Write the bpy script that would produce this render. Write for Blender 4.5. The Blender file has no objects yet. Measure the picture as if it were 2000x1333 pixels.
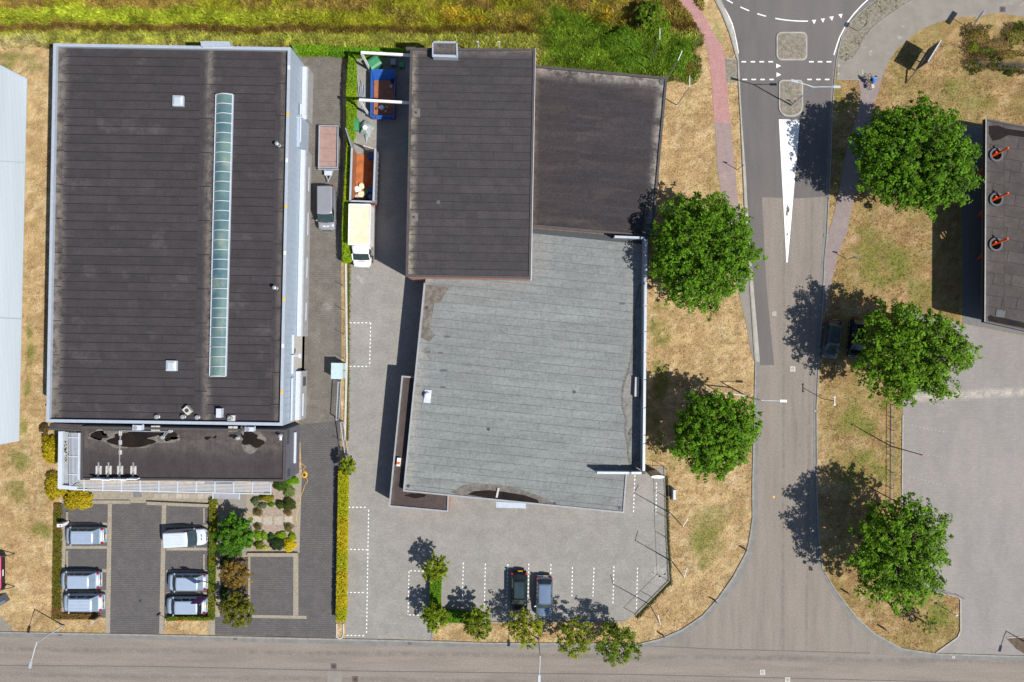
import bpy, bmesh, math, random
import numpy as np
from mathutils import Vector, Matrix, Euler
from mathutils.geometry import tessellate_polygon
random.seed(7); rng = np.random.default_rng(11)
PI = math.pi
# ------------------------------------------------------------------ camera, sky, sun, exposure
scene = bpy.context.scene
CAM_H = 86.0; MPP = 0.055            # camera height, metres per photo pixel on the ground
cam_d = bpy.data.cameras.new('camera'); cam = bpy.data.objects.new('camera', cam_d)
scene.collection.objects.link(cam); scene.camera = cam
cam.location = (0, 0, CAM_H); cam.rotation_euler = (0, 0, 0)
cam_d.sensor_width = 36; cam_d.lens = 36 * CAM_H / (2000 * MPP); cam_d.clip_start = .5; cam_d.clip_end = 3000
SUN = Vector((.64, -.36, 1.0)).normalized()
world = bpy.data.worlds.new('World'); scene.world = world; world.use_nodes = True
wn = world.node_tree; bg = wn.nodes['Background']
sky = wn.nodes.new('ShaderNodeTexSky'); sky.sky_type = 'NISHITA'; sky.sun_disc = False
sky.sun_elevation = math.asin(SUN.z); sky.sun_rotation = math.atan2(SUN.x, SUN.y)
sky.air_density = 1.0; sky.dust_density = .6; sky.ozone_density = 1.5
wn.links.new(sky.outputs[0], bg.inputs[0]); bg.inputs[1].default_value = .078
sd = bpy.data.lights.new('sun', 'SUN'); sd.energy = 4.6; sd.angle = math.radians(.5); sd.color = (1, .955, .88)
so = bpy.data.objects.new('sun', sd); scene.collection.objects.link(so)
so.location = (60, -30, 100); so.rotation_euler = SUN.to_track_quat('Z', 'Y').to_euler()
scene.view_settings.view_transform = 'Standard'; scene.view_settings.look = 'None'
scene.view_settings.gamma = 1; scene.view_settings.use_curve_mapping = False
scene.view_settings.exposure = .4
scene.render.engine = 'CYCLES'; scene.cycles.max_bounces = 5
COL = scene.collection

# ------------------------------------------------------------------ helpers
def P(px, py, z=0.0):
    k = (1 - z / CAM_H) * MPP
    return ((px - 1000) * k, (666.5 - py) * k)
def PP(pts, z=0.0): return [P(a, b, z) for a, b in pts]

class MB:
    def __init__(s): s.v = []; s.f = []; s.m = []
    def add(s, vs, fs, m=0):
        n = len(s.v); s.v += [tuple(v) for v in vs]; s.f += [tuple(i + n for i in f) for f in fs]; s.m += [m] * len(fs); return s
    def prism(s, pts, z0, z1, m=0, mtop=None):
        a = sum(pts[i][0] * pts[(i + 1) % len(pts)][1] - pts[(i + 1) % len(pts)][0] * pts[i][1] for i in range(len(pts)))
        if a < 0: pts = pts[::-1]
        n = len(pts); vs = [(x, y, z0) for x, y in pts] + [(x, y, z1) for x, y in pts]
        s.add(vs, [tuple(range(n - 1, -1, -1))] + [(i, (i + 1) % n, n + (i + 1) % n, n + i) for i in range(n)], m)
        n0 = len(s.v) - n; s.f.append(tuple(range(n0, n0 + n))); s.m.append(m if mtop is None else mtop); return s
    def sheet(s, pts, z, m=0):
        a = sum(pts[i][0] * pts[(i + 1) % len(pts)][1] - pts[(i + 1) % len(pts)][0] * pts[i][1] for i in range(len(pts)))
        if a < 0: pts = pts[::-1]
        return s.add([(x, y, z) for x, y in pts], [tuple(range(len(pts)))], m)
    def box(s, c, d, rz=0, m=0, mat=None):
        hx, hy, hz = d[0] / 2, d[1] / 2, d[2] / 2; ca, sa = math.cos(rz), math.sin(rz)
        vs = []
        for z in (-hz, hz):
            for x, y in ((-hx, -hy), (hx, -hy), (hx, hy), (-hx, hy)):
                v = Vector((x * ca - y * sa, x * sa + y * ca, z))
                if mat is not None: v = mat @ Vector((x, y, z))
                vs.append((c[0] + v.x, c[1] + v.y, c[2] + v.z))
        return s.add(vs, [(3, 2, 1, 0), (4, 5, 6, 7), (0, 1, 5, 4), (1, 2, 6, 5), (2, 3, 7, 6), (3, 0, 4, 7)], m)
    def bar(s, a, b, w, h, m=0):
        a = Vector(a); b = Vector(b); d = b - a; L = d.length
        q = d.to_track_quat('X', 'Z').to_matrix()
        return s.box((a + b) / 2, (L, w, h), mat=q, m=m)
    def tube(s, pts, rad, n=8, m=0, cap=True, taper=None):
        pts = [Vector(p) for p in pts]; rings = []; N = len(pts)
        for i, p in enumerate(pts):
            d = (pts[min(i + 1, N - 1)] - pts[max(i - 1, 0)]).normalized()
            u = d.cross(Vector((0, 0, 1)));
            if u.length < .05: u = Vector((1, 0, 0))
            u.normalize(); w = d.cross(u); r = rad if taper is None else taper[i]
            rings.append([p + (u * math.cos(2 * PI * k / n) + w * math.sin(2 * PI * k / n)) * r for k in range(n)])
        vs = [v for r in rings for v in r]; fs = []
        for i in range(N - 1):
            for k in range(n): fs.append((i * n + k, (i + 1) * n + k, (i + 1) * n + (k + 1) % n, i * n + (k + 1) % n))
        if cap: fs += [tuple(range(n)), tuple((N - 1) * n + k for k in range(n - 1, -1, -1))]
        return s.add(vs, fs, m)
    def lathe(s, c, prof, n=16, m=0):      # prof: (r, z) bottom to top
        vs = []; fs = []
        for r, z in prof:
            for k in range(n): vs.append((c[0] + r * math.cos(2 * PI * k / n), c[1] + r * math.sin(2 * PI * k / n), c[2] + z))
        for i in range(len(prof) - 1):
            for k in range(n): fs.append((i * n + k, i * n + (k + 1) % n, (i + 1) * n + (k + 1) % n, (i + 1) * n + k))
        L = len(prof) - 1
        fs += [tuple(range(n - 1, -1, -1)), tuple(L * n + k for k in range(n))]
        return s.add(vs, fs, m)
    def build(s, name, mats, parent=None, local=False, smooth=False):
        me = bpy.data.meshes.new(name); me.from_pydata(s.v, [], s.f)
        if not isinstance(mats, (list, tuple)): mats = [mats]
        for q in mats: me.materials.append(q)
        if any(s.m): me.polygons.foreach_set('material_index', s.m)
        if smooth: me.polygons.foreach_set('use_smooth', [True] * len(me.polygons))
        me.update()
        return link(name, me, parent, local)
def link(name, me, parent=None, local=False):
    o = bpy.data.objects.new(name, me); COL.objects.link(o)
    if parent is not None:
        o.parent = parent
        if not local and parent.parent is None: o.location = -parent.location
    return o
def tag(o, label=None, cat=None, group=None, kind=None):
    if label: o['label'] = label
    if cat: o['category'] = cat
    if group: o['group'] = group
    if kind: o['kind'] = kind
    return o
def thing(name, label, cat, loc=(0, 0, 0), rz=0, group=None):
    o = bpy.data.objects.new(name, None); COL.objects.link(o); o.empty_display_size = .3
    o.location = loc; o.rotation_euler = (0, 0, rz); return tag(o, label, cat, group)
def dup(root, loc, rz, label, group=None):
    r = root.copy(); COL.objects.link(r); r.location = loc; r.rotation_euler = (0, 0, rz); r['label'] = label
    if group: r['group'] = group
    for ch in list(root.children):
        c = ch.copy(); COL.objects.link(c); c.parent = r
        for g in ch.children:
            d = g.copy(); COL.objects.link(d); d.parent = c
    return r
def struct(name, mb, m, parent=None):
    o = mb.build(name, m, parent)
    if parent is None: o['kind'] = 'structure'
    return o
def clip(poly, conv):                    # Sutherland-Hodgman, conv counter-clockwise
    a = sum(conv[i][0] * conv[(i + 1) % len(conv)][1] - conv[(i + 1) % len(conv)][0] * conv[i][1] for i in range(len(conv)))
    if a < 0: conv = conv[::-1]
    out = list(poly)
    for i in range(len(conv)):
        A = conv[i]; B = conv[(i + 1) % len(conv)]; inp = out; out = []
        if not inp: return []
        side = lambda p: (B[0] - A[0]) * (p[1] - A[1]) - (B[1] - A[1]) * (p[0] - A[0])
        for j in range(len(inp)):
            p = inp[j]; q = inp[(j + 1) % len(inp)]; sp = side(p); sq = side(q)
            if sp >= 0: out.append(p)
            if (sp >= 0) != (sq >= 0):
                t = sp / (sp - sq); out.append((p[0] + t * (q[0] - p[0]), p[1] + t * (q[1] - p[1])))
    return out
def area(p): return abs(sum(p[i][0] * p[(i + 1) % len(p)][1] - p[(i + 1) % len(p)][0] * p[i][1] for i in range(len(p)))) / 2
def inset(poly, d):
    n = len(poly); a = sum(poly[i][0] * poly[(i + 1) % n][1] - poly[(i + 1) % n][0] * poly[i][1] for i in range(n))
    s = 1 if a > 0 else -1; out = []
    for i in range(n):
        p0 = Vector(poly[i - 1]); p1 = Vector(poly[i]); p2 = Vector(poly[(i + 1) % n])
        e1 = (p1 - p0).normalized(); e2 = (p2 - p1).normalized()
        n1 = Vector((-e1.y, e1.x)) * s; n2 = Vector((-e2.y, e2.x)) * s
        b = (n1 + n2); b = b / max(.2, b.dot(n1)) if b.length > 1e-6 else n1
        out.append(tuple(p1 + b * d))
    return out
def pip(x, y, poly):
    r = np.zeros(x.shape, bool); n = len(poly); j = n - 1
    for i in range(n):
        xi, yi = poly[i]; xj, yj = poly[j]
        c = ((yi > y) != (yj > y)) & (x < (xj - xi) * (y - yi) / ((yj - yi) or 1e-9) + xi); r ^= c; j = i
    return r
_tab = rng.random((256, 256))
def vnoise(x, y, s):
    x = np.asarray(x) * s; y = np.asarray(y) * s; xi = np.floor(x).astype(int); yi = np.floor(y).astype(int)
    fx = x - xi; fy = y - yi; fx = fx * fx * (3 - 2 * fx); fy = fy * fy * (3 - 2 * fy)
    t = lambda a, b: _tab[a % 256, b % 256]
    return (t(xi, yi) * (1 - fx) + t(xi + 1, yi) * fx) * (1 - fy) + (t(xi, yi + 1) * (1 - fx) + t(xi + 1, yi + 1) * fx) * fy
def fbm(x, y, s, o=4):
    r = 0; a = .5; t = 0
    for k in range(o): r = r + a * vnoise(np.asarray(x) + 17.3 * k, np.asarray(y) + 9.1 * k, s * 2 ** k); t += a; a *= .55
    return r / t
def ss(a, b, x): t = np.clip((x - a) / (b - a), 0, 1); return t * t * (3 - 2 * t)

# ------------------------------------------------------------------ materials
def newmat(name):
    m = bpy.data.materials.new(name); m.use_nodes = True; nt = m.node_tree
    return m, nt, nt.nodes['Principled BSDF']
def nd(nt, t, **k):
    n = nt.nodes.new(t)
    for a, b in k.items():
        if a.startswith('i_'):
            key = a[2:]; n.inputs[int(key) if key.isdigit() else key].default_value = b
        else: setattr(n, a, b)
    return n
def mixc(nt, f, a, b, mode='MIX'):
    n = nt.nodes.new('ShaderNodeMix'); n.data_type = 'RGBA'; n.blend_type = mode
    for i, v in ((0, f), (6, a), (7, b)):
        if hasattr(v, 'is_linked') or hasattr(v, 'links'): nt.links.new(v, n.inputs[i])
        elif i == 0: n.inputs[0].default_value = v
        else: n.inputs[i].default_value = (*v, 1)
    return n.outputs[2]
def noise(nt, vec, scale, detail=4, rough=.6):
    n = nd(nt, 'ShaderNodeTexNoise', i_Scale=scale, i_Detail=detail, i_Roughness=rough); nt.links.new(vec, n.inputs['Vector']); return n.outputs[0]
def mrange(nt, v, a, b, c=0, d=1, smooth=True):
    n = nd(nt, 'ShaderNodeMapRange'); n.interpolation_type = 'SMOOTHSTEP' if smooth else 'LINEAR'
    nt.links.new(v, n.inputs[0])
    for i, q in enumerate((a, b, c, d)): n.inputs[i + 1].default_value = q
    return n.outputs[0]
def math_(nt, op, a, b=None):
    n = nd(nt, 'ShaderNodeMath', operation=op)
    for i, v in enumerate((a, b)):
        if v is None: continue
        if hasattr(v, 'links'): nt.links.new(v, n.inputs[i])
        else: n.inputs[i].default_value = v
    return n.outputs[0]
def mat(name, c1, c2=None, scale=6, rough=.85, bump=0, bscale=30, metal=0, spec=.4, big=(), edges=(), rand=0,
        stretch=None, attr=None, brick=None, coat=0, obj=False, fine=0, fscale=25):
    m, nt, b = newmat(name)
    g = nd(nt, 'ShaderNodeTexCoord') if obj else nd(nt, 'ShaderNodeNewGeometry')
    vec = g.outputs['Object'] if obj else g.outputs['Position']; raw = vec
    if stretch:
        mp = nd(nt, 'ShaderNodeMapping'); mp.inputs['Scale'].default_value = stretch; nt.links.new(vec, mp.inputs[0]); vec = mp.outputs[0]
    if attr:
        col = nd(nt, 'ShaderNodeAttribute', attribute_name=attr).outputs[0]
    else:
        c2 = c2 or tuple(x * .8 for x in c1)
        col = mixc(nt, mrange(nt, noise(nt, vec, scale), .32, .68), c1, c2)
    for c3, sc, lo, hi, st in big:
        col = mixc(nt, mrange(nt, noise(nt, vec, sc, 5), lo, hi, 0, st), col, c3)
    for (p0, p1, w, c3, st) in edges:      # weathering that follows an edge of the roof
        d = Vector((p1[0] - p0[0], p1[1] - p0[1])).normalized(); n_ = (-d.y, d.x, 0)
        dn = nd(nt, 'ShaderNodeVectorMath', operation='DOT_PRODUCT'); dn.inputs[1].default_value = n_; nt.links.new(raw, dn.inputs[0])
        dist = math_(nt, 'ABSOLUTE', math_(nt, 'SUBTRACT', dn.outputs['Value'], n_[0] * p0[0] + n_[1] * p0[1]))
        f = mrange(nt, dist, w, 0, 0, 1)
        f = math_(nt, 'MULTIPLY', f, mrange(nt, noise(nt, raw, 1.1, 6, .7), .35, .62, .1, st))
        col = mixc(nt, f, col, c3)
    if brick:
        bk = nd(nt, 'ShaderNodeTexBrick'); nt.links.new(raw, bk.inputs['Vector']); bk.inputs['Scale'].default_value = 1
        bk.inputs['Brick Width'].default_value = brick[0]; bk.inputs['Row Height'].default_value = brick[1]
        bk.inputs['Mortar Size'].default_value = brick[2]; v = brick[3]
        bk.inputs['Color1'].default_value = (1 + v,) * 3 + (1,); bk.inputs['Color2'].default_value = (1 - v,) * 3 + (1,)
        bk.inputs['Mortar'].default_value = (brick[4],) * 3 + (1,)
        col = mixc(nt, 1, col, bk.outputs[0], 'MULTIPLY')
    if fine:
        f = mrange(nt, noise(nt, raw, fscale, 3, .7), .3, .7, 1 - fine, 1 + fine, False)
        h = nd(nt, 'ShaderNodeHueSaturation'); nt.links.new(f, h.inputs['Value']); nt.links.new(col, h.inputs['Color']); col = h.outputs[0]
    if rand:
        oi = nd(nt, 'ShaderNodeObjectInfo'); h = nd(nt, 'ShaderNodeHueSaturation')
        nt.links.new(mrange(nt, oi.outputs['Random'], 0, 1, 1 - rand, 1 + rand, False), h.inputs['Value']); nt.links.new(col, h.inputs['Color']); col = h.outputs[0]
    nt.links.new(col, b.inputs['Base Color'])
    b.inputs['Roughness'].default_value = rough; b.inputs['Metallic'].default_value = metal
    b.inputs['Specular IOR Level'].default_value = spec; b.inputs['Coat Weight'].default_value = coat; b.inputs['Coat Roughness'].default_value = .05
    if bump:
        bn = nd(nt, 'ShaderNodeBump'); bn.inputs['Strength'].default_value = bump; bn.inputs['Distance'].default_value = .05
        nt.links.new(noise(nt, raw, bscale, 4, .7), bn.inputs['Height']); nt.links.new(bn.outputs[0], b.inputs['Normal'])
    return m
def leafmat(name, attr='tone', trans=.3, rough=.5):
    m, nt, b = newmat(name); a = nd(nt, 'ShaderNodeAttribute', attribute_name=attr)
    nt.links.new(a.outputs[0], b.inputs['Base Color']); b.inputs['Roughness'].default_value = rough; b.inputs['Specular IOR Level'].default_value = .12
    t = nd(nt, 'ShaderNodeBsdfTranslucent'); nt.links.new(mixc(nt, 1, a.outputs[0], (1.15, 1.2, .6), 'MULTIPLY'), t.inputs[0])
    ms = nd(nt, 'ShaderNodeMixShader'); ms.inputs[0].default_value = trans
    nt.links.new(b.outputs[0], ms.inputs[1]); nt.links.new(t.outputs[0], ms.inputs[2]); nt.links.new(ms.outputs[0], nt.nodes['Material Output'].inputs[0]); return m
G = {}
def TR(x0, y0, x1, y1, w, c, st): return (P(x0, y0), P(x1, y1), w, c, st)
G['asphalt_old'] = mat('asphalt_old', (.222, .192, .166), (.19, .164, .142), 1.4, .9, .25, 40, stretch=(.12, 1, 1), big=[((.125, .108, .095), .6, .48, .75, .5), ((.24, .205, .175), .2, .5, .7, .5), ((.11, .1, .095), 2.2, .68, .74, .5)],
    edges=[TR(0, 1268, 2000, 1292, .5, (.125, .11, .1), .7), TR(0, 1290, 2000, 1322, .35, (.24, .2, .17), .5), TR(0, 1318, 2000, 1345, .5, (.13, .113, .1), .6)], fine=.2, fscale=7)
G['asphalt_old_ns'] = mat('asphalt_old_side', (.222, .194, .169), (.192, .168, .146), 1.4, .9, .25, 40, stretch=(1, .12, 1), big=[((.13, .112, .1), .6, .48, .75, .5), ((.235, .2, .17), .2, .5, .7, .5), ((.11, .1, .095), 2.2, .68, .74, .5)],
    edges=[TR(1508, 400, 1504, 1300, .35, (.235, .2, .17), .6), TR(1532, 400, 1528, 1300, .3, (.13, .112, .1), .6), TR(1566, 400, 1556, 1300, .35, (.235, .2, .17), .6), TR(1586, 400, 1574, 1300, .3, (.13, .112, .1), .5)], fine=.2, fscale=7)
G['asphalt_new'] = mat('asphalt_new', (.125, .115, .112), (.105, .097, .095), 1.2, .85, .2, 40, stretch=(1, .15, 1), big=[((.17, .155, .145), .3, .5, .72, .5)], fine=.12, fscale=9)
G['gutter'] = mat('gutter', (.19, .185, .175), (.155, .15, .145), 1.0, .85, .1, 20, big=[((.24, .23, .21), .8, .55, .7, .5)], fine=.1)
G['kerb'] = mat('kerb_stone', (.27, .26, .235), (.2, .195, .18), 2, .85, .1, 20, fine=.12)
G['kerb_light'] = mat('kerb_light', (.37, .35, .31), (.28, .27, .24), 1.5, .85, .1, 20, fine=.1)
G['paver_lot'] = mat('paver_lot', (.248, .236, .218), (.215, .205, .19), .8, .9, .15, 30, big=[((.3, .285, .265), .15, .5, .7, .5), ((.17, .157, .14), .5, .56, .78, .55), ((.36, .34, .32), .9, .68, .76, .35)], brick=(.42, .21, .02, .04, .9), fine=.16, fscale=5)
G['paver_yard'] = mat('paver_yard', (.15, .135, .118), (.12, .108, .095), .8, .9, .15, 30, big=[((.26, .23, .19), .35, .52, .72, .6), ((.10, .09, .08), .25, .55, .75, .5)], brick=(.42, .21, .03, .07, .8), fine=.18, fscale=5)
G['paver_dark'] = mat('paver_dark', (.108, .1, .1), (.09, .084, .085), .8, .9, .15, 30, big=[((.16, .148, .14), .4, .58, .78, .6)], brick=(.42, .21, .03, .1, .72), fine=.14, fscale=6)
G['paver_right'] = mat('paver_right', (.245, .226, .217), (.218, .202, .193), .6, .9, .1, 30, stretch=(1, .4, 1), edges=[(P(1700,781),P(2000,766),.75,(.42,.38,.33),1.0)], big=[((.285, .262, .24), .12, .48, .7, .6), ((.2, .185, .172), .3, .58, .75, .4)], brick=(.42, .21, .02, .05, .85), fine=.08, fscale=6)
G['beige_strip'] = mat('beige_strip', (.3, .265, .205), (.25, .22, .17), 3, .9, .15, 30, brick=(.3, .3, .02, .06, .8), fine=.15)
G['slab'] = mat('concrete_slab', (.36, .33, .28), (.3, .275, .235), 3, .9, .1, 30, rand=.12, fine=.1)
G['slab_dark'] = mat('dark_slab', (.16, .16, .165), (.13, .13, .135), 3, .9, .1, 30, rand=.12, fine=.1)
G['gravel'] = mat('garden_gravel', (.34, .27, .22), (.24, .19, .155), 6, .95, .6, 25, fine=.3, fscale=14)
G['gravel_island'] = mat('island_cobble', (.25, .22, .175), (.15, .135, .11), 3.5, .95, .5, 14, big=[((.1, .1, .05), 1.4, .58, .7, .6)], fine=.3, fscale=10)
G['red_path'] = mat('red_path', (.4, .215, .205), (.34, .19, .18), 1.5, .9, .1, 30, big=[((.4, .26, .23), .6, .55, .75, .6)], brick=(.2, .1, .012, .08, .8), fine=.15, fscale=8)
G['red_path_worn'] = mat('red_path_worn', (.29, .215, .205), (.25, .19, .182), 1.5, .9, .1, 30, big=[((.33, .28, .24), .6, .5, .75, .5)], brick=(.2, .1, .012, .08, .8), fine=.12, fscale=8)
G['path_worn'] = mat('footpath_worn', (.25, .2, .192), (.22, .18, .172), 1.5, .9, .1, 30, big=[((.3, .27, .24), .6, .5, .75, .5)], brick=(.2, .1, .012, .08, .8), fine=.12, fscale=8)
G['grey_path'] = mat('grey_path', (.235, .213, .188), (.2, .183, .162), .8, .9, .1, 30, big=[((.34, .31, .27), .9, .6, .72, .6)], fine=.09)
G['white_paint'] = mat('road_paint', (.8, .8, .78), (.68, .68, .66), 4, .6, big=[((.3, .29, .28), 1.6, .66, .72, .8)], fine=.06)
G['faded_paint'] = mat('faded_paint', (.38, .355, .33), (.28, .265, .25), 5, .8, fine=.2)
G['lime'] = mat('lime_bloom', (.33, .315, .295), (.25, .24, .222), 5, .9, fine=.3, fscale=5)
G['yellow_paint'] = mat('yellow_paint', (.75, .45, .02), rough=.6)
G['ground'] = mat('ground', (0, 0, 0), attr='col', rough=.95, bump=.8, bscale=7, fine=.36, fscale=6, spec=.1)
G['soil'] = mat('soil', (.12, .085, .055), (.075, .055, .04), 3, .95, .6, 12, fine=.3, fscale=8)
G['water_ditch'] = mat('ditch_mud', (.035, .033, .035), (.07, .062, .055), 2, .45, .5, 8, fine=.4, fscale=4)
G['leaf'] = leafmat('leaf'); G['blade'] = leafmat('grass_blade', trans=.22, rough=.7)
G['bark'] = mat('bark', (.13, .1, .07), (.07, .055, .04), 8, .95, .5, 20)
# roofs
def roofmat(name, c, edges=(), var=.17, dust=(.14, .128, .12), dlo=.56, dst=.4, rand=.085, stretch=(1, 1, 1)):
    return mat(name, c, tuple(x * .82 for x in c), .9, .88, .15, 30, edges=edges, rand=rand, fine=var, fscale=5, spec=.25, stretch=stretch,
               big=[(dust, .35, dlo, .8, dst), (tuple(x * .62 for x in c), .5, .58, .8, .5)])
G['white_metal'] = mat('white_metal', (.48, .52, .585), (.44, .475, .54), 3, .4, fine=.03)
G['alu'] = mat('aluminium', (.46, .51, .58), (.41, .46, .53), 3, .4, metal=.3)
G['cladding'] = mat('blue_grey_cladding', (.36, .43, .52), (.33, .395, .48), 1, .5, fine=.04, metal=.1)
G['cladding_dark'] = mat('slate_cladding', (.12, .12, .15), (.1, .1, .125), 1, .6, fine=.05)
G['plinth'] = mat('concrete_plinth', (.33, .33, .34), (.28, .28, .29), 1.5, .85, .1, 20, fine=.08)
G['brick'] = mat('red_brick', (.42, .21, .17), (.34, .16, .13), 4, .9, .3, 15, fine=.15)
G['brick_dark'] = mat('brown_brick', (.14, .1, .085), (.1, .07, .06), 4, .9, .3, 15, fine=.15)
G['roof_light'] = mat('corrugated_light', (.45, .505, .55), (.41, .46, .505), .6, .5, fine=.03, stretch=(1, .05, 1), metal=.1)
G['fascia'] = mat('dark_fascia', (.07, .06, .06), (.055, .048, .048), 2, .6, fine=.05)
G['fascia_grey'] = mat('grey_fascia', (.3, .31, .33), (.24, .25, .27), 2, .5, fine=.05)
G['glass'] = mat('window_glass', (.03, .045, .055), (.04, .06, .07), 1, .08, spec=.6)
G['glass_sky'] = mat('rooflight_glass', (.06, .12, .14), (.12, .19, .175), .35, .16, spec=.8, big=[((.27, .31, .22), .5, .5, .75, .6)])
G['puddle'] = mat('puddle_water', (.022, .014, .008), (.012, .009, .007), .8, .09, spec=.5)
G['silt'] = mat('dried_silt', (.17, .155, .135), (.1, .09, .08), 2, .95, fine=.2, fscale=5)
G['silt_dark'] = mat('silt_dark', (.105, .1, .092), (.15, .15, .145), 2.5, .95, fine=.3, fscale=5); G['silt_pale'] = mat('silt_pale', (.21, .2, .185), (.165, .165, .16), 1.5, .95, fine=.25, fscale=4, big=[((.12, .115, .105), 1.2, .56, .68, .8)]); G['silt_grey'] = mat('silt_grey', (.17, .17, .16), (.145, .15, .15), 2, .95, fine=.25, fscale=4)
G['steel'] = mat('galvanised_steel', (.42, .44, .46), (.34, .36, .38), 3, .45, metal=.5)
G['dark_steel'] = mat('dark_steel', (.035, .037, .04), (.05, .05, .055), 3, .5)
G['rubber'] = mat('rubber', (.02, .02, .02), (.03, .03, .03), 3, .8)
G['blue'] = mat('blue_paint', (.02, .085, .33), (.025, .11, .4), 3, .4, fine=.1)
G['rust'] = mat('rusty_floor', (.34, .13, .06), (.24, .09, .045), 2.5, .8, .2, 10, fine=.2, fscale=6)
G['rust_bright'] = mat('orange_rust', (.42, .13, .035), (.26, .085, .03), 1.5, .75, fine=.2, fscale=6)
G['green_plastic'] = mat('green_plastic', (.04, .2, .09), (.05, .24, .11), 3, .5, fine=.1)
G['grey_plastic'] = mat('grey_plastic', (.25, .26, .29), rough=.5)
G['ply'] = mat('brown_ply', (.3, .2, .175), (.25, .165, .145), 2, .75, fine=.1, big=[((.45, .32, .28), .8, .6, .75, .5)])
G['orange'] = mat('orange_paint', (.85, .1, .015), rough=.4)
G['cream'] = mat('cream_roof', (.7, .645, .48), (.6, .54, .38), 1.2, .6, fine=.1, big=[((.45, .36, .2), .8, .58, .75, .5)])
G['white'] = mat('white_paint', (.85, .85, .87), rough=.35, fine=.02)
G['cyan_cab'] = mat('pale_cyan_paint', (.44, .55, .58), (.38, .49, .52), 2, .5, fine=.06)
G['yellow_hose'] = mat('yellow_hose', (.75, .42, .03), rough=.5)
G['purple'] = mat('purple_cloth', (.2, .06, .2), rough=.8)
G['pink'] = mat('pink_paint', (.9, .1, .33), rough=.5)
G['black'] = mat('black_panel', (.012, .012, .016), rough=.4)
G['brown_board'] = mat('brown_board', (.1, .065, .055), (.07, .045, .04), 1.5, .7, fine=.3, fscale=3)
G['red_lamp'] = mat('red_lens', (.5, .01, .01), rough=.25)
G['head_lamp'] = mat('headlight_lens', (.6, .65, .7), rough=.1, spec=.8)
G['plate'] = mat('yellow_plate', (.75, .45, .03), rough=.5)
G['conc'] = mat('light_concrete', (.5, .48, .44), (.4, .385, .35), 4, .85, .2, 20, fine=.15)
G['patch'] = mat('bitumen_patch', (.1, .105, .11), rough=.8, fine=.1)
G['blue_cloth'] = mat('blue_jersey', (.01, .2, .75), rough=.8); G['skin'] = mat('skin', (.6, .35, .26), rough=.6)
G['black_cloth'] = mat('black_shorts', (.02, .02, .025), rough=.9); G['hair'] = mat('dark_hair', (.05, .03, .02), rough=.8)
def paint(n, c, metal=.6, rough=.35): return mat(n, c, tuple(x * .95 for x in c), 2, rough, metal=metal, coat=.6, fine=.04)
G['p_silver'] = paint('silver_blue_paint', (.31, .385, .5), .1, .35); G['p_silver2'] = paint('pale_silver_paint', (.36, .43, .54), .1, .35); G['p_white'] = paint('white_car_paint', (.52, .58, .67), 0, .4)
G['p_grey'] = paint('grey_van_paint', (.26, .265, .295), .2); G['p_black'] = paint('black_car_paint', (.012, .013, .017), .2, .2); G['p_blue'] = paint('steel_blue_paint', (.12, .175, .27), .3)
G['p_dark'] = paint('dark_grey_paint', (.06, .07, .085), .3)

# ------------------------------------------------------------------ ground sheet with its own colours
Lk_out = [(1395,-10),(1395,0),(1410,30),(1425,69),(1435,105),(1440,120),(1441,156),(1446,240),(1450,330),(1453,400),(1464,566),(1473,701),(1474.5,707),(1468.5,950),(1469,1011),(1461.6,1060),(1455.6,1081),(1431,1126.5),(1401,1169),(1371,1202),(1331.6,1229),(1289,1247),(1250,1256.5),(950,1255),(844,1251.5),(650,1247),(300,1239),(0,1233.6)]
Lk_in = [(1408,-10),(1408,0),(1421,30),(1434,63),(1441.5,105),(1443,120),(1444.5,156),(1449,240),(1456,330),(1459.5,400),(1472,566),(1483.5,701),(1483.5,707),(1480.5,950),(1478,1011),(1475,1051),(1467.7,1084),(1443.5,1135.6),(1407,1181),(1377,1211),(1334.6,1241),(1289,1261),(1250,1267),(950,1265),(844,1264),(650,1259),(300,1249.5),(0,1243.5)]
Rk_out = [(1715,-4),(1705,5),(1679,26),(1656.5,50),(1644.6,73.5),(1638,100),(1634,121),(1630,157.6),(1626,223),(1622.5,320),(1618,410),(1616.5,460),(1612,500),(1609,580),(1600,700),(1595.5,799),(1596.6,905),(1595,930),(1600,1051),(1607.5,1111.5),(1631.6,1151),(1671,1202),(1707,1235.5),(1761.7,1265.7),(1828,1276),(2000,1281)]
Rk_in = [(1708,-4),(1699,3),(1672,24),(1650,47),(1638,70),(1631,98),(1628,121),(1625,157),(1620,223),(1616,320),(1611,410),(1607.5,460),(1604,500),(1598.5,580),(1592.5,700),(1588.6,799),(1588.5,905),(1586,930),(1589,1051),(1600,1108),(1622.6,1154),(1663,1210),(1701,1244.5),(1758.7,1278),(1828,1287),(2000,1291)]
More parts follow.
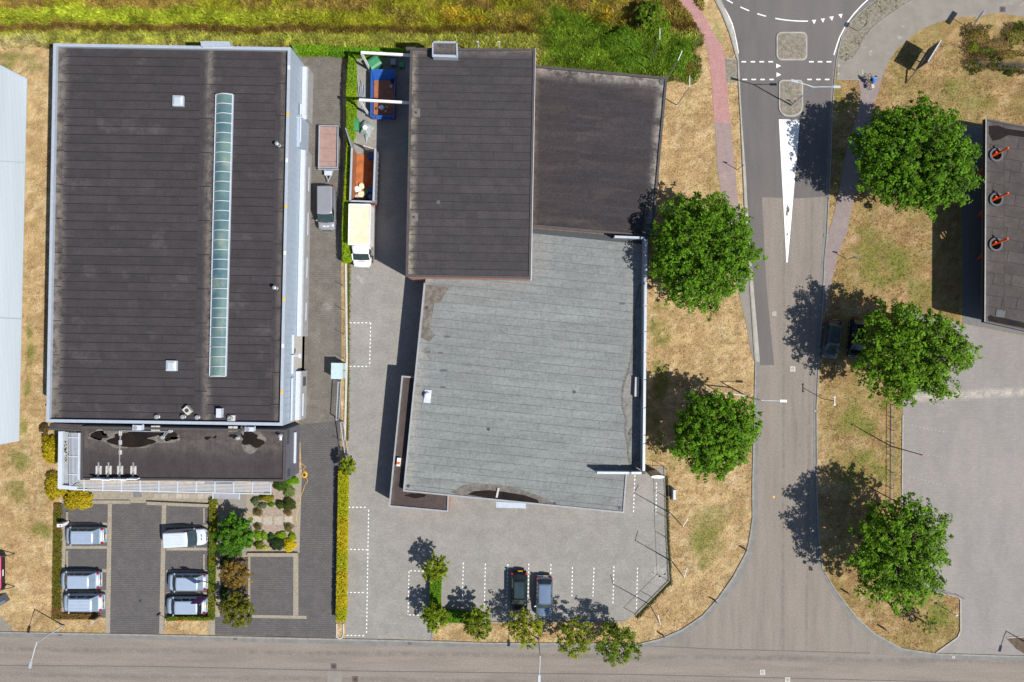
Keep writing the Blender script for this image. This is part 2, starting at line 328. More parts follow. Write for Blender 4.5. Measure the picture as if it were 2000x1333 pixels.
# off-frame continuation of the roads
L_ext = [(-900, 1228)]; R_ext = [(2900, 1310)]
path_red = [(1318,-30),(1321.5,0),(1341,21),(1359,48),(1371,72),(1380,93),(1386,126),(1390.5,168),(1395,240),(1426.5,240),(1422,195),(1417.5,144),(1416,111),(1410,90),(1395,69),(1383,45),(1368,18),(1356,0),(1345,-30)]
path_red2 = [(1395,240),(1398,270),(1401,330),(1407,369),(1418,440),(1432,520),(1446,587),(1458,638),(1467,689),(1473,707),(1472,690),(1464,566),(1453,450),(1444,400),(1440,387),(1438.5,360),(1432.5,300),(1426.5,240)]
path_end = [(1413,405),(1418,440),(1432,520),(1446,587),(1458,638),(1467,689),(1473,707),(1472,690),(1464,566),(1453,450),(1446,408)]
path_stub = [(1416,113),(1440,119),(1441,157),(1419,162),(1417.5,144)]
path_r = [(2400,-60),(2400,60),(2000,34),(1949,26),(1902,33),(1862.6,34),(1831,44.6),(1799.6,57.8),(1770.7,78.8),(1749.7,99.8),(1734,123.4),(1723.4,152),(1676,156),(1634,156),(1635.5,118),(1650,121),(1663,115.5),(1676,100),(1686.6,76),(1705,55),(1731,34),(1757.6,16),(1784,0),(1810,-20),(1900,-60)]
path_r2 = [(1676,156),(1723.4,152),(1715.5,180),(1705,210),(1690,290),(1677,350),(1664.5,404),(1654,455),(1636,500),(1622,560),(1613,620),(1609,580),(1612,500),(1616.5,460),(1627,425),(1639,371),(1654,290),(1672,230),(1681,185)]
gravel_r = [(1715,-10),(1705,5),(1679,26),(1656.5,50),(1644.6,73.5),(1638,100),(1635.5,118),(1650,121),(1663,115.5),(1676,100),(1686.6,76),(1705,55),(1731,34),(1757.6,16),(1784,0),(1795,-10)]
lot_right = [(1762,604),(1860,628),(1880,633),(2000,657),(2600,740),(2600,1330),(2000,1281),(1828,1275.5),(1870.6,1244.5),(1875,1232),(1875,1172),(1872,1166),(1810,1152),(1758,1146),(1761.5,985),(1763,811)]
apron = [(1879,243),(2600,330),(2600,738),(2000,656),(1880,632)]
yard_l = [(572,103),(669,103),(670,300),(666,520),(667,700),(664,900),(657,1150),(656,1247),(418,1240),(418,1088),(578,1088),(590,930),(585,830),(560,700)]
lot_mid = [(690,103),(845,103),(845,600),(1262,920),(1297,911),(1301,1050),(1307,1133),(1240,1201),(1222,1213),(850,1213),(845,1250),(675,1247),(676,1150),(680,900),(681,700),(682,520),(690,300)]
lot_front = [(121,962),(425,962),(412,1090),(410,1208),(322,1209),(320,1239),(206,1237),(207,1207),(121,1207)]
bld_L = PP([(104,85),(568,93),(552,832),(90,825)], 6.6)
bld_La = PP([(97,832),(559,838),(556,942),(116,940)], 5.5)
bld_2 = PP([(802,94.5),(1045,96.4),(1036,544),(793,540)], 6.7)
bld_2b = PP([(1045,128),(1303,152),(1275,463),(1042,443)], 4.0)
bld_g = PP([(828,550),(1036,550),(1042,443),(1264,465),(1258,922),(1225,925),(1219,1003),(787,960)], 3.7)
bld_s = PP([(784,734),(820,737),(877,970),(875.6,1000.6),(759,990)], 3.0)
bld_N = PP([(-160,45),(0,128),(53,155),(37,862),(0,869),(-160,890)], 4.5)
bld_R = PP([(1925,232),(2120,268),(2100,672),(1922,629)], 4.6)
def poly_road():
    return L_ext + Lk_in[::-1] + [(1408,-60),(1700,-60)] + Rk_in + R_ext + [(2900,1560),(-900,1480)]
paved = [PP(q) for q in (poly_road(), path_red, path_red2, path_stub, path_r, path_r2, gravel_r, lot_right, apron, yard_l, lot_mid, lot_front,
                         [(412,940),(600,940),(600,1095),(412,1095)], Lk_out[3:] + Lk_in[3:][::-1], Rk_out[3:] + Rk_in[3:][::-1])] + [bld_L, bld_La, bld_2, bld_2b, bld_g, bld_s]
GREENS = [(1290,640,22,60,.85),(1288,740,20,50,.7),(1275,850,22,60,.5),(1340,900,40,30,.35),(1395,360,15,120,.2),(1380,1060,40,40,.5),(1375,1100,15,15,.6),(1400,1020,60,40,.35),
          (60,680,10,60,.6),(52,740,8,50,.6),(45,850,10,40,.5),(30,900,35,25,.5),(80,1040,25,25,.5),(30,960,25,30,.4),(1730,520,60,60,.55),(1690,470,30,60,.4),(1800,560,40,60,.4),(1680,830,50,60,.5),
          (1700,900,60,60,.5),(1660,950,40,40,.4),(1840,1200,40,30,.6),(1800,1160,40,30,.4),(1860,170,60,20,.45),(1900,130,80,14,.5),(1900,200,90,20,.35),(1640,180,20,60,.35),(1640,330,12,90,.4),(1400,90,14,60,.35),
          (1350,200,20,40,.2),(1850,50,40,12,.5),(20,120,60,20,.5),(60,130,30,14,.4),(1560,40,4,4,0)]
def gcol(x, y):
    """albedo of the vegetation at world x, y (numpy), returned as (n,3)"""
    px = x / MPP + 1000; py = 666.5 - y / MPP
    n1 = fbm(x, y, .9, 4); n2 = fbm(x + 50, y + 9, .16, 3); n3 = fbm(x * .6 + 31, y * 2.2, 1.6, 3)
    straw = np.array([.445, .318, .168]); tan = np.array([.355, .24, .122]); brown = np.array([.25, .16, .08]); green = np.array([.15, .155, .035]); pale = np.array([.5, .4, .25])
    t = ss(.35, .65, n1)[:, None]; c = straw * (1 - t) + tan * t
    t = ss(.46, .7, n3)[:, None] * .55; c = c * (1 - t) + brown * t
    t = ss(.58, .75, fbm(x + 90, y, 1.3, 3))[:, None] * .6; c = c * (1 - t) + pale * t
    g = np.zeros_like(x)
    for cx, cy, rx, ry, a in GREENS:
        d = ((px - cx) / rx) ** 2 + ((py - cy) / ry) ** 2; g = np.maximum(g, a * ss(1.3, .2, d))
    rt = ss(1590, 1620, px); g = np.maximum(g, .14 * rt + .06) ; c = c * (1 - rt[:, None] * np.array([.22, .27, .32]))
    gg = np.clip(g * 1.5 * ss(.3, .62, fbm(x, y + 40, .55, 4)) + g * .25, 0, .92)[:, None]
    c = c * (1 - gg) + green * gg
    # the worn straw verge between the building and the side road
    # meadow and ditch along the top
    top = ss(98, 84, py + 3 * (n1 - .5) * 8) * ss(1385, 1350, px)
    ye = np.array([.3, .34, .03]); lg = np.array([.3, .31, .06]); og = np.array([.27, .185, .05]); dk = np.array([.11, .065, .02]); mg = np.array([.14, .22, .02])
    m = og[None] * np.ones((len(x), 1)) + 0
    f = (ss(.42, .6, fbm(x * .5, y * 1.3 + 7, .5, 4)))[:, None]; m = m * (1 - f) + np.array([.28, .27, .025]) * f
    wob = 16 * (fbm(x, y * 0, .22, 3) - .5) + 10 * (fbm(x, y, 1.1, 2) - .5)
    lf = ss(700, 420, px)
    b1 = ss(14, 26, py + wob) * ss(48, 40, py + wob) * (.25 + .75 * lf); m = m * (1 - b1[:, None]) + ye * b1[:, None]
    b1 = ss(12, 20, py) * ss(45, 36, py) * ss(820, 900, px) * ss(1260, 1200, px) * ss(.45, .6, n1); m = m * (1 - b1[:, None]) + np.array([.42, .3, .03]) * b1[:, None]
    b2 = ss(44, 49, py + wob) * ss(64, 57, py + wob) * .85; m = m * (1 - b2[:, None]) + dk * b2[:, None]
    b3 = ss(58, 66, py + wob) * .85; m = m * (1 - b3[:, None]) + lg * b3[:, None]
    gz = ss(1030, 1080, px + (n1 - .5) * 90) * ss(38, 62, py + (px - 1240) * -.25 + (n2 - .5) * 30)
    m = m * (1 - gz[:, None]) + mg * gz[:, None]
    m = m * np.array([1.15, 1.18, 1.1])
    # the green weeds reach down to the flat roof's corner
    top = np.maximum(top, ss(1040, 1060, px) * ss(1368, 1350, px + 30 * (n1 - .5)) * ss(168, 150, py + 20 * (n1 - .5)))
    top = np.maximum(top, ss(1200, 1170, px) * ss(106, 98, py) * ss(560, 580, px))
    sl = ss(62, 84, py) * ss(110, 60, px); m = m * (1 - .6 * sl[:, None]) + pale * .6 * sl[:, None]
    c = c * (1 - top[:, None]) + m * top[:, None]
    c *= (.86 + .28 * rng.random(len(x)))[:, None]
    return c, top, gz * top
def axis(lo, hi, st): return np.concatenate([[-600, -300, -150, lo - 25, lo - 8], np.arange(lo, hi, st), [hi, hi + 8, hi + 25, 150, 300, 600]])
gx = axis(-57, 57, .34); gy = axis(-39, 39, .34)
X, Y = np.meshgrid(gx, gy); nx, ny = len(gx), len(gy)
Zg = np.zeros_like(X)
def dig(cx0, cy0, cx1, cy1, w, dep):     # a ditch cut in the ground sheet
    a = np.array(P(cx0, cy0)); b = np.array(P(cx1, cy1)); d = b - a; t = np.clip(((X - a[0]) * d[0] + (Y - a[1]) * d[1]) / (d @ d), 0, 1)
    r = np.hypot(X - a[0] - t * d[0], Y - a[1] - t * d[1]); return -dep * ss(w, w * .25, r)
Zg += dig(-300, 52, 1200, 56, 1.3, .9) + dig(1890, 118, 2100, 134, .9, .8)
me = bpy.data.meshes.new('ground'); V = np.stack([X.ravel(), Y.ravel(), Zg.ravel()], 1)
ii = (np.arange(ny - 1)[:, None] * nx + np.arange(nx - 1)[None]).ravel()
F = np.stack([ii, ii + 1, ii + nx + 1, ii + nx], 1)
def fastmesh(name, V, F, cols=None, attr='tone', dom='POINT', mats=(), smooth=False):
    me = bpy.data.meshes.new(name); k = F.shape[1]
    me.vertices.add(len(V)); me.vertices.foreach_set('co', V.astype(np.float32).ravel())
    me.loops.add(F.size); me.loops.foreach_set('vertex_index', F.astype(np.int32).ravel())
    me.polygons.add(len(F)); me.polygons.foreach_set('loop_start', (np.arange(len(F)) * k).astype(np.int32))
    me.update(calc_edges=True)
    if cols is not None:
        a = me.attributes.new(attr, 'FLOAT_COLOR', dom); c = np.ones((len(cols), 4), np.float32); c[:, :3] = cols; a.data.foreach_set('color', c.ravel())
    if smooth: me.polygons.foreach_set('use_smooth', np.ones(len(F), bool))
    for m in mats: me.materials.append(m)
    me.validate(); return me
gc, _, _ = gcol(X.ravel(), Y.ravel())
dch = (ss(1880, 1895, X.ravel() / MPP + 1000) * ss(8, 5, np.abs(666.5 - Y.ravel() / MPP - (118 + (X.ravel() / MPP + 1000 - 1890) * .075))))[:, None]
gc = gc * (1 - dch) + np.array([.05, .045, .045]) * dch
tag(link('ground', fastmesh('ground', V, F, gc, 'col', mats=[G['ground']], smooth=True)), kind='structure')

def blob(cx, cy, rx, ry, z, seed, n=40, irr=.35):
    R = random.Random(seed); ph = [R.random() * 6.28 for _ in range(6)]; pts = []
    for k in range(n):
        a = 2 * PI * k / n; r = 1 + irr * sum(math.sin((i + 2) * a + ph[i]) / (i + 1.5) for i in range(6)); pts.append(P(cx + rx * r * math.cos(a), cy + ry * r * math.sin(a), z))
    return pts
# ------------------------------------------------------------------ roads, kerbs, paving
Z1, Z2, Z3, Z4 = .012, .020, .028, .036
mb = MB(); mb.sheet(PP(L_ext + [(0,1243.5),(300,1249.5),(650,1259),(844,1264),(950,1265),(1250,1267),(1289,1261),(1334.6,1262),(1758.7,1278),(1828,1287),(2000,1291)] + R_ext + [(2900,1560),(-900,1480)]), Z1)
struct('road', mb, G['asphalt_old'])
side = Lk_in[9:21][::-1] + [(1611,400)]
sp = [(1334.6,1241)] + [(x, y) for x, y in Lk_in[9:20]][::-1] + [(1460,380),(1613,380)] + Rk_in[10:24] + [(1770,1281),(1289,1264),(1289,1260)]
mb = MB(); mb.sheet(PP(sp), Z1 + .004); struct('side_road', mb, G['asphalt_old_ns'])
nw = [(1408,-60)] + Lk_in[1:11] + [(1478,640),(1483.5,701),(1484,714),(1512,713),(1497,560),(1488,386),(1560,388),(1613,384)] + Rk_in[1:10][::-1] + [(1720,-60)]
mb = MB(); mb.sheet(PP(nw), Z1 + .008); struct('new_asphalt', mb, G['asphalt_new'])
c0 = P(1570, -250); R0 = 293 * MPP
mb = MB(); n = 72
ring = lambda r, z: [(c0[0] + r * math.cos(2 * PI * k / n), c0[1] + r * math.sin(2 * PI * k / n), z) for k in range(n)]
mb.add(ring(R0 * .52, Z1) + ring(R0 + .2, Z1), [(k, n + k, n + (k + 1) % n, (k + 1) % n) for k in range(n)]); struct('roundabout', mb, G['asphalt_new'])
def strip(a, b, z0, z1, m, name, seg=1):
    mb = MB(); a = PP(a); b = PP(b)
    for i in range(len(a) - 1):
        vs = [(*a[i], z0), (*a[i + 1], z0), (*b[i + 1], z0), (*b[i], z0), (*a[i], z1), (*a[i + 1], z1), (*b[i + 1], z1), (*b[i], z1)]
        fs = [(4, 5, 6, 7), (0, 4, 7, 3), (0, 1, 5, 4), (3, 7, 6, 2), (1, 2, 6, 5), (3, 2, 1, 0)]
        mb.add(vs, fs)
    return struct(name, mb, m)
def lerp(a, b, t): return [(p[0] + (q[0] - p[0]) * t, p[1] + (q[1] - p[1]) * t) for p, q in zip(a, b)]
LA = [(-900, 1218)]; LB = [(-900, 1228)]
for (o_, i_, nm) in ((Lk_out + LA, Lk_in + LB, 'w'), (Rk_out + [(2900, 1300)], Rk_in + [(2900, 1310)], 'e')):
    k0, k1 = (0, 13) if nm == 'w' else (0, 8)
    q = lerp(o_, i_, .28)
    strip(o_, q, -.05, .1, G['kerb'] if nm == 'e' else G['kerb'], 'kerb')
    if nm == 'w':
        strip(q[:13], i_[:13], -.05, .06, G['kerb_light'], 'kerb_slope'); strip(q[12:], i_[12:], -.05, Z3, G['gutter'], 'gutter')
    else: strip(q, i_, -.05, Z3, G['gutter'], 'gutter')
for pts, m, z, nm in ((path_red, 'red_path', Z2, 'cycle_path'), (path_red2, 'red_path_worn', Z2, 'cycle_path'), (path_end, 'grey_path', Z2 + .006, 'cycle_path'), (path_stub, 'gravel_island', Z2 + .006, 'crossing_pad'),
                      (path_r, 'grey_path', Z2, 'path'), (path_r2, 'path_worn', Z2 + .006, 'path'), (gravel_r, 'gravel_island', Z2 + .01, 'gravel_bed'), (lot_right, 'paver_right', Z2, 'car_park'),
                      (apron, 'slab_dark', Z2 - .004, 'apron'), (yard_l, 'paver_yard', Z2, 'driveway'), (lot_mid, 'paver_lot', Z2, 'yard'), (lot_front, 'paver_dark', Z2, 'parking_area')):
    mb = MB(); mb.sheet(PP(pts), z); struct(nm, mb, G[m])
mb = MB(); mb.sheet(PP([(585,830),(664,822),(663,900),(657,1150),(656,1247),(418,1240),(418,1088),(578,1088),(590,930)]), Z2 + .006); struct('driveway', mb, G['paver_dark'])
# front pavement of the warehouse and garden path
mb = MB(); mb.sheet(PP([(121,945),(480,945),(480,986),(425,984),(175,982),(121,984)]), Z3); struct('pavement', mb, G['beige_strip'])
mb = MB(); mb.sheet(PP([(420,960),(482,960),(482,1086),(420,1086)]), Z3 + .006); struct('pavement', mb, G['grey_path'])
mb = MB(); mb.sheet(PP([(491,935),(577,925),(577,1080),(491,1080)]), Z3 + .004); struct('garden_bed', mb, G['gravel'])
mb = MB()
for q in ([(481,963),(492,963),(492,1080),(481,1080)], [(577,918),(590,915),(585,1080),(575,1080)], [(573,1085),(583,1085),(583,1203),(573,1203)], [(492,1201),(599,1203),(599,1209),(492,1207)], [(412,1090),(420,1090),(420,1240),(408,1240)], [(420,1088),(430,1088),(430,1205),(420,1205)],
          [(485,1088),(489,1088),(489,1200),(485,1200)]): mb.prism(PP(q), 0, .05)
struct('edging_strip', mb, G['beige_strip'])
mb = MB()
for x0, x1 in ((121, 209), (325, 409)):
    ys = ((1021, 1027), (1067, 1072), (1112, 1118), (1153.5, 1159.5)) if x0 < 200 else ((1025, 1030.5), (1070, 1075.5), (1114, 1118.5), (1157, 1161))
    for a, b in ys: mb.sheet(PP([(x0, a), (x1, a), (x1, b), (x0, b)]), Z3)
for x0, x1, b0, b1 in ((211, 219, 206, 215), (316.5, 325, 311, 320)): mb.sheet(PP([(x0, 985), (x1, 985), (b1, 1239), (b0, 1238)]), Z3 + .004)
mb.sheet(PP([(121,1020),(130,1020),(125,1205),(118,1205)]), Z3 + .008)
struct('bay_dividers', mb, G['beige_strip'])
mb = MB(); mb.prism(PP([(175,977),(254,977),(256,984),(175,984)]), 0, .18); mb.prism(PP([(289,979),(428,985),(427,991),(289,985)]), 0, .35); struct('low_wall', mb, G['beige_strip'])
mb = MB()
for (x, y0, y1) in ((132, 1075, 1108), (399, 1082, 1112), (132, 1000, 1016), (399, 992, 1022)): mb.prism(PP([(x - 1.5, y0), (x + 1.5, y0), (x + 1.5, y1), (x - 1.5, y1)]), .0, .14)
struct('wheel_stop', mb, G['beige_strip'])
sb = struct('stepping_path', MB().sheet(PP([(494,1007),(573,1007),(573,1026),(494,1026)]), Z3 + .008), G['gravel'])
for i, (a, b) in enumerate(((494.5, 511.5), (514.5, 532), (535, 552.5), (556, 572))):
    MB().prism(PP([(a, 1008.5), (b, 1008.5), (b, 1025), (a, 1025)]), Z3, .07).build('paving_slab', G['slab'], sb)
sb2 = struct('slab_walk', MB().sheet(PP([(300,964),(415,964),(415,974),(300,974)]), Z3 + .008), G['gravel'])
for i in range(8): MB().prism(PP([(301 + 14.2 * i, 964.5), (313.6 + 14.2 * i, 964.5), (313.6 + 14.2 * i, 974), (301 + 14.2 * i, 974)]), Z3, .06).build('paving_slab', G['slab'], sb2)
MB().prism(PP([(260.5,961),(276.5,961),(276.5,971),(260.5,971)]), Z3, .055).build('paving_slab', G['slab_dark'], sb2)
struct('garden_wall', MB().prism(PP([(485,1079),(583,1079),(583,1086),(485,1086)]), 0, .35), G['beige_strip'])
# planting beds in the middle of the left car park
struct('mulch_bed', MB().sheet(PP([(430,1088),(486,1088),(486,1203),(430,1203)]), Z3 + .006), G['soil'])
# right car park edge, kerb upstands
def kerbline(pts, w, z1, m, nm='kerb'):
    mb = MB(); q = PP(pts)
    for i in range(len(q) - 1): mb.bar((*q[i], z1 / 2), (*q[i + 1], z1 / 2), w, z1)
    return struct(nm, mb, m)
kerbline([(1860,628),(1762,603)], .12, .08, G['kerb']); kerbline([(1763,811),(1761.5,985),(1758,1146)], .12, .08, G['kerb_light'])
kerbline([(1810,1152),(1872,1166),(1875.5,1172),(1875.5,1232),(1870,1245),(1828,1275)], .14, .1, G['kerb_light'])
kerbline([(676,512),(678,700),(674,860)], .22, .16, G['conc'], 'kerb'); kerbline([(1297,911),(1301,1050),(1307,1134),(1240,1202)], .12, .08, G['kerb'])
kerbline([(843,1251),(846,1216),(1222,1214)], .12, .08, G['kerb']); kerbline([(658,1218),(658,1243),(662,1247),(668,1246),(671,1240),(671,1218)], .12, .12, G['conc'])
kerbline([(121,985),(119,1208)], .1, .1, G['beige_strip']); kerbline([(1784,0),(1757.6,16),(1731,34),(1705,55),(1686.6,76),(1676,100),(1663,115.5),(1650,121),(1636,118)], .12, .06, G['kerb'])
kerbline([(1634,156),(1678,156),(1690,160)], .1, .06, G['kerb']); kerbline([(683,520),(681,860)], .1, .03, G['slab'])
kerbline([(1417,113),(1420,114),(1430,116),(1435,108)], .15, .05, G['kerb_light'], 'kerb'); kerbline([(1420,163),(1426,166),(1432,164),(1440,166)], .15, .05, G['kerb_light'], 'kerb')
# traffic islands
def rrect(x0, y0, x1, y1, r, n=6, rb=None):
    out = []
    for cx, cy, a0, rr in ((x1 - r, y0 + r, -90, r), (x1 - (rb or r), y1 - (rb or r), 0, rb or r), (x0 + (rb or r), y1 - (rb or r), 90, rb or r), (x0 + r, y0 + r, 180, r)):
        for k in range(n + 1):
            a = math.radians(a0 + 90 * k / n); out.append((cx + rr * math.cos(a), cy + rr * math.sin(a)))
    return out
for (a, lab) in (((1516, 63.5, 1576, 119, 10), 1), ((1520.5, 157, 1568, 229, 8, 6, 20), 2)):
    o_ = rrect(*a); i_ = rrect(a[0] + 3, a[1] + 3, a[2] - 3, a[3] - 3, max(3, a[4] - 3), 6, (a[6] - 3) if len(a) > 6 else None)
    mb = MB(); mb.prism(PP(o_), 0, .12); tr = struct('traffic_island', mb, G['kerb_light'])
    MB().prism(PP(i_), .1, .135).build('island_paving', G['gravel_island'], tr)
kerbline([(1965,1246),(2010,1243)], .12, .08, G['kerb_light']); struct('verge', MB().sheet(PP([(1965,1247),(2060,1243),(2060,1290),(2000,1277),(1985,1268)]), Z2 + .01), G['soil'])
# paint
mk = MB(); T = lambda pts: mk.sheet(PP(pts), Z4)
for x0, x1 in ((1448,1457),(1466,1474.5),(1483,1492),(1500.6,1509.6),(1580,1589),(1597,1606),(1614,1623.6)): T([(x0,120),(x1,120),(x1,122.6),(x0,122.6)])
for x0, x1 in ((1450,1459),(1467.5,1476.5),(1485,1493.5),(1502.5,1511),(1576.5,1585),(1594,1602.6),(1611,1619.7)): T([(x0,154.6),(x1,154.6),(x1,157.2),(x0,157.2)])
for t in ([(1516,125),(1516,133.8),(1525.3,129.3)],[(1516.5,142),(1516.5,151),(1525.8,146.5)],[(1585.5,40),(1594,39.3),(1590,48.3)],[(1602.6,37.5),(1611,36.3),(1607.4,45)],[(1619.4,33.6),(1628,32.4),(1624.8,41.4)],[(1637,28.8),(1645.2,27.6),(1642.8,36.6)]): T(t)
T([(1521,233.6),(1562.2,234.8),(1538.4,513),(1535.6,513)])
def arcstrip(cx, cy, r, a0, a1, w, n=10):
    for k in range(n):
        p = math.radians(a0 + (a1 - a0) * k / n); q = math.radians(a0 + (a1 - a0) * (k + 1) / n)
        T([(cx + (r - w) * math.sin(p), cy + (r - w) * math.cos(p)), (cx + (r + w) * math.sin(p), cy + (r + w) * math.cos(p)), (cx + (r + w) * math.sin(q), cy + (r + w) * math.cos(q)), (cx + (r - w) * math.sin(q), cy + (r - w) * math.cos(q))])
for x0, x1 in ((1418,1431),(1446,1463),(1479,1496),(1514,1578)): arcstrip(1570, -250, 292, math.degrees(math.asin((x0 - 1570) / 292)), math.degrees(math.asin((x1 - 1570) / 292)), 1.1, 6)
def line(pts, w):
    q = PP(pts)
    for i in range(len(q) - 1):
        a = Vector(q[i]); b = Vector(q[i + 1]); d = (b - a).normalized(); n_ = Vector((-d.y, d.x)) * w / 2
        mk.sheet([tuple(a - n_), tuple(b - n_), tuple(b + n_), tuple(a + n_)], Z4)
for i in range(len(mk.v)): pass
line([(1400,-6),(1404,0),(1414,16),(1423.5,33),(1430,48),(1434,63),(1438.5,84),(1441.8,105)], .13)
line([(1697,-2),(1683,11),(1668,27),(1656,43),(1647,60),(1640,73),(1635,87),(1628.4,108)], .13)
struct('road_markings', mk, G['white_paint'])
mk = MB()
def dashes(a, b, w=.1, on=.21, off=.21, z=Z4):
    A = Vector(P(*a)); B = Vector(P(*b)); L = (B - A).length; d = (B - A) / L; n_ = Vector((-d.y, d.x)) * w / 2; t = 0
    while t < L - .05:
        p = A + d * t; q = A + d * min(L, t + on); mk.sheet([tuple(p - n_), tuple(q - n_), tuple(q + n_), tuple(p + n_)], z); t += on + off
for a, b in (((683,631),(723,631)),((724,631),(722,716)),((683,716),(722,716)),((680,991),(716,991)),((720,996),(716,1241)),((676,1073),(719,1074)),((676,1157),(714,1158)),((677,1241),(716,1242)),((799,1116),(797,1201)),((801,1115),(828,1116)),((799,1201),(826,1202)),
             ((905,1099),(903,1178)),((948,1101),(946,1186)),((992,1102),(989,1195)),((1033,1101),(1031,1172)),((1076,1102),(1075,1140)),((1118,1108),(1117,1165)),((1160,1109),(1158,1165)),((1199,1106),(1197,1182)),((1245,1109),(1243,1193)),((1240,928),(1237,1003)),((1282,943),(1281,1005))): dashes(a, b)
struct('bay_markings', mk, G['white_paint'])
mk = MB()
for a, b in (((1772,829),(1848,845)),((1775,880),(1848,895)),((1775,931),(1848,949)),((1775,985),(1850,1001)),((1815,788),(1848,793))): dashes(a, b, .09, .18, .25)
mk.sheet(PP([(1635.5,125),(1635.5,133),(1642,128.6)]), Z4); mk.sheet(PP([(1636,141),(1636,149),(1640,144.6)]), Z4)
mk.sheet(PP([(1698,100),(1703,99),(1704,102),(1698,103)]), Z4); mk.sheet(PP([(1683,137),(1686,137),(1686,146),(1683,146)]), Z4)
struct('faded_markings', mk, G['faded_paint'])
struct('painted_arrow', MB().sheet(PP([(1508,971),(1513,968),(1513,974)]), Z4), G['yellow_paint'])
def manhole(px, py, s, m, lab, ins='slab'):
    o = MB().prism(PP([(px - s/2, py - s/2), (px + s/2, py - s/2), (px + s/2, py + s/2), (px - s/2, py + s/2)]), 0, .045).build('manhole_cover', G[m]); tag(o, lab, 'manhole')
    x, y = P(px, py); MB().lathe((x, y, .045), [(.2 * s / 11, 0), (.2 * s / 11, .006)], 12).build('cover_lid', G[ins], o)
manhole(1548, 721, 10, 'conc', 'pale square manhole cover in the side road below the long white wedge'); manhole(1489, 1313, 10, 'conc', 'white square cover in the bottom road, the upper of the pair at the junction')
manhole(1538, 1328, 10, 'conc', 'white square cover in the bottom road, the lower of the pair at the junction'); manhole(1862, 1284, 5, 'conc', 'small white square cover in the gutter by the right car park entrance')
manhole(652, 1302, 11, 'brick_dark', 'brown square manhole cover in the bottom road above a pale repair patch', 'dark_steel'); manhole(694, 1327, 11, 'brick_dark', 'brown square manhole cover at the bottom frame edge right of the repair patch', 'dark_steel')
manhole(1958, 19, 11, 'brick_dark', 'brown square manhole cover in the grey path top right', 'dark_steel'); manhole(1565, 78, 10, 'brick_dark', 'brown square cover in the corner of the square traffic island', 'dark_steel')
manhole(1512, 613, 9, 'faded_paint', 'faint pale cover at the edge of the dark asphalt strip', 'faded_paint'); manhole(606, 142, 7, 'brick_dark', 'small dark gully beside the top of the warehouse wall', 'dark_steel'); manhole(274, 1174, 5, 'dark_steel', 'small dark drain in the paved aisle between the silver cars', 'rubber')
for px, py, lab in ((118, 1239, 'dark gutter grate below the kinked left street lamp'), (460, 1247.5, 'dark gutter grate below the brown and green small trees'), (801, 1257, 'dark gutter grate beside the yard entrance'), (1611, 460, 'dark gutter grate level with the tip of the white wedge'), (1593, 803, 'dark gutter grate near the street sign with the T top')):
    o = MB().prism(PP([(px - 3.5, py - 2.6), (px + 3.5, py - 2.6), (px + 3.5, py + 2.6), (px - 3.5, py + 2.6)]), 0, .05).build('gutter_grate', G['dark_steel']); tag(o, lab, 'drain', 'gutter grates')
    x, y = P(px, py)
    for k in range(4): MB().box((x - .12 + .08 * k, y, .055), (.02, .24, .012)).build('grate_bar', G['steel'], o)
struct('repair_patch', MB().sheet(PP([(641,1309),(668,1309),(668,1345),(638,1345)]), Z2), G['grey_path'])
struct('pavement', MB().sheet(PP([(-200,1200),(0,1203),(14,1216),(27,1233),(-200,1230)]), Z2), G['grey_path'])
for i, (px, py, rx, ry) in enumerate(((1287,1113,9,8),(1279,1124,6,4),(1293,1126,5,5),(704,546,7,5))): struct('lime_stain', MB().sheet(blob(px, py, rx, ry, 0, 90 + i, irr=.8), Z3 + .012), G['lime'])
struct('worn_paint', MB().sheet(blob(1538, 411, 2.4, 11, 0, 99, irr=.5), Z4 + .004), G['asphalt_new']); struct('worn_paint', MB().sheet(blob(1537.5, 458, 1.2, 2.5, 0, 98, irr=.5), Z4 + .004), G['asphalt_new'])
# tar joints
mb = MB()
for pts in ([(0,1300),(300,1302),(700,1311),(1250,1318),(2000,1336)], [(1140,1264),(1289,1263),(1400,1268),(1700,1276)]):
    q = PP(pts)
    for i in range(len(q) - 1): mb.bar((*q[i], Z2), (*q[i + 1], Z2), .09, .006)
struct('tar_joint', mb, G['asphalt_new'])

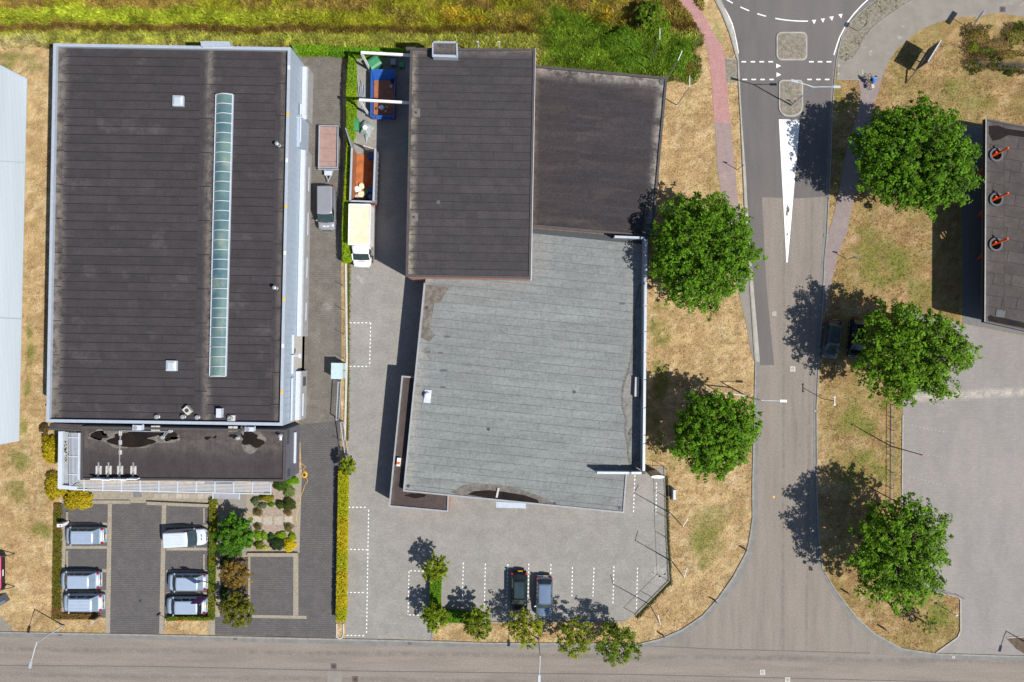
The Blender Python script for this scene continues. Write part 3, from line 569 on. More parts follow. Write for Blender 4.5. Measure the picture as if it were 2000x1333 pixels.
# ------------------------------------------------------------------ roofs and buildings
def frame(origin, ang):
    ca, sa = math.cos(ang), math.sin(ang)
    return lambda u, v: (origin[0] + u * ca - v * sa, origin[1] + u * sa + v * ca)
def sheets(parent, conv, ang, z, pitch, length, m, gap=.05, name='roofing_sheet', stag=True, cols=None, skip=None, thick=.012, seed=1, gapu=None, rcut=0):
    gapu = gap if gapu is None else gapu
    R = random.Random(seed); o = conv[0]; ca, sa = math.cos(ang), math.sin(ang)
    loc = [((x - o[0]) * ca + (y - o[1]) * sa, -(x - o[0]) * sa + (y - o[1]) * ca) for x, y in conv]
    u0 = min(p[0] for p in loc); u1 = max(p[0] for p in loc); v0 = min(p[1] for p in loc); v1 = max(p[1] for p in loc)
    v = v1; row = 0; f = frame(o, ang); cnt = 0
    while v > v0:
        if cols:
            cuts = list(cols)
            if rcut:
                cuts = sorted([u0 - 1, u1 + 1] + [u0 + (u1 - u0) * R.uniform(.15, .85) for _ in range(1 if R.random() < rcut else 0)])
        else:
            s = u0 - (row * .37 % 1 if stag else 0) * length - R.random() * .12 * length; cuts = []
            while s < u1 + length: cuts.append(s); s += length
        for a, b in zip(cuts[:-1], cuts[1:]):
            gj = gap * R.uniform(.6, 1.3); q = [f(a + gapu/2, v - pitch + gj/2), f(b - gapu/2, v - pitch + gj/2), f(b - gapu/2, v - gap/2), f(a + gapu/2, v - gap/2)]
            q = clip(q, conv)
            if len(q) < 3 or area(q) < .03: continue
            cx = sum(p[0] for p in q) / len(q); cy = sum(p[1] for p in q) / len(q)
            if skip and skip(cx, cy, q): continue
            zz = z + R.random() * .006
            mb = MB(); n = len(q); mb.prism(q, z - .002, zz + thick)
            mb.build(name, m, parent); cnt += 1
        v -= pitch; row += 1
    return cnt
def walls(parent, poly, z0, z1, m, name='wall', t=.25):
    """one wall piece per side, butted, so every side stays its own part"""
    inn = inset(poly, t); n = len(poly)
    for i in range(n):
        j = (i + 1) % n; MB().prism([poly[i], poly[j], inn[j], inn[i]], z0, z1).build(name, m, parent)
def parapet(parent, poly, z0, z1, t, m, name='roof_edge', over=0):
    outp = inset(poly, -over) if over else poly; inn = inset(poly, t); n = len(poly)
    for i in range(n):
        j = (i + 1) % n; MB().prism([outp[i], outp[j], inn[j], inn[i]], z0, z1).build(name, m, parent)
# --- warehouse on the left
wh = thing('warehouse', 'large warehouse with dark strip-laid flat roof, white edge trim and one long glazed rooflight', 'building', (*P(330, 460, 6.6), 0))
HB = 6.6; A1 = math.radians(-1.05)
edgeL = [(P(112,90,HB), P(99,820,HB), 1.3, (.2, .175, .15), .75), (P(408,90,HB), P(400,820,HB), .7, (.17, .15, .13), .7), (P(553,95,HB), P(538,820,HB), .5, (.15, .13, .11), .5)]
G['roof_dark'] = roofmat('roof_dark_bitumen', (.046, .041, .045), edgeL)
walls(wh, bld_L, 0, HB - .5, G['cladding'])
G['seam'] = mat('roof_seam_tar', (.016, .014, .014), rough=.8)
MB().prism(inset(bld_L, .26), HB - .55, HB - .42).build('roof_deck', G['seam'], wh)
parapet(wh, bld_L, HB - .5, HB, .3, G['alu'], 'roof_edge')
zr = HB - .41; inn = PP([(111,93),(562,100),(546,825),(97,818)], HB - .3)
o = inn[0]; f1 = frame(o, A1)
def ul(px, py): x, y = P(px, py, HB - .35); ca, sa = math.cos(A1), math.sin(A1); return (x - o[0]) * ca + (y - o[1]) * sa
c1 = [ul(111,93) - .1, ul(128,93), ul(258,93), ul(392,93), ul(416,93)]
slk = PP([(417,181),(456,182),(442,739),(405,738)], HB - .35)
slx = lambda cx, cy, q: False
lefthalf = [f1(c1[0], 1), f1(c1[-1], 1), f1(c1[-1], -50), f1(c1[0], -50)]
for i in range(4):
    reg = [f1(c1[i], .5), f1(c1[i+1], .5), f1(c1[i+1], -45), f1(c1[i], -45)]; conv = clip(inn, reg)
    # columns: edge strip, two wide columns, valley strip
    sheets(wh, conv, A1, zr, .862 if i in (1, 2) else 3.4, 20, G['roof_dark'], .075, stag=False, cols=[-60, 60], gapu=.02, rcut=.6, seed=i, thick=.012 if i in (1, 2) else .018)
xr = [ul(416,93), ul(540,93), ul(562,93) + .4]
for i in range(2):
    reg = [f1(xr[i], .5), f1(xr[i+1], .5), f1(xr[i+1], -45), f1(xr[i], -45)]; conv = clip(inn, reg)
    sheets(wh, conv, A1, zr, .862 if i == 0 else 3.2, 20, G['roof_dark'], .075, stag=False, cols=[-60, 60], gapu=.02, rcut=.5, seed=9 + i, thick=.012 if i == 0 else .018)
# long barrel rooflight
NP = 29
sk0 = [P(421,184,HB), P(453,184,HB)]; sk1 = [P(408.5,735,HB), P(439,735,HB)]
def skp(t, s): a = Vector(sk0[0]).lerp(Vector(sk1[0]), t); b = Vector(sk0[1]).lerp(Vector(sk1[1]), t); return a.lerp(b, s)
sk = MB()
for s_ in (0, 1):
    a = skp(0, s_); b = skp(1, s_); sk.bar((a.x, a.y, zr + .12), (b.x, b.y, zr + .12), .14, .3)
for t_ in (0, 1):
    a = skp(t_, 0); b = skp(t_, 1); sk.bar((a.x, a.y, zr + .122), (b.x, b.y, zr + .122), .14, .3)
skf = sk.build('rooflight', G['white_metal'], wh)
for i in range(NP + 1):
    t_ = i / NP; mb = MB(); prev = None
    arc = []
    for k in range(9):
        s_ = k / 8; p = skp(t_, s_); arc.append((p.x, p.y, zr + .27 + .36 * math.sin(PI * s_)))
    mb.tube(arc, .045, 5).build('glazing_bar', G['white_metal'], skf)
    if i < NP:
        vs = []
        for tt in ((i + .06) / NP, (i + .94) / NP):
            for k in range(9):
                s_ = k / 8; p = skp(tt, s_); vs.append((p.x, p.y, zr + .25 + .34 * math.sin(PI * s_)))
        MB().add(vs, [(k, k + 1, 10 + k, 9 + k) for k in range(8)]).build('pane', G['glass_sky'], skf, smooth=True)
for (px, py) in ((347, 197), (334, 715)):
    x, y = P(px, py, HB); mb = MB(); mb.box((x, y, zr + .2), (1.02, 1.02, .4), A1); dm = mb.build('roof_dome', G['white_metal'], wh)
    MB().add([(x + a * .48, y + b * .48, zr + .4) for a, b in ((-1,-1),(1,-1),(1,1),(-1,1))] + [(x + a * .3, y + b * .3, zr + .5) for a, b in ((-1,-1),(1,-1),(1,1),(-1,1))], [(0,1,5,4),(1,2,6,5),(2,3,7,6),(3,0,4,7),(4,5,6,7)]).build('dome_cap', G['roof_light'], dm)
MB().prism(PP([(393,82.5),(450,83),(452,94),(395,93)], HB), HB - .6, HB + .25).build('roof_box', G['alu'], wh)
MB().prism(PP([(397,91.8),(452,92.6),(452,94.4),(397,93.5)], HB + .3), HB + .25, HB + .3).build('box_flashing', G['white_metal'], wh)
def pipe(parent, px, py, z, r, h, m, name='vent_pipe', cap=True):
    x, y = P(px, py, z + h); prof = [(r * 1.6, 0), (r, .06), (r, h * .7)] + ([(r * 1.5, h * .72), (r * 1.5, h * .95), (r * .5, h)] if cap else [(r, h)])
    return MB().lathe((x, y, z), prof, 12).build(name, m, parent, smooth=False)
for px, py in ((540, 280), (535, 562)): pipe(wh, px, py, zr, .13, .9, G['steel'])
for px, py in ((305, 815), (356, 815), (384, 816)): pipe(wh, px, py, zr, .14, .45, G['steel'])
x, y = P(366, 802, HB); bx_ = MB().box((x, y, zr + .3), (.6, .75, .5), .75).build('air_unit', G['conc'], wh); MB().lathe((x, y, zr + .55), [(.2, 0), (.2, .05)], 12).build('fan_grille', G['dark_steel'], bx_)
x, y = P(429, 807, HB); MB().box((x, y, zr + .35), (.5, .9, .7), A1).build('air_unit', G['white_metal'], wh)
x, y = P(450, 818, HB); b2 = MB().box((x, y, zr + .1), (.75, .6, .2), A1).build('fan_base', G['conc'], wh); MB().lathe((x - .05, y, zr + .2), [(.26, 0), (.26, .3), (.2, .36), (.12, .36), (.12, .2)], 14).build('roof_fan', G['steel'], b2)
MB().bar((*P(434, 812, HB), zr + .1), (*P(444, 816, HB), zr + .1), .08, .08).build('cable', G['dark_steel'], wh)
# east wall: flashings, plinth, openings
WX = lambda py, z: None
a = Vector(bld_L[1]); b = Vector(bld_L[2]); ed = (b - a); EL = ed.length; ed /= EL; en = Vector((-ed.y, ed.x)) * 1
if en.x < 0: en = -en
def wy(py): return (a.y - (666.5 - py) * MPP * (1 - 3 / CAM_H)) / -ed.y      # distance along the wall for a photo row
def wallbox(p0, p1, off0, off1, z0, z1, m, name, parent=wh):
    s0, s1 = wy(p0), wy(p1); q = [a + ed * s0 + en * off0, a + ed * s0 + en * off1, a + ed * s1 + en * off1, a + ed * s1 + en * off0]
    return MB().prism([tuple(v) for v in q], z0, z1).build(name, m, parent)
for p0, p1 in ((126, 228), (290, 657), (726, 822)):
    pl = wallbox(p0, p1, .002, .62, 0, 2.2, G['plinth'], 'loading_canopy'); wallbox(p0, p1, .04, .5, 2.2, 2.32, G['white_metal'], 'canopy_flashing', pl)
for p0 in range(296, 650, 24): wallbox(p0, p0 + .8, .622, .64, 0, 2.1, G['fascia_grey'], 'wall_joint')
for p0 in range(130, 226, 16): wallbox(p0, p0 + .8, .622, .64, 0, 2.1, G['fascia_grey'], 'wall_joint')
for p0 in range(112, 822, 13): wallbox(p0, p0 + .5, .001, .03, 2.4, HB - .5, G['cladding'], 'cladding_seam')
wallbox(228, 290, .002, .25, 0, 3.6, G['cladding'], 'roller_door'); wallbox(207, 281, .26, .42, 3.6, 3.7, G['white_metal'], 'door_head')
for p0, p1 in ((320, 368), (410, 455), (500, 540), (590, 625)): wallbox(p0, p1, .66, .74, 1.2, 1.32, G['white_metal'], 'window_sill')
wallbox(657, 726, .002, .3, 0, .02, G['conc'], 'loading_floor'); wallbox(654, 730, .002, .2, 3.7, 3.85, G['white_metal'], 'door_head'); wallbox(657, 722, .004, .05, .02, 3.7, G['conc'], 'lit_floor_panel')  # added pale upright panel imitates the sunlit floor of the open recess
wallbox(738, 820, .1, .28, 4.0, 4.2, G['white_metal'], 'window_sill'); wallbox(770, 815, .64, .76, 1.6, 1.75, G['white_metal'], 'window_sill'); wallbox(738, 756, .64, .68, .6, 1.6, G['glass'], 'window')
for py in (236, 695):
    s0 = wy(py); p = a + ed * s0 + en * .5; lm = MB().bar((p.x - .45, p.y, 4.3), (p.x + .5, p.y, 4.3), .1, .08).build('wall_lamp', G['white_metal'], wh); MB().box((p.x + .45, p.y, 4.28), (.3, .45, .1)).build('lamp_head', G['white_metal'], lm)
for k in range(9):
    p = a + ed * (2 + k * 4.6) - en * .15; MB().box((p.x, p.y, HB + .012), (.22, .35, .02), A1).build('trim_clip', G['plate'] if k % 2 else G['white'], wh)
# --- office annex in front of the warehouse
an = thing('office_annex', 'low dark-roofed office annex with white sunshade louvres along its front', 'building', (*P(340, 890, 5.5), 0))
HA = 5.5
anx = PP([(159,833),(558,840),(556,941),(157,938)], HA)
edgeA = [(P(160,935,HA), P(555,940,HA), .5, (.03, .027, .028), .5), (P(160,860,HA), P(555,866,HA), 2.2, (.13, .115, .1), .55)]
G['roof_annex'] = roofmat('roof_annex_bitumen', (.052, .043, .046), edgeA, dlo=.62)
an_low = PP([(97,829),(559,838),(557,942),(157,938),(159,843),(95,839)], HA)
walls(an, anx, 0, HA - .2, G['cladding_dark'])
MB().prism(inset(anx, .26), HA - .3, HA - .2).build('roof_deck', G['fascia'], an)
parapet(an, anx, HA - .2, HA, .22, G['fascia'], 'roof_edge')
MB().prism(PP([(97,827),(159,830),(159,842),(95,839)], HA), 0, HA - .02).build('stair_block', G['roof_annex'], an); MB().prism(PP([(94.5,836),(159,839.5),(159,843),(94.5,840)], HA + .02), HA - .3, HA + .04).build('block_edge', G['fascia'], an)
ia = inset(anx, .24)
sheets(an, ia, A1, HA - .19, 5.4, .98, G['roof_annex'], .03, stag=False, cols=[k * .98 - .5 for k in range(-1, 26)], seed=4, thick=.008)
# white corner frame, gravel trough, louvres
MB().prism(PP([(114,843),(122.5,843),(121,950),(112.5,955)], HA), HA - .35, HA).build('corner_frame', G['white_metal'], an); MB().prism(PP([(112.5,955.5),(121,948),(150,951),(150,957)], HA), HA - .35, HA - .004).build('corner_frame', G['white_metal'], an)
MB().prism(PP([(123,844),(134,844),(133,948),(121.5,948)], HA - .4), 0, HA - .4).build('gravel_trough', G['fascia_grey'], an)
mb = MB()
for k in range(90):
    px = 125 + random.random() * 6; py = 862 + random.random() * 42; x, y = P(px, py, HA - .38); mb.box((x, y, HA - .37), (.13, .1, .07), random.random() * 3)
tag(mb.build('pebbles', G['conc'], an), kind='stuff')
lv = MB().prism(PP([(152,846),(155.5,846),(155.5,940),(152,936)], HA), HA - .25, HA - .002).build('sunshade', G['white_metal'], an)
for k in range(7):
    xx = 135.5 + k * 2.6; MB().bar((*P(xx, 846, HA), HA - .1), (*P(xx - .6, 938 + (7 - k) * 2.2, HA), HA - .1), .05, .06).build('louvre_slat', G['white_metal'], lv)
for py in (855, 892, 927): MB().bar((*P(134, py, HA), HA - .04), (*P(154, py, HA), HA - .04), .08, .1).build('cross_bar', G['white_metal'], lv)
ls = MB().prism(PP([(134,955),(529,964.5),(529.5,966.5),(134,957.5)], HA), HA - .3, HA).build('sunshade', G['white_metal'], an)
for k in range(8):
    yy = 936.5 + k * 2.7; x0 = 156 - k * 2.8; MB().bar((*P(x0, yy, HA), HA - .1), (*P(529.5, yy + 6.2 , HA), HA - .1), .055, .06).build('louvre_slat', G['white_metal'], ls)
for k in range(11):
    px = 164 + k * 36.5; yy = 937 + (px - 156) * .0155; MB().bar((*P(px, yy, HA), HA - .03), (*P(px, yy + 23, HA), HA - .03), .09, .1).build('cross_bar', G['white_metal'], ls)
x0 = P(416, 964, 3.0); 
cn = MB().prism(PP([(417,962),(467,963.5),(467,975.5),(417,974)], 3.0), 2.9, 3.05).build('entrance_canopy', G['fascia_grey'], an)
MB().prism(PP([(415.5,962),(417,962),(417,975),(415.5,975)], 3.0), 2.88, 3.1).build('canopy_edge', G['white_metal'], cn); MB().prism(PP([(467,963),(468.5,963),(468.5,976),(467,976)], 3.0), 2.88, 3.1).build('canopy_edge', G['white_metal'], cn)
# east wall details of the annex
an_e0 = Vector(anx[1]); an_e1 = Vector(anx[2]); d_ = (an_e1 - an_e0); n_ = Vector((d_.y, -d_.x)).normalized(); n_ = n_ if n_.x > 0 else -n_
def anw(s0, s1, o1, z0, z1, m, nm): q = [an_e0 + d_ * s0 + n_ * .003, an_e0 + d_ * s0 + n_ * o1, an_e0 + d_ * s1 + n_ * o1, an_e0 + d_ * s1 + n_ * .003]; return MB().prism([tuple(v) for v in q], z0, z1).build(nm, m, an)
anw(.12, .74, .22, 2.1, 2.3, G['white_metal'], 'window_sill'); anw(.8, .95, .03, 3.6, 4.6, G['glass'], 'window'); anw(.02, .3, .03, 4.2, 5.0, G['glass'], 'window')
# roof-top things of the annex
for sx, sy, rx, ry, sd_ in ((192,851,15,6,2),(262,857,52,15,5),(330,851,14,7,9)):
    MB().prism(blob(sx, sy, rx * 1.25, ry * 1.4, HA - .18, sd_ + 40), HA - .2, HA - .176).build('silt_stain', G['silt'], an)
    MB().prism(blob(sx, sy, rx, ry, HA - .17, sd_), HA - .2, HA - .17).build('puddle', G['puddle'], an)
MB().prism(blob(491, 858, 30, 20, HA - .18, 77), HA - .2, HA - .176).build('silt_stain', G['silt'], an)
for sx, sy, rx, ry, sd_ in ((491,859,21,14,15),(405,856,5,4,16),(420,854,3.5,2.5,17),(455,852,6,5,18)): MB().prism(blob(sx, sy, rx, ry, HA - .17, sd_), HA - .2, HA - .168).build('puddle', G['puddle'], an)
def acunit(px, py, w, d):
    x, y = P(px, py, HA + .6); u = MB().box((x, y, HA + .35), (w, d, .6), A1).build('air_conditioner', G['white_metal'], an)
    MB().lathe((x - .2, y, HA + .65), [(.22, 0), (.22, .02)], 14).build('fan_grille', G['grey_plastic'], u); MB().bar((x - w * .6, y - d * .3, HA + .2), (x - w * .6, y + d * .9, HA + .2), .08, .08).build('bracket', G['white_metal'], u)
    MB().bar((x + w * .6, y - d * .3, HA + .5), (x + w * .6, y + d * .7, HA + .5), .07, .07).build('bracket', G['white_metal'], u)
acunit(268, 836, .9, .5); acunit(487, 839, .9, .42)
for px, py in ((299, 837), (308, 837), (450, 838), (459.5, 838)):
    x, y = P(px, py, HA - .1); MB().box((x, y, HA - .14), (.42, .5, .08), A1).build('ballast_tile', G['conc'], an)
for a_, b_ in (((232,842),(330,844)),((234.5,842),(232,912)),((322,845),(316,856)),((330,842),(316,858)),((474,835),(474,850))): MB().bar((*P(*a_, HA), HA - .1), (*P(*b_, HA), HA - .1), .09, .08).build('cable_tray', G['steel'], an)
for py in (847, 865, 884): x, y = P(234, py, HA); MB().box((x, y, HA - .12), (.28, .45, .1), A1).build('ballast_tile', G['conc'], an)
for px, py in ((331,843),(316,855),(463,857),(547,852)): pipe(an, px, py, HA - .18, .12, .35, G['steel'])
for i, px in enumerate((191.5, 211, 233.5, 259.5)):
    fr = MB(); x, y = P(px, 918, HA); fr.bar((x, y + .75, HA - .1), (x, y - .9, HA - .1), .12, .1); fr.bar((x + .1, y - .2, HA - .08), (x - .1, y - 1.1, HA + .5), .05, .05); fr.bar((x - .25, y - .9, HA - .1), (x + .1, y - .9, HA + .5), .05, .05)
    fo = fr.build('sign_support', G['steel'], an)
    for k in (-1, 0, 1): MB().box((x + .2 * k, y - .05, HA - .13), (.17, .85 if k else .5, .1), A1).build('ballast_tile', G['conc'], fo)
for x0_, x1_, o_ in ((176,197,0),(198,213,1.2),(214,228,.4),(229,246,.9),(247,266,0)): MB().prism(PP([(x0_, 935.5 + o_), (x1_, 936 + o_), (x1_, 938 + o_), (x0_, 937.5 + o_)], HA + .8), HA, HA + .8).build('sign_letter_panel', G['white'], an)
# --- middle building: tall block
tb = thing('brick_block', 'tall middle block with dark ribbed flat roof and pink brick wall strip', 'building', (*P(920, 320, 6.7), 0))
H2 = 6.7; A2 = math.radians(-1.0)
edge2 = [(P(800,100,H2), P(795,538,H2), 1.1, (.27, .24, .19), .95), (P(803,97,H2), P(1045,98,H2), .9, (.15, .13, .115), .7)]
G['roof_b2'] = roofmat('roof_block_bitumen', (.052, .047, .05), edge2, dust=(.075, .064, .062))
walls(tb, bld_2, 0, H2 - .15, G['brick'])
MB().prism(inset(bld_2, .26), H2 - .25, H2 - .12).build('roof_deck', G['seam'], tb)
parapet(tb, bld_2, H2 - .15, H2, .18, G['fascia'], 'roof_edge', .04)
i2 = inset(bld_2, .2); sheets(tb, i2, A2, H2 - .11, .835, 30, G['roof_b2'], .055, gapu=.02, rcut=.9, stag=False, cols=[-1, 6.1, 14], seed=3, thick=.01)
MB().prism(PP([(1045,97),(1046.4,97),(1038,549),(1036.6,549)], H2 - .5), H2 - .6, H2 - .2).build('white_trim', G['white_metal'], tb)
MB().prism([P(793,92,H2), P(812,92,H2), P(812,98,H2), P(793,98,H2)], H2 - .5, H2 + .02).build('corner_lip', G['fascia'], tb)
for px, py in ((812, 220), (808, 424)):
    x, y = P(px, py, H2); t_ = MB().box((x, y, H2 - .085), (.85, .85, .04), A2).build('drain_tile', G['silt'], tb); MB().lathe((x, y, H2 - .065), [(.12, 0), (.12, .05)], 10).build('drain_grate', G['dark_steel'], t_)
x, y = P(856, 395, H2); MB().box((x, y, H2 - .08), (.33, .33, .04), A2).build('cover_plate', G['patch'], tb)
ch = MB().prism(PP([(844,81),(893,81.5),(894,112.5),(845,111)], H2 + .8), H2 - .2, H2 + .7).build('roof_hatch', G['alu'], tb)
MB().prism(PP([(846.5,84.5),(890.5,85),(890.5,107),(846.5,106)], H2 + .8), H2 + .7, H2 + .75).build('hatch_lid', G['roof_b2'], ch)
for q in ([(844,81),(893,81.5),(893,84),(844,83.5)], [(844,81),(846.4,81),(846.4,109),(844,109)], [(890.8,82),(893,82),(894,111),(891.6,111)], [(844,108.5),(894,110.5),(894,113),(844,111)]): MB().prism(PP(q, H2 + .85), H2 + .7, H2 + .85).build('hatch_rim', G['alu'], ch)
# --- side wing with the dark weathered roof
wg = thing('side_wing', 'flat wing with dark weathered roof and pale dusty edges beside the grass verge', 'building', (*P(1165, 300, 4), 0))
H3 = 4.0; A3 = math.radians(-5.3)
edge3 = [(P(1045,128,H3), P(1303,152,H3), 1.6, (.3, .27, .24), .9), (P(1303,152,H3), P(1275,463,H3), 1.3, (.3, .27, .24), .95), (P(1042,443,H3), P(1046,128,H3), .6, (.12, .1, .07), .6)]
G['roof_wing'] = roofmat('roof_wing_bitumen', (.041, .035, .038), edge3, dust=(.12, .098, .085), dlo=.52, dst=.35, var=.26, stretch=(.5, 2, 1))
wp = PP([(1020,126),(1303,152),(1275,463),(1010,440)], H3)
walls(wg, wp, 0, H3 - .15, G['brick_dark']); MB().prism(inset(wp, .26), H3 - .25, H3 - .12).build('roof_deck', G['fascia'], wg)
parapet(wg, wp, H3 - .15, H3 + .06, .2, G['fascia'], 'roof_edge', .03)
sheets(wg, inset(wp, .22), A3, H3 - .11, .9, 30, G['roof_wing'], .02, stag=False, cols=[-2, 7.8, 30], seed=5, thick=.006)
for px, py in ((1294, 160), (1264, 454)):
    x, y = P(px, py, H3); MB().lathe((x, y, H3 - .11), [(.34, 0), (.3, .08), (.16, .08), (.16, .04)], 14).build('roof_drain', G['patch'], wg)
# --- main grey roof
gr = thing('grey_roofed_hall', 'large hall with overlapping grey roofing sheets and a raised screen wall on one side', 'building', (*P(1030, 760, 3.7), 0))
HG = 3.7; A4 = math.radians(-5.7)
edge4 = [(P(1246,470,HG), P(1242,925,HG), 1.4, (.25, .235, .21), .8), (P(830,560,HG), P(792,955,HG), 1.2, (.27, .255, .22), .8), (P(787,960,HG), P(1219,1003,HG), .7, (.2, .19, .17), .6)]
G['roof_grey'] = mat('roof_grey_slate', (.185, .196, .194), (.155, .166, .165), .8, .85, .2, 25, rand=.045, edges=edge4, fine=.2, fscale=4, stretch=(.3, 1.7, 1), big=[((.225, .24, .24), .3, .46, .7, .55), ((.105, .115, .118), .6, .56, .8, .5), ((.255, .27, .268), 2.2, .6, .75, .45)])
G['roof_grey_deck'] = mat('roof_grey_joint', (.06, .067, .07), rough=.9)
gp = PP([(828,552),(846,500),(1042,520),(1042,436),(1264,460),(1258,924),(1225,925),(1219,1003),(787,960)], HG)
gp = PP([(828,552),(1020,552),(1020,441),(1264,462),(1258,924),(1225,925),(1219,1003),(787,960)], HG)
walls(gr, gp, 0, HG - .12, G['brick_dark'])
MB().prism(inset(gp, .2), HG - .3, HG - .11).build('roof_deck', G['roof_grey_deck'], gr)
for i in (5, 6, 7): pass
edges_i = [(4, 5), (5, 6), (6, 7), (7, 0)]
inn4 = inset(gp, .16)
for i, j in edges_i: MB().prism([gp[i], gp[j], inn4[j], inn4[i]], HG - .12, HG + .03).build('roof_edge', G['fascia_grey'], gr)
Lx = lambda t: (828 + (787 - 828) * t, 552 + (960 - 552) * t)
convA = PP([(841,440),(1250,478),(1258,480),(1255,922),(1223,926),(1217,1000),(790,957.5)], HG)
convA = PP([(842,436),(1262,478),(1255,923),(1217,1000),(790,957.5)], HG)
b2in = bld_2
wpi = wp
def skg(cx, cy, q):
    xs = np.array([p[0] for p in q]); ys = np.array([p[1] for p in q])
    return bool(pip(xs, ys, inset(b2in, -.01)).all() or pip(xs, ys, wpi).all())
main_c = clip(convA, PP([(700,300),(1254.5,300),(1254.5,923.5),(700,923.5)], HG)); low_c = clip(convA, PP([(700,923.5),(1221.5,923.5),(1217,1001),(700,1010)], HG))
sheets(gr, main_c, A4, HG - .11, .882, 4.6, G['roof_grey'], .03, gapu=.012, skip=skg, seed=21, thick=.02); sheets(gr, low_c, A4, HG - .112, .882, 4.6, G['roof_grey'], .03, gapu=.012, skip=skg, seed=22, thick=.02)
# screen wall, L returns
HS = 5.0
sw = MB().prism(PP([(1257.8,466),(1261.5,466),(1257.8,921),(1254.2,921)], HS), 0, HS - .06).build('screen_wall', G['fascia_grey'], gr)
def capseg(q, m='alu'): MB().prism(PP(q, HS), HS - .055, HS + .03).build('coping', G[m], sw)
ys = [462, 495, 598, 648, 688, 742, 797, 850, 867, 921]
for y0, y1 in zip(ys[:-1], ys[1:]):
    xx = lambda y: 1264.5 + (y - 465) / 455 * -4.6
    capseg([(xx(y0) - 5, y0 + .8), (xx(y0), y0 + .8), (xx(y1), y1 - .8), (xx(y1) - 5, y1 - .8)])
MB().prism(PP([(1165,922),(1254,923),(1254,925.5),(1165,925)], HS), HG - .1, HS - .06).build('screen_wall', G['fascia_grey'], gr); capseg([(1166,921.4),(1228,922),(1228,926.5),(1166,926)]); capseg([(1233,922),(1253,922),(1253,926.6),(1233,926.4)])
MB().prism(PP([(1200,461),(1258,464),(1258,466.5),(1200,463.5)], HS), HG - .1, HS - .06).build('screen_wall', G['fascia_grey'], gr); capseg([(1200.5,460.5),(1249,462.5),(1249,467),(1200.5,465)]); capseg([(1250.5,462.5),(1264,463),(1264,468),(1250.5,467)])
MB().prism(PP([(1254,920.6),(1260.6,920.6),(1260.2,926.8),(1254,926.6)], HS), HS - .3, HS + .05).build('corner_cap', G['fascia'], gr)
MB().prism(PP([(1241,737),(1248.5,737),(1247.5,775),(1239.5,775)], HG + .5), HG - .08, HG + .45).build('roof_duct', G['conc'], gr)
x, y = P(834.5, 775, HG + .3); dv = MB().box((x, y, HG - .02), (.72, 1.35, .16), A4).build('vent_plate', G['white_metal'], gr); MB().lathe((x, y + .1, HG + .06), [(.34, 0), (.36, .2), (.3, .36), (.16, .46), (.02, .5)], 16).build('vent_dome', G['white'], dv, smooth=True)
for px, py, w, h in ((874,658,12,4.5),(860,690,11,4),(836,688,10,4),(866,724,16,4.5),(865,757,11,4.5),(1216,593,11,5)):
    MB().prism([P(px + w/2 * math.copysign(abs(math.cos(t))**.6, math.cos(t)), py + h/2 * math.copysign(abs(math.sin(t))**.8, math.sin(t)), HG) for t in [2*PI*k/16 for k in range(16)]], HG - .1, HG - .075).build('repair_patch', G['patch'], gr)
for px, py in ((1121.5,766),(1083.5,984),(1210,993),(797,950),(833,601),(954,839),(1229,848)):
    x, y = P(px, py, HG); MB().lathe((x, y, HG - .1), [(.17, 0), (.17, .04), (.1, .04)], 12).build('roof_drain', G['dark_steel'], gr)
def wetpatch(pts, m, z, nm): MB().prism(PP(pts, HG), z - .02, z).build(nm, m, gr)
wetpatch([(880,962),(905,948),(930,945),(975,948),(1015,956),(1050,968),(1082,984),(1078,988),(1000,980),(900,969)], G['silt'], HG - .078, 'silt_stain')
wetpatch([(1251,548),(1243,575),(1240,600),(1236,640),(1234,675),(1231,700),(1225,722),(1217,745),(1213,770),(1215,800),(1221,818),(1219,845),(1224,870),(1225,895),(1230,912),(1240,921),(1251,921)], G['silt_dark'], HG - .0785, 'silt_stain')
wetpatch([(1251,556),(1246,580),(1243,604),(1239,640),(1237,678),(1235,703),(1229,726),(1221,748),(1216.5,772),(1218.5,798),(1224.5,818),(1223,845),(1227.5,870),(1229,893),(1233,908),(1242,918),(1251,918)], G['silt_pale'], HG - .0755, 'silt_stain')
for sx, sy, rx, ry, sd_ in ((1238,700,5,24,61),(1240,640,4,20,62),(1232,850,5,18,63),(1236,900,6,9,64)): MB().prism(blob(sx, sy, rx, ry, HG, sd_, irr=.5), HG - .1, HG - .0725).build('silt_stain', G['silt_dark'], gr)
for sx, sy, rx, ry, sd_ in ((846,940,28,5,65),(838,690,8,12,66),(1188,980,14,6,68)): MB().prism(blob(sx, sy, rx, ry, HG, sd_, irr=.5), HG - .1, HG - .0765).build('silt_stain', G['silt_grey'], gr)
wetpatch([(913,967),(925,960),(955,958),(990,962),(1025,968),(1050,977),(1054,984),(1020,981),(960,974)], G['puddle'], HG - .074, 'puddle')
wetpatch([(832,556),(880,560),(868,575),(862,590),(848,594),(845,612),(838,640),(850,655),(838,668),(822,660)], G['silt'], HG - .078, 'silt_stain')
MB().bar((*P(974,953,HG), HG + .02), (*P(970,972,HG), HG + .02), .2, .12).build('roof_outlet', G['conc'], gr)
cpy = MB().prism(PP([(969,980.5),(1027,983.5),(1027,993.5),(969,992)], 3.0), 2.9, 3.0).build('door_canopy', G['alu'], gr)
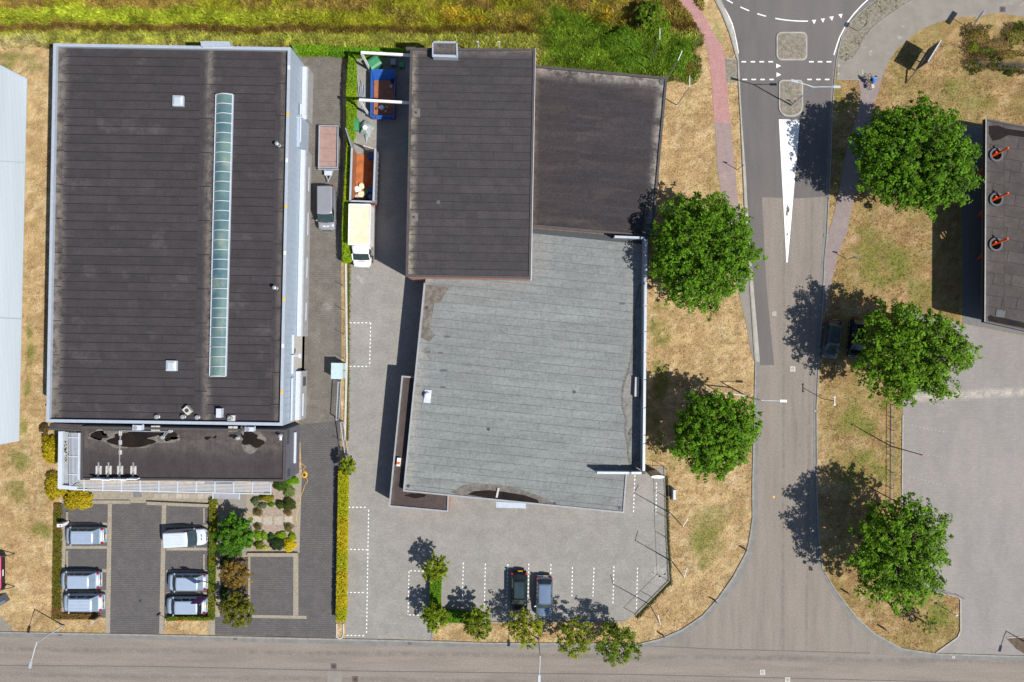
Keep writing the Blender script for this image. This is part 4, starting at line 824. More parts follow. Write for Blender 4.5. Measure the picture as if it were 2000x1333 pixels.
# low annex along its left side
sa_ = thing('low_side_annex', 'narrow low L-shaped annex with dark wet roof along the grey-roofed hall', 'building', (*P(800, 870, 3), 0))
HSA = 3.0; sap = PP([(784.5,734),(806,736),(806,800),(793,940),(791,968),(877.5,972),(875.6,1000.6),(759,990)], HSA)
edge5 = [(P(785,740,HSA), P(762,988,HSA), .5, (.1, .085, .07), .8)]
G['roof_sa'] = roofmat('roof_annex_brown', (.07, .052, .048), edge5, dust=(.16, .11, .09), dlo=.5)
sfull = PP([(784.5,734),(850,740),(835,955),(877.5,960),(875.6,1000.6),(759,990)], HSA)
walls(sa_, sfull, 0, HSA - .17, G['brick'])
MB().prism(inset(sfull, .2), HSA - .25, HSA - .14).build('roof_deck', G['fascia'], sa_)
si = inset(sfull, .16)
for i, j in ((0, 1), (3, 4), (4, 5), (5, 0)): MB().prism([sfull[i], sfull[j], si[j], si[i]], HSA - .12, HSA + .03).build('roof_edge', G['fascia_grey'], sa_)
sheets(sa_, clip(si, PP([(700,735),(840,735),(815,1000),(700,1000)], HSA)), A4, HSA - .13, 1.9, 4, G['roof_sa'], .03, seed=31, thick=.008); sheets(sa_, clip(PP([(812,955),(876,962),(874.5,998.5),(810,994)], HSA), PP([(812,950),(876,950),(876,1000),(812,1000)], HSA)), A4, HSA - .13, 3, 1, G['roof_sa'], .03, seed=32, thick=.008)
MB().prism(blob(812, 969, 17, 5, HSA, 51, irr=.2), HSA - .12, HSA - .1).build('puddle', G['puddle'], sa_)
x, y = P(778.5, 903, HSA + .3); MB().box((x, y, HSA + .1), (.35, .85, .4), A4).build('air_unit', G['white'], sa_); MB().box((x - .02, y - .1, HSA + .305), (.3, .3, .01), A4).build('orange_label', G['orange'], sa_)
# --- neighbour with corrugated roof on the far left: low eaves, roof rising to the left
nb = thing('corrugated_shed', 'building at the left edge with pale corrugated metal roof', 'building', (*P(-60, 500, 1), 0))
ZE, ZL = .9, 3.2
rT = [(*P(-160,45,ZL), ZL), (*P(0,128,ZE + .55), ZE + .55), (*P(53,155,ZE), ZE), (*P(37,862,ZE), ZE), (*P(0,869,ZE + .5), ZE + .5), (*P(-160,890,ZL), ZL)]
MB().add([(x, y, z - .06) for x, y, z in rT] + rT, [(5,4,3,2,1,0), (6,7,8,9,10,11)] + [(i, (i+1)%6, 6+(i+1)%6, 6+i) for i in range(6)]).build('roof_deck', G['roof_light'], nb)
wn_ = inset([(x, y) for x, y, z in rT], .9); MB().prism(wn_, 0, ZE - .1).build('wall', G['cladding'], nb)
def nbz(px): return ZE + .011 * max(0, 53 - px)
for k in range(60):
    x0 = 52 - k * 2.6; xb = 36.5 - k * 2.6; t0 = 155 - (53 - x0) * .51; tb0 = 862 + (37 - xb) * .18
    MB().bar((*P(x0, t0, nbz(x0)), nbz(x0) + .01), (*P(xb, tb0, nbz(xb)), nbz(xb) + .01), .07, .035).build('roof_rib', G['roof_light'], nb)
for py in (318, 624): MB().bar((*P(-100, py - 8, nbz(-100)), nbz(-100) + .03), (*P(48, py, nbz(48)), nbz(48) + .03), .05, .02).build('sheet_lap', G['steel'], nb)
MB().bar((*P(-2,127,nbz(0)), nbz(0) + .02), (*P(53,155,ZE), ZE + .02), .1, .08).build('verge_trim', G['alu'], nb)
# --- right canopy building
rb = thing('canopy_building', 'dark flat-roofed building at the right edge whose canopy is pierced by orange columns', 'building', (*P(2000, 440, 4.6), 0))
HR = 4.6; rc = PP([(1925.5,232),(2160,276),(2160,682),(1923,629.5)], HR)
holes = [P(1946,303,HR), P(1946,390,HR), P(1945,478,HR)]
def circ(c, r, n=20): return [(c[0] + r * math.cos(2*PI*k/n), c[1] + r * math.sin(2*PI*k/n)) for k in range(n)]
def holed(outer, hs, r, z0, z1, m, nm, parent):
    loops = [[Vector((x, y, 0)) for x, y in outer]] + [[Vector((x, y, 0)) for x, y in circ(h, r)] for h in hs]
    tris = tessellate_polygon(loops); pts = [p for l in loops for p in l]; N = len(pts)
    vs = [(p.x, p.y, z1) for p in pts] + [(p.x, p.y, z0) for p in pts]; fs = []
    for t in tris:
        a_, b_, c_ = (pts[i] for i in t); up = (b_ - a_).cross(c_ - a_).z > 0
        fs.append(tuple(t) if up else tuple(t[::-1])); fs.append(tuple(N + i for i in (t[::-1] if up else t)))
    k = 0
    for l in loops:
        for i in range(len(l)): j = (i + 1) % len(l); fs.append((k + i, k + j, N + k + j, N + k + i))
        k += len(l)
    return MB().add(vs, fs).build(nm, m, parent)
G['roof_right'] = roofmat('roof_canopy_bitumen', (.07, .06, .058), [(P(1928,240,HR), P(1926,628,HR), .6, (.12, .105, .095), .8)], dust=(.13, .115, .105), dlo=.5)
G['roof_joint'] = mat('roof_joint_dark', (.03, .027, .028), rough=.9)
holed(rc, holes, .5, HR - .4, HR - .12, G['roof_joint'], 'canopy_slab', rb)
parapet(rb, rc, HR - .6, HR, .16, G['fascia'], 'roof_edge')
MB().prism(PP([(1925,231.5),(1927,232),(1924.6,629),(1922.8,629)], HR + .01), HR, HR + .012).build('edge_trim', G['fascia_grey'], rb)
ri = inset(rc, .17); A5 = math.radians(-9.5)
colr = PP([(1930,243)], HR)[0]
for (y0, y1) in ((234,289),(317,376),(404,464),(492,640)):
    reg = clip(ri, PP([(1920,y0),(1962,y0),(1962,y1),(1920,y1)], HR)); sheets(rb, reg, A5, HR - .12, 1.15, 5, G['roof_right'], .05, seed=y0, thick=.014)
reg = clip(ri, PP([(1962.5,200),(2160,200),(2160,700),(1962.5,700)], HR)); sheets(rb, reg, A5, HR - .12, 1.15, 3.1, G['roof_right'], .05, seed=77, thick=.014)
for c_, (y0, y1) in zip(holes, ((289,317),(376,404),(464,492))):
    q = clip(ri, PP([(1920,y0 + .4),(1962,y0 + .4),(1962,y1 - .4),(1920,y1 - .4)], HR)); holed(q, [c_], .52, HR - .118, HR - .1, G['roof_right'], 'hole_flashing', rb)
    mb = MB(); n = 24
    for k in range(n):
        a0 = 2*PI*k/n; a1 = 2*PI*(k+1)/n
        mb.prism([(c_[0] + r * math.cos(t), c_[1] + r * math.sin(t)) for r, t in ((.5, a0), (.7, a0), (.7, a1), (.5, a1))], HR - .11, HR + .08)
    mb.build('hole_kerb', G['patch'], rb)
    x, y = c_; base = (x + .9, y - 1.0, 0)
    vcol = MB().tube([base, (x - .1, y - .05, 3.6), (x + .55, y + .45, HR + 1.1)], .11, 10).build('column', G['orange'], rb); MB().tube([(x + .9, y - 1.0, 0), (x - .25, y - .05, HR - .5), (x - .12, y + .22, HR + .25)], .11, 10).build('column', G['orange'], rb)
wpb = clip(ri, PP([(1985,200),(2160,200),(2160,700),(1985,700)], HR)); walls(rb, inset(PP([(2000,262),(2160,290),(2160,665),(1998,632)], HR), 0), 0, HR - .42, G['brick_dark'])
MB().prism([P(a_, b_, HR) for a_, b_ in ((1932,246),(1950,245),(1965,251),(2000,256),(2060,268),(2060,281),(2000,268),(1970,264),(1955,272),(1940,275),(1933,262))], HR - .1, HR - .075).build('puddle', G['puddle'], rb)
MB().prism([P(a_, b_, HR) for a_, b_ in ((1931,619),(1936,616),(1944,620),(1962,621),(2000,631),(2060,644),(2060,652),(2000,641),(1950,631),(1932,627))], HR - .1, HR - .075).build('puddle', G['puddle'], rb)
x, y = P(1955, 613, HR); MB().box((x, y, HR - .07), (.9, .7, .04), A5).build('drain_tile', G['patch'], rb)

# ------------------------------------------------------------------ foliage
def quads(C, N, size, asp=.6):
    """leaf quads at centres C with normals N (numpy)"""
    n = len(C); r = rng.normal(size=(n, 3)); U = np.cross(N, r); U /= np.linalg.norm(U, axis=1)[:, None] + 1e-9; W = np.cross(N, U)
    s = size[:, None] if hasattr(size, '__len__') else size
    a = U * s; b = W * s * asp
    V = np.stack([C - a, C - b * 1.0, C + a, C + b], 1).reshape(-1, 3); F = np.arange(4 * n).reshape(-1, 4)
    return V, F
def leafcol(n, base, var=.25, warm=0, rep=4):
    t = rng.random((n, 1)); c = np.array(base)[None] * (1 - var + 2 * var * t); w = rng.random((n, 1)) * warm; c = c * (1 - w) + np.array([c[:, 0].mean() * 2.2, c[:, 1].mean() * 1.5, .01])[None] * w
    return np.repeat(c, rep, 0)
def tree(name, label, px, py, R, Ht, zc, nb=90, base=(.07, .13, .012), per=24, lsz=.17, group=None, flat=.62, warm=.15, seed=0, crown_bare=0, ax=1.0, cat='tree', gap=0, spread=1, step=.47):
    """px, py: crown centre in the photograph at height zc"""
    global rng
    rng = np.random.default_rng(seed + 100); R_ = random.Random(seed)
    x, y = P(px, py, zc); t = thing(name, label, cat, (x, y, 0), 0, group)
    sx, sy = R_.uniform(-.3, .3), R_.uniform(-.3, .3); mb = MB()
    z0 = max(.35, zc - flat * R * .75)
    mb.tube([(0, 0, -.1), (sx * .3, sy * .3, z0), (sx, sy, zc), (sx * 1.3, sy * 1.3, Ht - .15 * R)], 1, 8, taper=[.045 * R + .03, .035 * R + .02, .022 * R, .006 * R])
    C = []; Nn = []; ph = [R_.random() * 6.28 for _ in range(4)]; gaps = [R_.random() * 6.28 for _ in range(gap)]
    for i in range(nb):
        u = (i + .5) / nb; el = math.asin(min(1, -.22 + 1.2 * u)); az = i * 2.39996 + R_.uniform(-.25, .25)
        k = 1 + .055 * sum(math.sin((j + 2) * az + ph[j]) / (j + 1) * 1.3 for j in range(4)) + .06 * math.sin(9 * az + ph[0] * 3) + .05 * math.sin(14 * az + ph[1] * 5 + 3 * el)
        for g_ in gaps:
            dd = abs((az - g_ + PI) % (2 * PI) - PI)
            if dd < .16: k *= .62
        L = R * .93 * k * R_.uniform(.89, 1.03); d = Vector((math.cos(az) * math.cos(el) * ax, math.sin(az) * math.cos(el), math.sin(el) * (Ht - zc) / R if el > 0 else math.sin(el) * flat))
        root = Vector((sx * .5, sy * .5, z0 + (zc - z0) * R_.uniform(.1, 1)))
        tip = Vector((sx, sy, zc)) + d * L
        if i % 3 == 0: mid = root.lerp(tip, .5) + Vector((0, 0, .08 * R)); mb.tube([root, mid, root.lerp(tip, .9)], 1, 5, taper=[.014 * R + .01, .009 * R + .006, .003 * R], cap=False)
        ns = max(3, int((tip - root).length * .6 / step)); side = d.normalized()
        for s_ in range(ns):
            tt = 1 - (s_ + R_.random() * .5) / ns * .6; p = root.lerp(tip, tt)
            wd = (.05 + .5 * (1 - tt)) * R * .5 * spread; p += Vector((R_.gauss(0, 1) * wd, R_.gauss(0, 1) * wd, R_.gauss(0, .6) * wd))
            if crown_bare and R_.random() < crown_bare: continue
            m = per; rr = .2 + .05 * R * R_.random()
            if R < 3: rr = .1 * R + .06
            q = rng.normal(size=(m, 3)); q /= np.linalg.norm(q, axis=1)[:, None]; q[:, 2] = np.abs(q[:, 2]) * .9 - .1; q *= rr * rng.random((m, 1)) ** .4
            C.append(q + np.array(p)); nn = q / rr * .6 + rng.normal(size=(m, 3)) * .35 + np.array([side.x * .2, side.y * .2, .75]); Nn.append(nn)
    C = np.concatenate(C); Nn = np.concatenate(Nn); Nn /= np.linalg.norm(Nn, axis=1)[:, None]
    sz = lsz * rng.uniform(.55, 1.15, len(C)); V, F = quads(C, Nn, sz)
    # tone of whole twigs varies a little, as real shoots do
    tw = np.repeat(.5 + .85 * rng.random((len(C) // per, 1)) ** 1.3, per, 0); c = leafcol(len(C), base, .3, warm, 1) * tw
    mb.build('trunk', G['bark'], t, local=True)
    link('crown', fastmesh('crown', V, F, np.repeat(c, 4, 0), mats=[G['leaf']]), t, True); return t
big = 'large round street trees'
GB = (.09, .205, .009)
tree('street_tree', 'large round green tree beside the grey roof and the end of the red cycle path', 1377, 497, 6.0, 10.2, 6.2, 330, GB, 15, .15, big, seed=1)
tree('street_tree', 'round green tree beside the screen wall, over the blue-marked lamp', 1390, 852, 4.75, 8.8, 5.2, 250, (.093, .21, .009), 15, .15, big, seed=2, ax=.95)
tree('street_tree', 'largest green tree, beside the reddish footpath and the canopy building', 1790, 311, 6.15, 10, 6.2, 360, (.084, .195, .008), 15, .155, big, seed=3)
tree('street_tree', 'loose green tree overhanging the dark cars parked on the verge', 1784, 690, 5.95, 10.5, 6.5, 290, (.105, .22, .01), 15, .15, big, seed=4, gap=4, crown_bare=.07)
tree('street_tree', 'open green tree beside the lower right car park corner', 1752, 1080, 5.7, 10, 6, 270, (.105, .222, .011), 15, .15, big, seed=5, gap=3, crown_bare=.05)
sm = 'small trees along the yard edge'
tree('small_tree', 'small light green tree at the top end of the short yard hedge', 850, 1111, 1.5, 3.6, 2.6, 34, (0.144, 0.207, 0.010), 16, .13, sm, seed=11, warm=.3, step=.35)
tree('small_tree', 'small light green tree at the bottom corner of the yard hedge', 849, 1206, 1.6, 3.6, 2.6, 36, (0.144, 0.220, 0.010), 16, .13, sm, seed=12, warm=.3, step=.35)
tree('small_tree', 'small green tree right of the hedge corner, nearest the dark car bays', 936, 1218, 1.75, 4, 2.8, 40, (0.120, 0.183, 0.010), 17, .13, sm, seed=13, warm=.35, step=.35)
tree('small_tree', 'yellow-green small tree in front of the two parked dark cars', 1030, 1228, 2.1, 4.2, 3, 46, (0.156, 0.207, 0.010), 16, .13, sm, seed=14, warm=.5, crown_bare=.12, step=.38)
tree('small_tree', 'thin yellow-green small tree, second from the right along the bottom road', 1118, 1240, 2.2, 4.6, 3.2, 48, (0.144, 0.201, 0.010), 16, .13, sm, seed=15, warm=.4, crown_bare=.18, step=.38)
tree('small_tree', 'rightmost and greenest small tree reaching over the bottom road', 1206, 1257, 2.45, 5, 3.5, 58, (0.102, 0.171, 0.010), 17, .13, sm, seed=16, warm=.3, step=.38)
tree('willow_bush', 'dense dark green round bush tree beside the garden bed', 460, 1049, 2.25, 3.6, 2.0, 70, (.07, .18, .01), 26, .13, None, seed=17, warm=.05, step=.35)
tree('small_tree', 'small brownish tree between the green round bush and the car park stall', 463, 1124, 1.75, 3.6, 2.5, 42, (.17, .12, .025), 15, .12, None, seed=18, warm=.3, crown_bare=.2, step=.36)
tree('small_tree', 'olive green small tree beside the driveway entrance, below the brownish one', 462, 1196, 1.9, 3.8, 2.6, 46, (.11, .13, .012), 17, .13, None, seed=19, warm=.35, step=.36)
tree('small_tree', 'small light green tree at the top end of the long yellow hedge', 675, 912, 1.0, 3.0, 2.0, 26, (.14, .2, .01), 16, .12, None, seed=20, warm=.3, step=.3)
tree('sapling', 'thin light green sapling on the dry island by the right car park', 1815, 1222, 1.2, 2.4, 1.7, 16, (.1, .16, .012), 9, .11, None, seed=21, crown_bare=.3, step=.4)
tree('small_tree', 'light green shrub tree at the edge of the green weeds near the cycle path', 1263, 22, 1.6, 3, 1.8, 36, (.1, .18, .012), 18, .14, None, seed=22, step=.4)
def bush(name, label, px, py, rx, ry, h, base, n=None, lsz=.1, warm=.2, seed=0, cat='shrub', group=None, spike=0):
    global rng
    rng = np.random.default_rng(seed + 500); z = h * .6; x, y = P(px, py, z); rx *= MPP; ry *= MPP; t = thing(name, label, cat, (x, y, 0), 0, group)
    n = n or int(260 * (rx * ry) / (lsz * 4) ** 2 * 1.1) + 150; n = min(n, 9000)
    th = rng.random(n) * 2 * PI; u = rng.random(n) ** .55
    lob = 1 + .14 * np.sin(3 * th + seed) + .1 * np.sin(5 * th + seed * 2) + .08 * np.sin(9 * th)
    r = u * lob; z_ = h * np.sqrt(np.clip(1 - (u * .97) ** 2, 0, 1)) * (1 - .25 * rng.random(n)) + .25 * h * (fbm(r * np.cos(th) * 9 * rx, r * np.sin(th) * 9 * ry, .35, 2) - .5); z_ *= rng.random(n) ** .12
    C = np.stack([r * np.cos(th) * rx, r * np.sin(th) * ry, np.maximum(z_, .03)], 1)
    N = np.stack([np.cos(th) * u * .8, np.sin(th) * u * .8, np.full(n, .7)], 1) + rng.normal(size=(n, 3)) * (.4 + spike); N /= np.linalg.norm(N, axis=1)[:, None]
    V, F = quads(C, N, lsz * rng.uniform(.6, 1.2, n), .5 if not spike else .2)
    MB().lathe((0, 0, 0), [(.9 * min(rx, ry) * .5, 0), (min(rx, ry) * .55, h * .4), (min(rx, ry) * .3, h * .7), (.02, h * .8)], 10).build('stems', G['bark'], t, local=True)
    link('foliage', fastmesh('foliage', V, F, leafcol(n, base, .35, warm), mats=[G['leaf']]), t, True); return t
YB = (.36, .3, .012)
bush('yellow_shrub', 'yellow conifer shrub beside the annex corner, upper of the three yellow ones', 97, 878, 20, 27, 1.6, YB, lsz=.12, seed=1, group='yellow conifers at the annex corner')
bush('yellow_shrub', 'yellow conifer shrub beside the white louvre corner, middle of the three yellow ones', 104, 952, 21, 26, 1.7, (.33, .28, .012), lsz=.12, seed=2, group='yellow conifers at the annex corner')
bush('yellow_shrub', 'broad yellow conifer shrub at the head of the left parking bays', 147, 976, 27, 23, 1.6, YB, lsz=.12, seed=3, group='yellow conifers at the annex corner')
bush('brown_shrub', 'small dark brown shrub in the shade of the warehouse corner', 84, 838, 9, 9, .9, (.1, .07, .03), seed=4)
gs = [('dark glossy clipped shrub under the annex corner', 548, 948, 16, 11, .9, (.05, .11, .012), 0), ('bright green slanting hedge shrub under the annex corner', 568, 940, 14, 9, .9, (.13, .3, .012), 0), ('soft sage green shrub beside the driveway edge', 564, 960, 11, 12, .6, (.16, .22, .08), 0),
      ('olive yellow shrub under the end of the louvres', 520, 973, 14, 9, .8, (.2, .2, .015), 0), ('grey-green shrub beside the entrance path, upper one', 498, 980, 8, 9, .6, (.1, .14, .07), 0), ('grey-green low shrub in the garden middle', 512, 988, 9, 6, .5, (.11, .15, .08), 0),
      ('small bright ball shrub near the garden middle', 529, 986, 6, 5, .5, (.09, .2, .01), 0), ('dark green round shrub left of the brownish one', 547, 987, 9, 8, .8, (.05, .09, .015), 0), ('dark olive shrub beside the driveway kerb', 563, 986, 13, 12, .9, (.06, .08, .018), 0),
      ('tufted olive grass clump above the first stepping slab', 503, 1001, 9, 9, .7, (.12, .12, .02), 1), ('tufted brown grass clump above the last stepping slab', 562, 1002, 8, 7, .6, (.2, .14, .025), 1), ('tufted olive grass clump below the first stepping slab', 503, 1030, 8, 8, .7, (.1, .11, .02), 1),
      ('tufted grass clump below the last stepping slab', 563, 1031, 9, 9, .7, (.14, .14, .03), 1), ('lime green shrub beside the round dark bush tree', 503, 1047, 9, 9, .5, (.16, .3, .012), 0), ('lime green shrub in the lower garden left of a dark ball', 515, 1048, 6, 9, .5, (.15, .28, .012), 0),
      ('dark green ball shrub in the middle of the lower garden', 529, 1049, 6, 6, .6, (.03, .09, .02), 0), ('lime green shrub right of the dark ball', 548, 1046, 11, 7, .5, (.17, .3, .012), 0), ('olive green shrub against the garden wall', 504, 1066, 9, 8, .6, (.11, .15, .012), 0),
      ('dark spreading shrub against the garden wall', 540, 1062, 17, 13, .7, (.03, .06, .02), 0), ('golden yellow ball shrub in the lower garden corner', 564, 1066, 12, 13, .9, (.5, .42, .01), 0), ('yellow-green shrub above the golden ball', 570, 1049, 7, 8, .5, (.2, .3, .012), 0),
      ('pale yellow flowering clump at the foot of the garden wall', 518, 1071, 8, 5, .3, (.4, .42, .12), 0), ('dark low shrub in the mulch under the brownish tree', 440, 1100, 9, 14, .5, (.05, .08, .015), 0), ('dark low shrub in the mulch between the two small trees', 437, 1160, 8, 14, .5, (.04, .08, .015), 0)]
for i, (lab, px, py, rx, ry, h, c, sp_) in enumerate(gs): bush('garden_shrub', lab, px, py, rx, ry, h, c, lsz=.075, seed=20 + i, spike=.6 * sp_, group='garden shrubs in front of the annex')
for i, (px, py, rx, ry, h, c) in enumerate(((1215, 78, 40, 22, .9, (.09, .19, .014)), (1330, 110, 26, 30, .9, (.1, .2, .015)), (1290, 60, 22, 26, .9, (.12, .22, .015)), (1240, 118, 40, 16, .8, (.09, .19, .014)), (1345, 130, 14, 18, .7, (.12, .12, .02)))):
    bush('weed_thicket', ['broad weed thicket in the green patch left of the shrub tree', 'weed thicket at the right edge of the green patch by the flagpoles', 'weed thicket below the light shrub tree', 'low weed thicket just above the side wing roof', 'brownish weed thicket at the lower right of the green patch'][i], px, py, rx, ry, h, c, lsz=.12, seed=60 + i, warm=.3)
for i, (px, py, rx, ry, h, c) in enumerate(((1915, 72, 22, 12, .5, (.22, .18, .06)), (1950, 88, 26, 12, .5, (.24, .18, .09)), (1985, 70, 22, 14, .6, (.19, .19, .05)), (1975, 105, 30, 8, .5, (.21, .17, .06)), (1930, 98, 24, 6, .4, (.1, .13, .02)), (1902, 92, 10, 10, .4, (.15, .2, .015)), (1972, 142, 8, 6, .4, (.05, .08, .02)))):
    bush('ditch_shrub', ['olive brown shrub left above the dark ditch', 'greyish brown shrub in the middle above the dark ditch', 'green brown shrub at the right frame edge above the ditch', 'low brown shrub along the far bank of the ditch', 'low green shrub along the bank of the ditch', 'small lime shrub at the left end of the ditch', 'small dark shrub below the dark ditch'][i], px, py, rx, ry, h, c, lsz=.1, seed=80 + i, warm=.3)
def hedge(label, pts, h, base, base2=None, seed=0, dens=210, lsz=.075, name='hedge', warm=.2, group=None):
    """pts: outline in the photograph (at the top of the hedge)"""
    global rng
    rng = np.random.default_rng(seed + 900); q = PP(pts, h); cx = sum(p[0] for p in q) / len(q); cy = sum(p[1] for p in q) / len(q); t = thing(name, label, 'hedge', (cx, cy, 0), 0, group)
    ql = [(a - cx, b - cy) for a, b in q]; core = inset(ql, .07)
    MB().prism(core, 0, h - .08).build('branches', G['hedge_core'], t, local=True)
    xs = [p[0] for p in ql]; ys_ = [p[1] for p in ql]; A = area(ql); n = int(A * dens * 1.5)
    x = rng.uniform(min(xs) - .03, max(xs) + .03, n * 6); y = rng.uniform(min(ys_), max(ys_), n * 6); k = pip(x, y, ql); x = x[k][:n]; y = y[k][:n]
    z = h - .07 + .12 * fbm(x + cx, y + cy, 1.5, 3) + rng.random(len(x)) * .07; C = [np.stack([x, y, z], 1)]; N = [rng.normal(size=(len(x), 3)) * .45 + [0, 0, .8]]
    for i in range(len(ql)):
        a_, b_ = ql[i], ql[(i + 1) % len(ql)]; L = math.hypot(b_[0] - a_[0], b_[1] - a_[1]); m = int(L * h * dens)
        s = rng.random(m); zz = rng.random(m) * h; d_ = ((b_[1] - a_[1]) / L, -(b_[0] - a_[0]) / L); ar = sum(ql[i_][0] * ql[(i_ + 1) % len(ql)][1] - ql[(i_ + 1) % len(ql)][0] * ql[i_][1] for i_ in range(len(ql))); sg = 1 if ar > 0 else -1
        off = rng.random(m) * .1 - .04; C.append(np.stack([a_[0] + s * (b_[0] - a_[0]) + sg * d_[0] * off, a_[1] + s * (b_[1] - a_[1]) + sg * d_[1] * off, zz], 1)); N.append(rng.normal(size=(m, 3)) * .5 + [sg * d_[0] * .8, sg * d_[1] * .8, .3])
    C = np.concatenate(C); N = np.concatenate(N); N /= np.linalg.norm(N, axis=1)[:, None]; V, F = quads(C, N, lsz * rng.uniform(.6, 1.2, len(C)), .65)
    c = leafcol(len(C), base, .3, warm, 1)
    if base2 is not None:
        f = ss(.42, .58, fbm(C[:, 0] * .3 + cx, C[:, 1] + cy, .55, 3))[:, None]; c = c * (1 - f) + leafcol(len(C), base2, .3, warm, 1) * f
    link('foliage', fastmesh('foliage', V, F, np.repeat(c, 4, 0), mats=[G['leaf']]), t, True); return t
G['hedge_core'] = mat('hedge_core', (.02, .03, .008), rough=.95)
HG1 = (.22, .36, .01)
hedge('bright green hedge between the two yards, broad upper part beside the blue skip', [(681,104),(690,104),(692,200),(688,262),(678,285),(676,180)], 1.6, HG1, (.16, .3, .01), 1)
hedge('long narrow bright green hedge beside the grey container and white truck', [(677,285),(684,285),(680,400),(678,470),(686,478),(687,508),(669,512),(668,440),(673,360)], 1.6, HG1, (.3, .38, .01), 2)
hedge('bright green hedge along the top of the driveway, left piece', [(570,88),(642,90),(643,103),(575,103)], 1.2, (.2, .42, .008), (.16, .32, .01), 3)
hedge('green hedge along the top of the yard behind the white frames', [(643,92),(795,95),(798,101),(700,107),(643,104)], 1.2, (.13, .3, .01), (.1, .24, .01), 4)
hedge('long yellow and green hedge dividing the driveway from the yard', [(661,921),(677,921),(673,1214),(656,1214)], 1.15, (.42, .37, .01), (.33, .36, .01), 5)
hedge('green L-shaped low hedge around the yard corner trees', [(841,1120),(861,1120),(859,1195),(942,1203),(942,1218),(838,1216)], .9, (.1, .23, .01), (.14, .3, .01), 6)
hedge('low mossy hedge left of the parked silver cars', [(105,984),(120,984),(118,1199),(194,1200),(190,1210),(101,1210)], .22, (.11, .12, .02), (.15, .1, .045), 7, warm=.5)
hedge('low mossy hedge right of the parked cars beside the mulch bed', [(409,975),(421,975),(418,1120),(416,1212),(324,1213),(326,1206),(407,1206)], .55, (.16, .18, .012), (.1, .16, .012), 8, warm=.4)
# weeds along the fence line
def tufts(name, n, fn, kind_h, colfn, seed=0, blades=3, width=.02, label=None):
    r = np.random.default_rng(seed); x, y = fn(r, n); n = len(x); V = []; c = colfn(x, y)
    h = kind_h(x, y, r); az = r.random((n, blades)) * 2 * PI; ln = r.uniform(.25, .95, (n, blades))
    bx = x[:, None] + r.normal(size=(n, blades)) * .06; by = y[:, None] + r.normal(size=(n, blades)) * .06; hh = h[:, None] * r.uniform(.6, 1.1, (n, blades))
    w = width * (1 + h[:, None] * 2) * r.uniform(.7, 1.3, (n, blades)); dx = np.cos(az); dy = np.sin(az)
    p0 = np.stack([bx - dy * w, by + dx * w, np.zeros_like(bx)], -1); p1 = np.stack([bx + dy * w, by - dx * w, np.zeros_like(bx)], -1)
    p2 = np.stack([bx + dx * ln * hh, by + dy * ln * hh, hh], -1)
    zb = groundz(bx, by); p0[..., 2] = zb; p1[..., 2] = zb; p2[..., 2] += zb
    V = np.stack([p0, p1, p2], 2).reshape(-1, 3); F = np.arange(len(V)).reshape(-1, 3)
    cc = np.repeat(c[:, None, :] * r.uniform(.75, 1.3, (n, blades, 1)), 3, 2 - 1).reshape(n, -1)[:, :]
    cc = np.repeat((c[:, None, :] * r.uniform(.5, 1.4, (n, blades, 1))).reshape(-1, 3), 3, 0)
    o = link(name, fastmesh(name, V, F, cc, mats=[G['blade']])); tag(o, label, 'grass', kind='stuff'); return o
def groundz(x, y):
    def dg(cx0, cy0, cx1, cy1, w, dep):
        a = np.array(P(cx0, cy0)); b = np.array(P(cx1, cy1)); d = b - a; t = np.clip(((x - a[0]) * d[0] + (y - a[1]) * d[1]) / (d @ d), 0, 1)
        r = np.hypot(x - a[0] - t * d[0], y - a[1] - t * d[1]); return -dep * ss(w, w * .25, r)
    return dg(-300, 52, 1200, 56, 1.3, .9) + dg(1890, 118, 2100, 134, .9, .8)
def free(x, y, extra=()):
    k = np.ones(x.shape, bool)
    for q in list(paved) + [bld_R] + [PP(i) for i in extra]: k &= ~pip(x, y, q)
    return k
NBF = PP([(-160,45),(0,128),(50,155),(36,862),(0,869),(-160,890)], 1)
def lawn(r, n):
    x = r.uniform(-56, 56, n); y = r.uniform(-38, 38, n); k = free(x, y) & ~pip(x, y, NBF) & (666.5 - y / MPP > 80); return x[k], y[k]
def lawncol(x, y):
    c, t, g = gcol(x, y); return c * 1.05
rng = np.random.default_rng(5)
tufts('dry_grass', 300000, lawn, lambda x, y, r: .05 + .09 * r.random(len(x)) * fbm(x, y, .8, 3) * 1.6, lawncol, 1, 3, .019, 'dry straw-coloured grass on the verges around the buildings and roads')
def mead(r, n):
    x = r.uniform(-60, 22, n); y = P(0, 168)[1] + r.random(n) * (P(0, -40)[1] - P(0, 168)[1]); k = free(x, y); c, t, g = gcol(x, y); k &= t > .3; return x[k], y[k]
tufts('meadow_grass', 150000, mead, lambda x, y, r: (.18 + .45 * fbm(x, y, .8, 3) ** 2) * (1 + .6 * (r.random(len(x)) > .85)), lambda x, y: gcol(x, y)[0] * np.clip(.95 + 1.6 * (fbm(x, y, 1.3, 3) - .42), .55, 1.7)[:, None], 2, 4, .035, 'tall yellow-green and brown meadow grass along the top of the picture')
def rough(r, n):
    x = r.uniform(P(1868, 0)[0], 60, n); y = r.uniform(P(0, 150)[1], P(0, 44)[1], n); px = x / MPP + 1000; py = 666.5 - y / MPP; k = r.random(n) < ss(.3, .55, fbm(x, y, .5, 3)) * ss(1872, 1900, px) * ss(150, 132, py) * ss(42, 56, py); return x[k], y[k]
